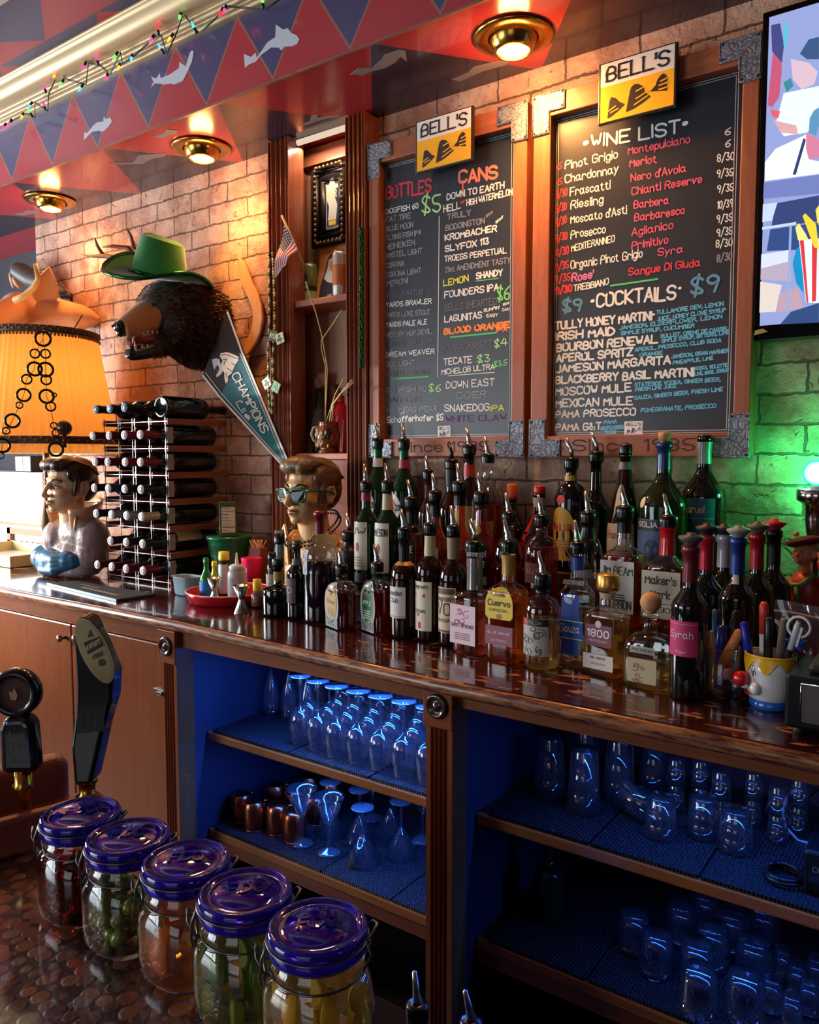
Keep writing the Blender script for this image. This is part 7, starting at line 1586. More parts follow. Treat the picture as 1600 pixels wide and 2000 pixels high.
simple('wall', THIN, lambda b: b.lathe([(.001, 0), (.030, .0005), (.034, .004), (.034, .09), (.0334, .09), (.030, .014), (.001, .012)], 28, cap=False), tm)
simple('handle', THIN, lambda b: b.tube([(.033, 0, .076), (.052, .0, .074), (.058, .0, .05), (.052, 0, .024), (.033, 0, .022)], .005, 8), tm)
n = 0
for x, y in ((1237, 1853), (1276, 1892), (1347, 1915), (1364, 1972), (1383, 1893), (1448, 1903), (1454, 1985), (1330, 1836), (1425, 1856), (1487, 1842), (1385, 1822)):
    n += 1; p = onz(x, y, Z2)
    for e in sb:
        if (e - p).length < .084: p = p + (p - e).normalized() * (.0845 - (e - p).length); p.z = Z2
    sb.append(p); PLACED.append((p, .042, .1))
WHERE = ['leftmost', 'second from the left', 'third along the front', 'nearest, left of two', 'behind the front pair', 'back one beside shot glasses', 'nearest, right of two', 'left one in the rear row', 'middle one in the rear row', 'right one in the rear row', 'deepest, below the shelf edge']
for p, w_ in zip(sb, WHERE): put(K_R, 'rocks glass on the lower right shelf, ' + w_, p)
for i, (x, y) in enumerate(((1507, 1966), (1546, 1988), (1527, 1930), (1557, 1921), (1580, 1966), (1592, 1940))): put(K_S, 'shot glass upside down on the lower right shelf, %s' % ('left one in front', 'nearest the viewer', 'left one behind', 'middle one behind', 'right one in front', 'rightmost behind')[i], settle(onz(x, y, Z2), .0255, .07, (1.5, 2.04))[0])
bottle('dark_bottle', 'dark bottle standing in the shadow of the lower right shelf', Vector((-.79, 1.70, Z2)), .20, .036, .013, .6, .78, G_GREEN, stop='cap', cap=((20, 20, 22), .015, .012))
# cables and card terminal on the right
cw = thing('white_cable', 'thin white cable looping down in the right bay', 'cable', (-.1, 1.80, Z1)); b = MB()
b.tube([ony(1560, 1536, 1.90), ony(1538, 1556, 1.88), ony(1529, 1588, 1.86), ony(1537, 1618, 1.84), ony(1560, 1642, 1.82), Vector((-.10, 1.80, Z1 + .012)), Vector((-.02, 1.79, Z1 + .008))], .0032, 8); b.build('wire', mat('pale_cable', (190, 196, 214), .4), cw, w=True)
part('plug', mat('white_plug', (214, 216, 224), .4), lambda b: b.box(-.155, -.11, 1.93, 1.96, .79, .83), cw, bevel=.004)
part('lead', BLACK, lambda b: b.tube([ony(1560, 1536, 1.90), ony(1578, 1556, 1.92), Vector((-.13, 1.945, .80))], .004, 8), cw)
bc = thing('coiled_cable', 'black cable coiled on the shelf beside the card terminal', 'cable', onz(1533, 1722, Z1)); b = MB()
c0 = onz(1533, 1720, Z1); b.tube([c0 + Vector(((.034 - .002 * (k // 24)) * cos(2 * pi * k / 24), (.034 - .002 * (k // 24)) * sin(2 * pi * k / 24), .005 + .006 * (k / 24) % .02)) for k in range(60)], .0042, 8); b.build('coil', BLACK, bc, w=True)
ct = thing('card_terminal', 'black card terminal at the right edge of the upper right shelf', 'card terminal', onz(1600, 1770, Z1))
q = ony(1566, 1778, 1.60); part('casing', BLACK, lambda b: b.box(q.x, q.x + .13, 1.60, 1.70, Z1, Z1 + .085), ct, bevel=.006)
part('screen', mat('dim_screen', (26, 26, 30), .15), lambda b: b.box(q.x + .01, q.x + .12, 1.5985, 1.601, Z1 + .012, Z1 + .075), ct)
b = MB(); letters(b, 'CO', lambda u, v: (u, 1.5975, v), q.x + .016, Z1 + .048, q.x + .034, Z1 + .048, .009, .0016); b.build('lettering', col((150, 150, 160)), ct, w=True)

# ------------------------------------------------------------------ right end of the worktop
pgp = onz(1405, 1358, CT); pg = thing('pen_glass', 'clear tulip glass stuffed with pens and corks beside the magenta-label wine', 'glass', settle(Vector((pgp.x, pgp.y + .01, CT + .0008)), .042, .1, (1.4, 1.7))[0])
simple('bowl', shell('heavy_glass', (.93, .94, .95), 2.2), lambda b: b.lathe([(.001, .001), (.028, 0), (.036, .004), (.041, .02), (.0415, .04), (.038, .065), (.0375, .098), (.0382, .1), (.0365, .098), (.037, .065), (.040, .04), (.039, .02), (.033, .010), (.001, .009)], 36, cap=False), pg)
def pen(lab, root, off, lean_, L, r, c, tip=None, cat='pen', name='pen', grp=None, base=.014):
    p = Vector(root) + Vector((off[0], off[1], base)); d = Vector((lean_[0], lean_[1], 1)).normalized(); o = thing(name, lab, cat, p, 0, grp)
    o.rotation_euler = d.to_track_quat('Z', 'Y').to_euler()
    simple('barrel', col(c, .3), lambda b: b.lathe([(.001, 0), (r * .4, .001), (r, .012), (r, L * .62), (r * 1.05, L * .63), (r, L - .004), (r * .6, L)], 14), o)
    if tip: simple('cap', col(tip, .3), lambda b: b.lathe([(r * 1.12, L * .66), (r * 1.12, L * .97), (r * .7, L + .003), (.001, L + .003)], 14), o); simple('clip', col(tip, .3), lambda b: b.box(-r * .4, r * .4, -r * 1.9, -r * 1.1, L * .72, L * .97), o)
    return o
G0 = pg.location; GP = 'pens in the tulip glass'
pen('green and white pen at left of the tulip glass', G0, (-.026, -.002), (-.06, .02), .155, .0045, (20, 100, 70), (220, 222, 220), grp=GP)
pen('white and blue pen leaning behind the green one', G0, (-.014, .012), (-.04, .05), .150, .0045, (224, 224, 224), (90, 150, 190), grp=GP)
pen('fat black marker leaning right in the tulip glass', G0, (-.006, .006), (.18, .10), .158, .008, (26, 26, 28), grp=GP)
pen('blue plastic comb handle in the middle of tulip glass', G0, (-.004, -.004), (.02, .1), .125, .011, (34, 54, 150), grp=GP)
pen('wooden spoon end leaning at the front of tulip glass', G0, (-.012, -.018), (-.02, -.06), .118, .0055, (206, 150, 96), grp=GP)
pen('orange wooden muddler leaning far right in tulip glass', G0, (-.020, -.006), (.46, -.03), .135, .0095, (196, 126, 66), grp=GP)
ck = thing('wine_cork', 'purple-stained cork wedged inside the tulip glass', 'cork', G0 + Vector((.008, -.014, .045))); ck.rotation_euler = (1.2, .3, .4)
simple('cork', mat('stained_cork', (120, 76, 80), .8), lambda b: b.lathe([(.001, 0), (.0105, .0005), (.011, .004), (.011, .036), (.0105, .04), (.001, .0405)], 16), ck)
cmq = onz(1492, 1382, CT); cm = thing('clown_mug', 'white clown-face mug with red ball nose, yellow brim and blue base', 'mug', Vector((-.284, 1.575, CT + .0008)), radians(-52))
WG = mat('white_glaze', (222, 220, 218), .18, coat=.5)
simple('body', WG, lambda b: b.lathe([(.036, .016), (.040, .02), (.044, .04), (.045, .07), (.046, .098), (.043, .098), (.042, .07), (.04, .024), (.001, .02)], 40, cap=False), cm)
simple('blue_base', mat('blue_glaze', (24, 100, 190), .2, coat=.5), lambda b: b.lathe([(.001, 0), (.035, 0), (.037, .003), (.037, .017), (.001, .018)], 36), cm)
def brimf(u, v): a = 2 * pi * u; r = .0465 + .0012 * v; z = .100 - .020 * v * (1 + .55 * sin(a * 7)); return (r * cos(a), r * sin(a), z)
simple('yellow_brim', mat('yellow_glaze', (232, 176, 30), .2, coat=.5), lambda b: (b.grid(brimf, 84, 5, True, True), b.torus((0, 0, .100), .0455, .0025, 40, 8)), cm)
simple('nose', mat('red_glaze', (206, 24, 30), .15, coat=.6), lambda b: b.ell((0, -.058, .054), .0145, 20, 14), cm)
b = MB(); f3 = lambda u, v: (.0456 * cos(-pi / 2 + u / .0456), .0456 * sin(-pi / 2 + u / .0456), v)
for s in (-1, 1): ribbon(b, [(s * .010, .066), (s * .016, .084), (s * .022, .066)], .0014, f3); ribbon(b, [(s * .016, .064), (s * .0162, .072)], .003, f3)
b.build('eye_line', col((30, 36, 60)), cm)
b = MB(); f4 = lambda u, v: (.0462 * cos(-pi / 2 + u / .0456), .0462 * sin(-pi / 2 + u / .0456), v)
ribbon(b, [(-.026, .040), (-.018, .030), (0, .026), (.018, .030), (.026, .040)], .005, f4); b.build('mouth', col((200, 30, 40)), cm)
simple('cheek', WG, lambda b: (b.ell((-.020, -.040, .040), (.012, .010, .012), 14, 10), b.ell((.020, -.040, .040), (.012, .010, .012), 14, 10)), cm)
M0 = Vector(cm.location); GP = 'pens and tools in the clown mug'; i_ = 0
for lab, off, ln, L, r, c, tp_ in (('blue highlighter leaning left in the clown mug', (-.028, .0, ), (-.18, .02), .135, .008, (34, 44, 170), None), ('red and white chalk marker sticking up highest in the clown mug', (-.014, .006), (-.03, .05), .170, .0075, (214, 206, 200), (210, 60, 50)), ('black fat marker upright in the clown mug', (-.004, -.010), (.0, -.04), .150, .008, (22, 26, 26), None),
                              ('silver bottle opener handle in the clown mug', (.008, .012), (.05, .08), .145, .0075, (150, 140, 136), None), ('black gel pen leaning right in the clown mug', (.012, -.014), (.24, -.06), .150, .0055, (16, 16, 20), (180, 180, 186)), ('dark blue pen leaning right in the clown mug', (.0, .002), (.30, .0), .150, .006, (24, 28, 66), (24, 28, 66)), ('black pen behind the dark blue one in the clown mug', (.008, .016), (.16, .10), .150, .0055, (18, 18, 20), (18, 18, 20))):
    pen(lab, M0, off, ln, L, r, c, tp_, grp=GP, base=.0215)
bgp = Vector((-.235, 1.672, CT + .0008)); bg = thing('plastic_bag', 'clear zip bag of bits leaning behind the pens at the right end', 'bag', bgp)
BAG = shell('bag_film', (.90, .89, .90), 2.6, 1.45, .06, .14, (170, 160, 160))
def bagf(s):
    def f(u, v):
        x = -.055 + .21 * u + .01 * sin(v * 5); e = sin(pi * u) * (1 - v) ** .6; return (x, s * (.004 + .022 * e) + .006 * sin(u * 13 + v * 7) * (.3 + v), .175 * v + .012 * (1 - u) * v)
    return f
simple('film', BAG, lambda b: (b.grid(bagf(-1), 24, 16), b.grid(bagf(1), 24, 16)), bg)
simple('zip_seal', mat('zip_strip', (210, 190, 186), .3), lambda b: b.tube([Vector(bagf(0)(k / 20, .88)) for k in range(21)], .0024, 6), bg)
simple('contents', mat('bag_contents', (120, 92, 84), .6), lambda b: [b.ell((random.uniform(-.03, .13), random.uniform(-.012, .012), .012 + random.uniform(0, .05)), (.012, .009, .011), 9, 6) for _ in range(22)], bg)
simple('gold_trinket', BRASS, lambda b: [b.ell((.04 + .01 * k, -.03, .10 + .008 * (k % 2)), (.006, .003, .008), 8, 6) for k in range(5)], bg)
kr = thing('key_ring', 'white ring with a glittery blue star charm above the pen mug', 'key ring', ony(1561, 1225, 1.555))
q = kr.location
part('ring', mat('white_enamel_ring', (206, 208, 212), .25), lambda b: b.torus((q.x, q.y, q.z), .0185, .0026, 32, 8, Matrix.Rotation(radians(84), 3, 'X') ), kr)
SB = mat('blue_glitter', (28, 70, 170), .2, .5)
b = MB(); pts = [((.020 if k % 2 == 0 else .010) * cos(k * pi / 5 + .3), (.020 if k % 2 == 0 else .010) * sin(k * pi / 5 + .3)) for k in range(10)]
b.prism(pts, lambda u, v: (q.x - .004 + u, q.y - .004, q.z - .030 + v), (0, .008, 0)); b.build('star_charm', SB, kr, w=True, bevel=.002)
part('strap', BLACK, lambda b: b.tube([(q.x, q.y, q.z - .045), (q.x - .003, q.y + .005, q.z - .07), (-.284, 1.575, CT + .026)], .003, 6), kr)
pr_ = thing('receipt_printer', 'black boxy receipt printer with a grey slotted front at worktop edge', 'printer', Vector((-.10, 1.50, CT)))
x0 = -.235; part('casing', mat('black_casing', (16, 16, 18), .3), lambda b: b.box(x0, x0 + .30, 1.425, 1.60, CT + .014, CT + .105), pr_, bevel=.006)
part('top_cover', mat('black_casing_top', (36, 36, 36), .55), lambda b: b.box(x0 + .03, x0 + .28, 1.45, 1.585, CT + .1055, CT + .122), pr_, bevel=.008)
part('front_panel', mat('grey_panel', (92, 84, 82), .4, .3), lambda b: b.box(x0 + .026, x0 + .28, 1.4225, 1.426, CT + .027, CT + .092), pr_, bevel=.002)
part('panel_trim', CHROME, lambda b: b.tube([(x0 + .025, 1.4225, CT + .026), (x0 + .025, 1.4225, CT + .093), (x0 + .281, 1.4225, CT + .093)], .0016, 6), pr_)
part('slot', mat('slot_black', (4, 4, 4), .5), lambda b: b.box(x0 + .06, x0 + .22, 1.4212, 1.4235, CT + .054, CT + .060), pr_)
for fx, fy in ((x0 + .02, 1.45), (x0 + .28, 1.45), (x0 + .02, 1.58), (x0 + .28, 1.58)): part('foot', RUBBER, lambda b: b.lathe([(.009, .0008), (.010, .002), (.010, .0145)], 16, (fx, fy, CT)), pr_)
smallbottle('marker_pen', 'red marker lying on the black printer top edge', Vector((-.19, 1.635, CT + .0008)), .009, .105, (206, 20, 40), (190, 18, 36), .0095, .03, None, .9, 'marker', 0)
gbp = Vector((-.272, 1.90, CT + .0008)); gz = ony(1590, 962, 2.0).z - CT
gb_ = thing('green_lamp', 'small chrome lamp with a glowing green globe bulb at right wall', 'lamp', Vector((ony(1594, 962, 2.0).x, 2.0, CT + .0008)))
simple('base', BLACK, lambda b: b.lathe([(.001, 0), (.035, 0), (.037, .004), (.025, .02), (.011, .04), (.011, gz - .15)], 28), gb_)
simple('column', CHROME, lambda b: b.lathe([(.013, gz - .15), (.014, gz - .14), (.012, gz - .12), (.018, gz - .09), (.021, gz - .06), (.022, gz - .03), (.03, gz - .024), (.04, gz - .018), (.041, gz + .006), (.036, gz + .007), (.034, gz - .010), (.001, gz - .012)], 32), gb_)
simple('socket', mat('white_socket', (190, 200, 200), .4), lambda b: b.lathe([(.012, gz - .011), (.013, gz + .014), (.001, gz + .015)], 20), gb_)
GB = bpy.data.materials.new('green_bulb'); GB.use_nodes = True; tt = NT(GB); tt.t.nodes.remove(tt.p); lw_ = tt.n('ShaderNodeLayerWeight', i_Blend=.4); em = tt.n('ShaderNodeEmission'); em.inputs[1].default_value = 1.4
tt.l(tt.ramp(lw_.outputs['Facing'], [(.1, (.75, 1, .95, 1)), (.6, (.0, .55, .42, 1))]), em.inputs[0]); tt.l(em.outputs[0], tt.t.nodes['Material Output'].inputs[0])
simple('bulb', GB, lambda b: b.ell((0, 0, gz + .044), .029, 24, 16), gb_)
light('green_bulb_light', 'POINT', Vector(gb_.location) + Vector((-.012, .042, gz + .044)), 3.0, (.02, 1.0, .26), size=.03)
fgp = Vector((ony(1572, 1090, 1.86).x, 1.865, CT + .0008)); fh = ony(1572, 1055, 1.865).z - CT
fi = thing('smiling_figurine', 'painted figurine in a maroon beret and red shirt by the brick wall', 'figurine', fgp, radians(-25))
FS = mat('figurine_skin', (206, 132, 92), .4)
b = MB(); b.ell((0, 0, fh - .028), (.022, .023, .026)); b.ell((0, -.012, fh - .040), (.016, .014, .014)); b.ell((0, -.024, fh - .030), (.0055, .008, .006), 10, 8); b.ell((-.012, -.016, fh - .036), (.008, .008, .007), 10, 8); b.ell((.012, -.016, fh - .036), (.008, .008, .007), 10, 8); b.tube([(0, .004, fh - .08), (0, 0, fh - .045)], .012, 10); b.ell((.024, 0, fh - .03), (.005, .007, .010), 8, 6); b.ell((-.024, 0, fh - .03), (.005, .007, .010), 8, 6)
b.build('head', FS, fi, remesh=.0028, smooth=3)
simple('eye', col((40, 30, 26)), lambda b: (b.ell((-.008, -.0225, fh - .024), (.003, .002, .0012), 8, 6), b.ell((.008, -.0225, fh - .024), (.003, .002, .0012), 8, 6)), fi)
simple('smile', col((150, 50, 44)), lambda b: b.tube([(-.008, -.0235, fh - .044), (0, -.0270, fh - .047), (.008, -.0235, fh - .044)], .0012, 6), fi)
simple('hair', mat('figurine_hair', (150, 112, 60), .6), lambda b: b.ell((0, .006, fh - .020), (.024, .022, .022), 16, 10), fi)
simple('beret', mat('maroon_felt', (92, 26, 34), .7), lambda b: b.ell((-.004, .002, fh - .004), (.037, .036, .012), 24, 10, Matrix.Rotation(radians(-14), 3, 'Y')), fi)
simple('pompom', col((220, 180, 110)), lambda b: b.ell((-.016, -.01, fh + .012), .0065, 12, 8), fi)
b = MB(); b.lathe([(.001, 0), (.040, 0), (.042, .01), (.036, .06), (.034, fh - .12), (.036, fh - .095), (.020, fh - .072), (.001, fh - .07)], 26, sy=.7); b.build('red_shirt', mat('figurine_red', (170, 34, 34), .4), fi)
simple('green_scarf', mat('figurine_green', (86, 130, 84), .4), lambda b: (b.tube([(-.030, -.014, fh - .085), (-.01, -.026, fh - .10), (.012, -.026, fh - .094), (.030, -.010, fh - .070)], .007, 8), b.tube([(.0, -.027, fh - .10), (.006, -.030, fh - .13)], .006, 8)), fi)
simple('raised_arm', mat('figurine_red', (170, 34, 34), .4), lambda b: b.tube([(.034, 0, fh - .09), (.052, -.006, fh - .075), (.046, -.014, fh - .04)], [.012, .011, .009], 10), fi)
simple('hand', FS, lambda b: [b.tube([(.045 + .003 * k, -.014, fh - .040), (.043 + .004 * k, -.016, fh - .022)], .0026, 6) for k in range(-1, 3)] + [b.ell((.046, -.014, fh - .042), (.008, .007, .008), 10, 8)], fi)

# ------------------------------------------------------------------ coloured fairy lights along the cornice
sl = thing('fairy_lights', 'string of coloured fairy lights along the gilded cornice', 'string lights', (-2.6, 1.69, 2.80))
PIN, ORA, GRE, BLUB, REDB = (255, 30, 90), (255, 110, 16), (60, 220, 50), (40, 120, 255), (255, 24, 30)
FL = [(20, 660, PIN), (50, 640, PIN), (115, 605, ORA), (155, 585, GRE), (155, 550, BLUB), (230, 548, PIN), (232, 458, PIN), (285, 390, ORA), (320, 432, GRE), (420, 458, BLUB), (437, 345, PIN), (505, 310, PIN), (555, 402, PIN), (600, 292, GRE), (620, 348, ORA), (685, 302, BLUB), (790, 203, PIN), (822, 150, REDB), (838, 252, BLUB), (887, 198, ORA), (937, 85, GRE), (1010, 142, BLUB), (1150, 65, REDB), (1170, 50, PIN), (1368, 10, GRE)]
SKT = mat('green_socket', (20, 44, 30), .4); wp = []
for x, y, c in FL:
    p = ony(x / 2.6667, y / 2.6667, 1.672); k = random.uniform(-.6, .6)
    d = Vector((random.uniform(-.5, .5), -.5, random.choice((-1, 1, -1)))).normalized(); wp.append(p - d * .018 + Vector((0, .004, 0)))
    part('bulb', glow('fairy_%d_%d_%d' % c, c, 5.5), lambda b: b.tube([p - d * .002, p + d * .006, p + d * .018], [.0042, .0044, .0006], 8), sl)
    part('socket', SKT, lambda b: b.tube([p - d * .018, p - d * .002], .0046, 8), sl)
b = MB(); wps = sorted(wp, key=lambda p: p.x)
for s in (0, 1):
    Q = [ony(-20, 262 - 6 * s, 1.69)]
    for i, p in enumerate(wps): Q.append(p + Vector((0, .006, .004 * s))); 
    b.tube(Q + [ony(560, -12, 1.69)], .0016, 6)
b.build('wire', SKT, sl, w=True)

# ------------------------------------------------------------------ garnish jars on the customers' bar
COB = mat('cobalt_glass', (38, 26, 214), .06, trans=.72, ior=1.4, coat=.5)
JGL = shell('jar_glass', (.95, .97, .96), 1.8)
JW = mat('jar_wire', (120, 116, 112), .3, 1.0)
JX = [(-.902, .547), (-.800, .545), (-.698, .549), (-.596, .543), (-.494, .542)]
JN = ['red cherries, farthest from the viewer', 'green olives', 'orange slices, the middle one', 'lime wedges', 'lemon wedges, nearest the viewer']
def jar(i):
    t = thing('clip_jar', 'blue-lidded clip jar of ' + JN[i], 'jar', (JX[i][0], JX[i][1], BZ + .0008), radians(0), 'garnish jars on the coin bar')
    simple('glass', JGL, lambda b: b.lathe([(.001, .002, 2), (.034, .001, 2.4), (.0445, .003, 2.6), (.0490, .012, 2.7), (.0500, .03, 2.7), (.0500, .060, 2.7), (.0490, .073, 2.6), (.0455, .083, 2.2), (.0435, .087, 2), (.0430, .091, 2), (.0455, .094, 2), (.0455, .099, 2), (.0435, .101, 2), (.0420, .112, 2)], 44, cap=False), t)
    ld = simple('lid', COB, lambda b: b.lathe([(.001, .1145), (.038, .1145), (.0430, .1085), (.0470, .107), (.0488, .111), (.0488, .117), (.0476, .119), (.0488, .121), (.0488, .1265), (.0471, .130), (.0436, .1305), (.0400, .128), (.038, .1275), (.030, .1295), (.015, .1315), (.001, .132)], 56), t)
    b = MB(); letters(b, 'FIDO', lambda u, v: (u * cos(.7) - v * sin(.7), u * sin(.7) + v * cos(.7), .1318 - (hypot(u, v) / .03) ** 2 * .002 + .0006), -.018, -.008, .018, -.008, .016, .0030)
    b.build('embossed_lettering', COB, ld, solid=.0014)
    ca = atan2(-.62, -.78); c_, s_ = cos(ca), sin(ca)
    P = lambda r, w_, z: (r * c_ - w_ * s_, r * s_ + w_ * c_, z)
    w1 = simple('neck_wire', JW, lambda b: (b.torus((0, 0, .0890), .0446, .0013, 44, 6), b.torus((0, 0, .1195), .0494, .0012, 48, 6)), t)
    simple('clasp', JW, lambda b: (b.tube([P(.047, -.013, .1195), P(.0525, -.013, .105), P(.0540, -.012, .088), P(.052, -.010, .078), P(.0535, 0, .074), P(.052, .010, .078), P(.0540, .012, .088), P(.0525, .013, .105), P(.047, .013, .1195)], .0016, 8), b.tube([P(.043, -.012, .0875), P(.051, -.011, .090), P(.058, -.009, .104), P(.060, 0, .112), P(.058, .009, .104), P(.051, .011, .090), P(.043, .012, .0875)], .0015, 8)), w1)
    P2 = lambda r, w_, z: (-r * c_ - w_ * s_, -r * s_ + w_ * c_, z)
    simple('hinge', JW, lambda b: (b.tube([P2(.046, -.011, .1195), P2(.054, -.010, .126), P2(.058, 0, .129), P2(.054, .010, .126), P2(.046, .011, .1195)], .0016, 8), b.tube([P2(.046, -.011, .1195), P2(.052, -.010, .104), P2(.044, -.009, .0875)], .0014, 6), b.tube([P2(.046, .011, .1195), P2(.052, .010, .104), P2(.044, .009, .0875)], .0014, 6)), w1)
    if 1: simple('brine', shell('cherry_syrup', (.62, .16, .16), .8, 1.34, 0, -.12, (120, 20, 26)) if i == 0 else shell('brine', (.93, .93, .78), .8, 1.34) if i == 1 else shell('juice_%d' % i, ((.98, .86, .66), (.90, .92, .66), (.98, .92, .64))[i - 2], .8, 1.34, 0, -.34, ((236, 160, 84), (160, 170, 80), (236, 200, 96))[i - 2]), lambda b: b.lathe([(.001, .004, 2), (.034, .0035, 2.4), (.0430, .005, 2.6), (.0478, .013, 2.7), (.0487, .03, 2.7), (.0487, .060, 2.7), (.0476, .073, 2.6), (.0445, .0815, 2.2), (.001, .0815, 2)], 40), t)
    return t
jars = [jar(i) for i in range(5)]
def fill(i, n, r, zmax, minr):
    out, tries = [], 0; rr = random.Random(40 + i)
    while len(out) < n and tries < 20000:
        tries += 1; z = rr.uniform(.006 + r, zmax); q = Vector((rr.uniform(-.044, .044), rr.uniform(-.044, .044), z)); k = (abs(q.x) ** 3 + abs(q.y) ** 3) ** (1 / 3)
        if k > .0445 - r: continue
        if all((q - o).length > minr for o in out): out.append(q)
    return out
chm = mat('cherry', (120, 14, 24), .12, coat=.6); p0 = None
for q in fill(0, 34, .0088, .066, .0168):
    loc = Vector(jars[0].location) + q
    if p0 is None: p0 = tag(simple('cherry', chm, lambda b: b.ell((0, 0, 0), .0085, 14, 10)), 'dark red cherry inside the farthest blue-lidded jar', 'cherry', 'cherries in the farthest jar'); p0.location = loc
    else: c = p0.copy(); COL.objects.link(c); c.location = loc
olm = mat('olive', (112, 122, 46), .22, coat=.4); p0 = None
for q in fill(1, 24, .0102, .066, .0208):
    loc = Vector(jars[1].location) + q; rot = (random.uniform(0, 3), random.uniform(0, 3), 0)
    if p0 is None:
        p0 = tag(thing('olive', '', '', loc), 'green olive inside the second jar from the far end', 'olive', 'olives in the second jar')
        simple('flesh', olm, lambda b: b.ell((0, 0, 0), (.0095, .0095, .0118), 16, 12), p0); simple('pimento', col((176, 50, 34), .3), lambda b: b.ell((0, 0, .0108), (.0026, .0026, .0016), 8, 6), p0); p0.rotation_euler = rot
    else: c = copy_tree(p0, None, loc); c.rotation_euler = rot
def wedge(name, peel, flesh, lab, cat, grp, r=.030, half=False):
    t = thing(name, lab, cat, (0, 0, 0), 0, grp); w_ = radians(70 if not half else 100)
    def sect(r_, a, pl): return [(0, 0)] + [(r_ * cos(a * (k / 10 - .5)), r_ * sin(a * (k / 10 - .5))) for k in range(11)]
    def skin(u, v): a = w_ * (u - .5); th = pi * (v * .92 + .04); return (r * sin(th) * cos(a), r * sin(th) * sin(a), r * 1.15 * cos(th))
    def sk2(u, v): x, y, z = skin(u, v); return (x * .90, y * .90, z * .90)
    b = MB(); b.grid(skin, 12, 14); b.build('peel', mat(name + '_peel', peel, .35, coat=.3), t, solid=.0012)
    b = MB(); b.grid(sk2, 12, 14)
    for u in (0, 1): b.add([sk2(u, k / 13) for k in range(14)] + [(0, 0, r * .9), (0, 0, -r * .9)], [tuple(range(14)) + (15, 14)])
    b.build('flesh', mat(name + '_flesh', flesh, .22, trans=.25, coat=.5), t); return t
def pack(i, name, peel, flesh, lab, cat, grp, r, layers, per):
    t0 = None; rr = random.Random(70 + i)
    for l_ in range(layers):
        for k in range(per + 1):
            a = 2 * pi * (k + .5 * l_) / per + rr.uniform(-.06, .06); z = .0065 + r * 1.16 + l_ * (2.32 * r + .001); out = rr.random() < .65
            if k == per: rad, yaw = r * .35, a
            else: rad, yaw = (.0462, a + pi) if out else (.0462 - r * 1.02, a)
            if k == per: rad, yaw = 0.0, a
            if k == per and .0462 - r < r * 1.05: continue
            loc = Vector(jars[i].location) + Vector((rad * cos(a), rad * sin(a), z))
            if k == per: loc -= Vector((r * .5 * cos(a), r * .5 * sin(a), 0))
            c = t0 = wedge(name, peel, flesh, lab, cat, grp, r) if t0 is None else t0
            if c is not None and getattr(pack, 'made', None) == t0.name: c = copy_tree(t0)
            pack.made = t0.name
            c.location = loc; c.rotation_euler = (0, 0, yaw)
pack(2, 'orange_slice', (226, 128, 44), (240, 168, 84), 'orange wedge inside the middle blue-lidded jar', 'orange', 'orange wedges in the middle jar', .0255, 1, 4)
pack(3, 'lime_wedge', (84, 128, 44), (196, 206, 120), 'lime wedge inside the fourth jar from the far end', 'lime', 'lime wedges in the fourth jar', .0155, 2, 6)
pack(4, 'lemon_wedge', (232, 184, 52), (240, 210, 120), 'lemon wedge inside the nearest blue-lidded jar', 'lemon', 'lemon wedges in the nearest jar', .0158, 2, 6)

# ------------------------------------------------------------------ beer taps and wooden rails at the far left of the customers' bar
RAILW = wood('red_rail_wood', (124, 54, 38), (154, 76, 54), 'y', .4, .25)
d_ = Vector((.276, .961, 0)); s_ = Vector((.961, -.276, 0))
def rail(b, end, L, th, z0, z1): e = Vector(end); b.prism([(0, 0), (th, 0), (th, -L), (0, -L)], lambda u, v: e + s_ * u + d_ * v + Vector((0, 0, z0 - e.z)), (0, 0, z1 - z0))
dt = thing('tap_trough', 'red-brown wooden trough with raised rails holding beer taps', 'trough', (-1.15, .55, BZ))
E1 = onz(206, 1553, .895); E1.z = BZ
b = MB(); rail(b, E1 - s_ * .022, .42, .022, BZ + .001, .895); b.build('front_rail', RAILW, dt, w=True, bevel=.005)
E2 = E1 - s_ * .165 + d_ * -.02
b = MB(); rail(b, E2, .40, .05, BZ + .001, .925); b.build('back_rail', RAILW, dt, w=True, bevel=.016, seg=4)
b = MB(); rail(b, E1 - s_ * .115, .40, .093, BZ + .001, .862); b.build('trough_floor', RAILW, dt, w=True)
def at_depth(px, py, D): return CAM + ray(px, py) * D
def tap(name, lab, outline, D, th, facec, fpts, texts):
    p0 = at_depth(*outline[0], D); t = thing(name, lab, 'tap', p0, 0, 'beer taps')
    nrm = Vector((_f.x, _f.y, 0)).normalized(); b = MB(); b.prism(outline, lambda u, v: at_depth(u, v, D) - nrm * th / 2, nrm * th); b.build('grip', mat('black_lacquer', (14, 18, 20), .2, coat=.5), t, w=True, bevel=th * .32, seg=4)
    return t, nrm
OUT = [(156, 1522), (150, 1450), (158, 1385), (160, 1330), (155, 1235), (158, 1207), (170, 1198), (186, 1207), (212, 1262), (231, 1310), (228, 1360), (213, 1410), (200, 1470), (188, 1522)]
t1, nr = tap('beer_tap', 'tall black stout tap handle with a cream oval badge', OUT, 1.245, .045, None, None, None)
def facept(k): return lambda u, v: at_depth(u, v, 1.245) - nr * (.0232 + .0005 * k)
def oval(cx, cy_, a, b_, rot, n=30): return [(cx + a * cos(2 * pi * k / n) * cos(rot) - b_ * sin(2 * pi * k / n) * sin(rot), cy_ + a * cos(2 * pi * k / n) * sin(rot) + b_ * sin(2 * pi * k / n) * cos(rot)) for k in range(n)]
def flat(nm, c, pts, k, parent): b = MB(); b.prism(pts, facept(k), nr * .0012); return b.build(nm, col(c, .4), parent, w=True)
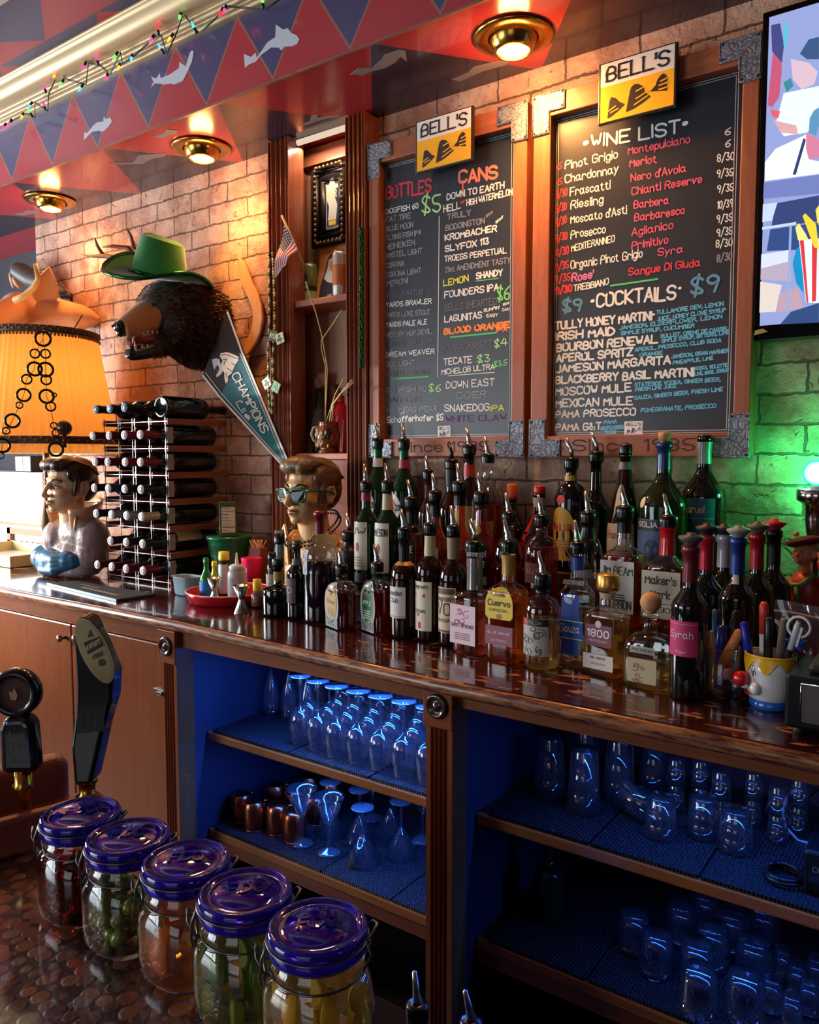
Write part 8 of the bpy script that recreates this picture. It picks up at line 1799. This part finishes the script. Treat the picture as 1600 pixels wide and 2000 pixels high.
o1 = flat('badge_rim', (190, 170, 120), oval(196, 1264, 68, 26, 1.13), 1, t1); flat('badge', (176, 158, 112), oval(196, 1264, 63, 22.5, 1.13), 2, o1)
flat('badge_banner', (40, 34, 30), [(176, 1248), (206, 1236), (214, 1254), (184, 1270)], 3, o1); flat('badge_crest', (70, 56, 44), [(183, 1238), (188, 1222), (195, 1236)], 3, o1); flat('badge_dot', (70, 56, 44), oval(211, 1286, 7, 7, 0), 3, o1)
b = MB(); f_, l_ = (lambda u, v: facept(5)(180 + u * .90 - v * .0, 1266 - u * .5 - v)), 34
letters(b, "MURPHY'S", f_, 0, 1, 32, 1, 10, 1.8); b.build('badge_lettering', col((196, 180, 140)), o1, w=True)
b = MB(); letters(b, 'STOUT', lambda u, v: facept(5)(194 + u * .90, 1280 - u * .42 - v), 0, 0, 22, 0, 8, 1.6); b.build('badge_lettering', col((60, 48, 38)), o1, w=True)
b = MB(); letters(b, 'MURPHY', lambda u, v: at_depth(166 + u, 1420 - u * .1 - v, 1.245) - nr * .0228, 0, 0, 48, 0, 42, 7); b.build('raised_lettering', mat('black_lacquer_mark', (26, 32, 34), .4), t1, w=True)
q = at_depth(170, 1522, 1.245); part('ferrule', BRASS, lambda b: b.lathe([(.016, -.004), (.013, .006), (.012, -.022), (.018, -.026), (.018, -.034), (.010, -.04), (.010, .8628 - q.z)], 24, q), t1)
OUT2 = [(10, 1505), (6, 1420), (14, 1396), (60, 1392), (72, 1410), (80, 1505)]
t2, nr = tap('beer_tap', 'black tap handle with a round red badge lettered L O', OUT2, 1.17, .034, None, None, None)
cc = at_depth(33, 1352, 1.17); M3 = Matrix.Translation(cc) @ (-nr).to_track_quat('Z', 'Y').to_matrix().to_4x4()
for nm, m_, pf in (('badge_ring', mat('black_lacquer', (14, 18, 20), .2, coat=.5), [(.001, -.012), (.034, -.012), (.0365, -.006), (.0365, .008), (.032, .014), (.026, .013), (.024, .008), (.001, .008)]), ('badge_disc', mat('dark_red_disc', (70, 34, 30), .4), [(.0245, .0085), (.001, .010)])):
    b = MB(); b.T = M3; b.lathe(pf, 36, cap=False); b.build(nm, m_, t2, w=True)
b = MB(); b.T = M3; b.prism([(-.004, -.008), (.004, -.009), (.007, -.001), (.002, .010), (-.001, .003), (-.006, .004)], lambda u, v: (u, v, .0105), (0, 0, .001)); b.build('flame_mark', col((176, 140, 110)), t2, w=True)
b = MB(); gq = lambda x, y: (lambda u, v: at_depth(x + u, y - v, 1.17) - nr * .0175)
letters(b, 'L', gq(31, 1436), 0, 0, 13, 0, 15, 2.2); letters(b, 'O', gq(34, 1462), 0, 0, 15, 0, 14, 2.2); letters(b, 'W', gq(36, 1488), 0, 0, 16, 0, 14, 2.2); b.build('lettering', col((110, 92, 80)), t2, w=True)
q = at_depth(45, 1503, 1.17); part('ferrule', BRASS, lambda b: b.lathe([(.012, .004), (.012, -.02), (.016, -.024), (.010, -.03), (.010, .8965 - q.z)], 20, q), t2)

# speed-rail bottles poking up at the bottom edge
SR = thing('speed_rail', 'steel speed rail below the bar edge holding bottles with pourers', 'rail', (-.45, .98, FZ))
zt = at_depth(815, 1978, 1.27).z; zb = zt - .30
part('rail_tray', STEEL, lambda b: (b.box(-.95, .35, .80, 1.14, zb - .006, zb - .001), b.box(-.95, .35, .80, .806, zb - .001, zb + .10), b.box(-.95, .35, 1.134, 1.14, zb - .001, zb + .10)), SR)
part('leg', STEEL, lambda b: [b.box(x, x + .03, .80, .83, FZ + .001, zb - .006) for x in (-.95, .32)] + [b.box(x, x + .03, 1.11, 1.14, FZ + .001, zb - .006) for x in (-.95, .32)], SR)
for i, (px, py, c, lab) in enumerate(((815, 1978, G_BLACK, 'dark bottle neck with a black pourer poking up at the bottom edge'), (920, 2010, G_BROWN, 'bottle with a slim steel spout poking up beside the bar post'), (722, 2030, CLEAR, 'clear bottle poking up beside the nearest jar'))):
    p = at_depth(px, py, 1.27); bottle('well_bottle', lab, Vector((p.x, p.y, zb)), p.z - zb, .036, .0145, .6, .78, c, sh='e', stop='pour', foil=(.86, 1, (20, 20, 22)))
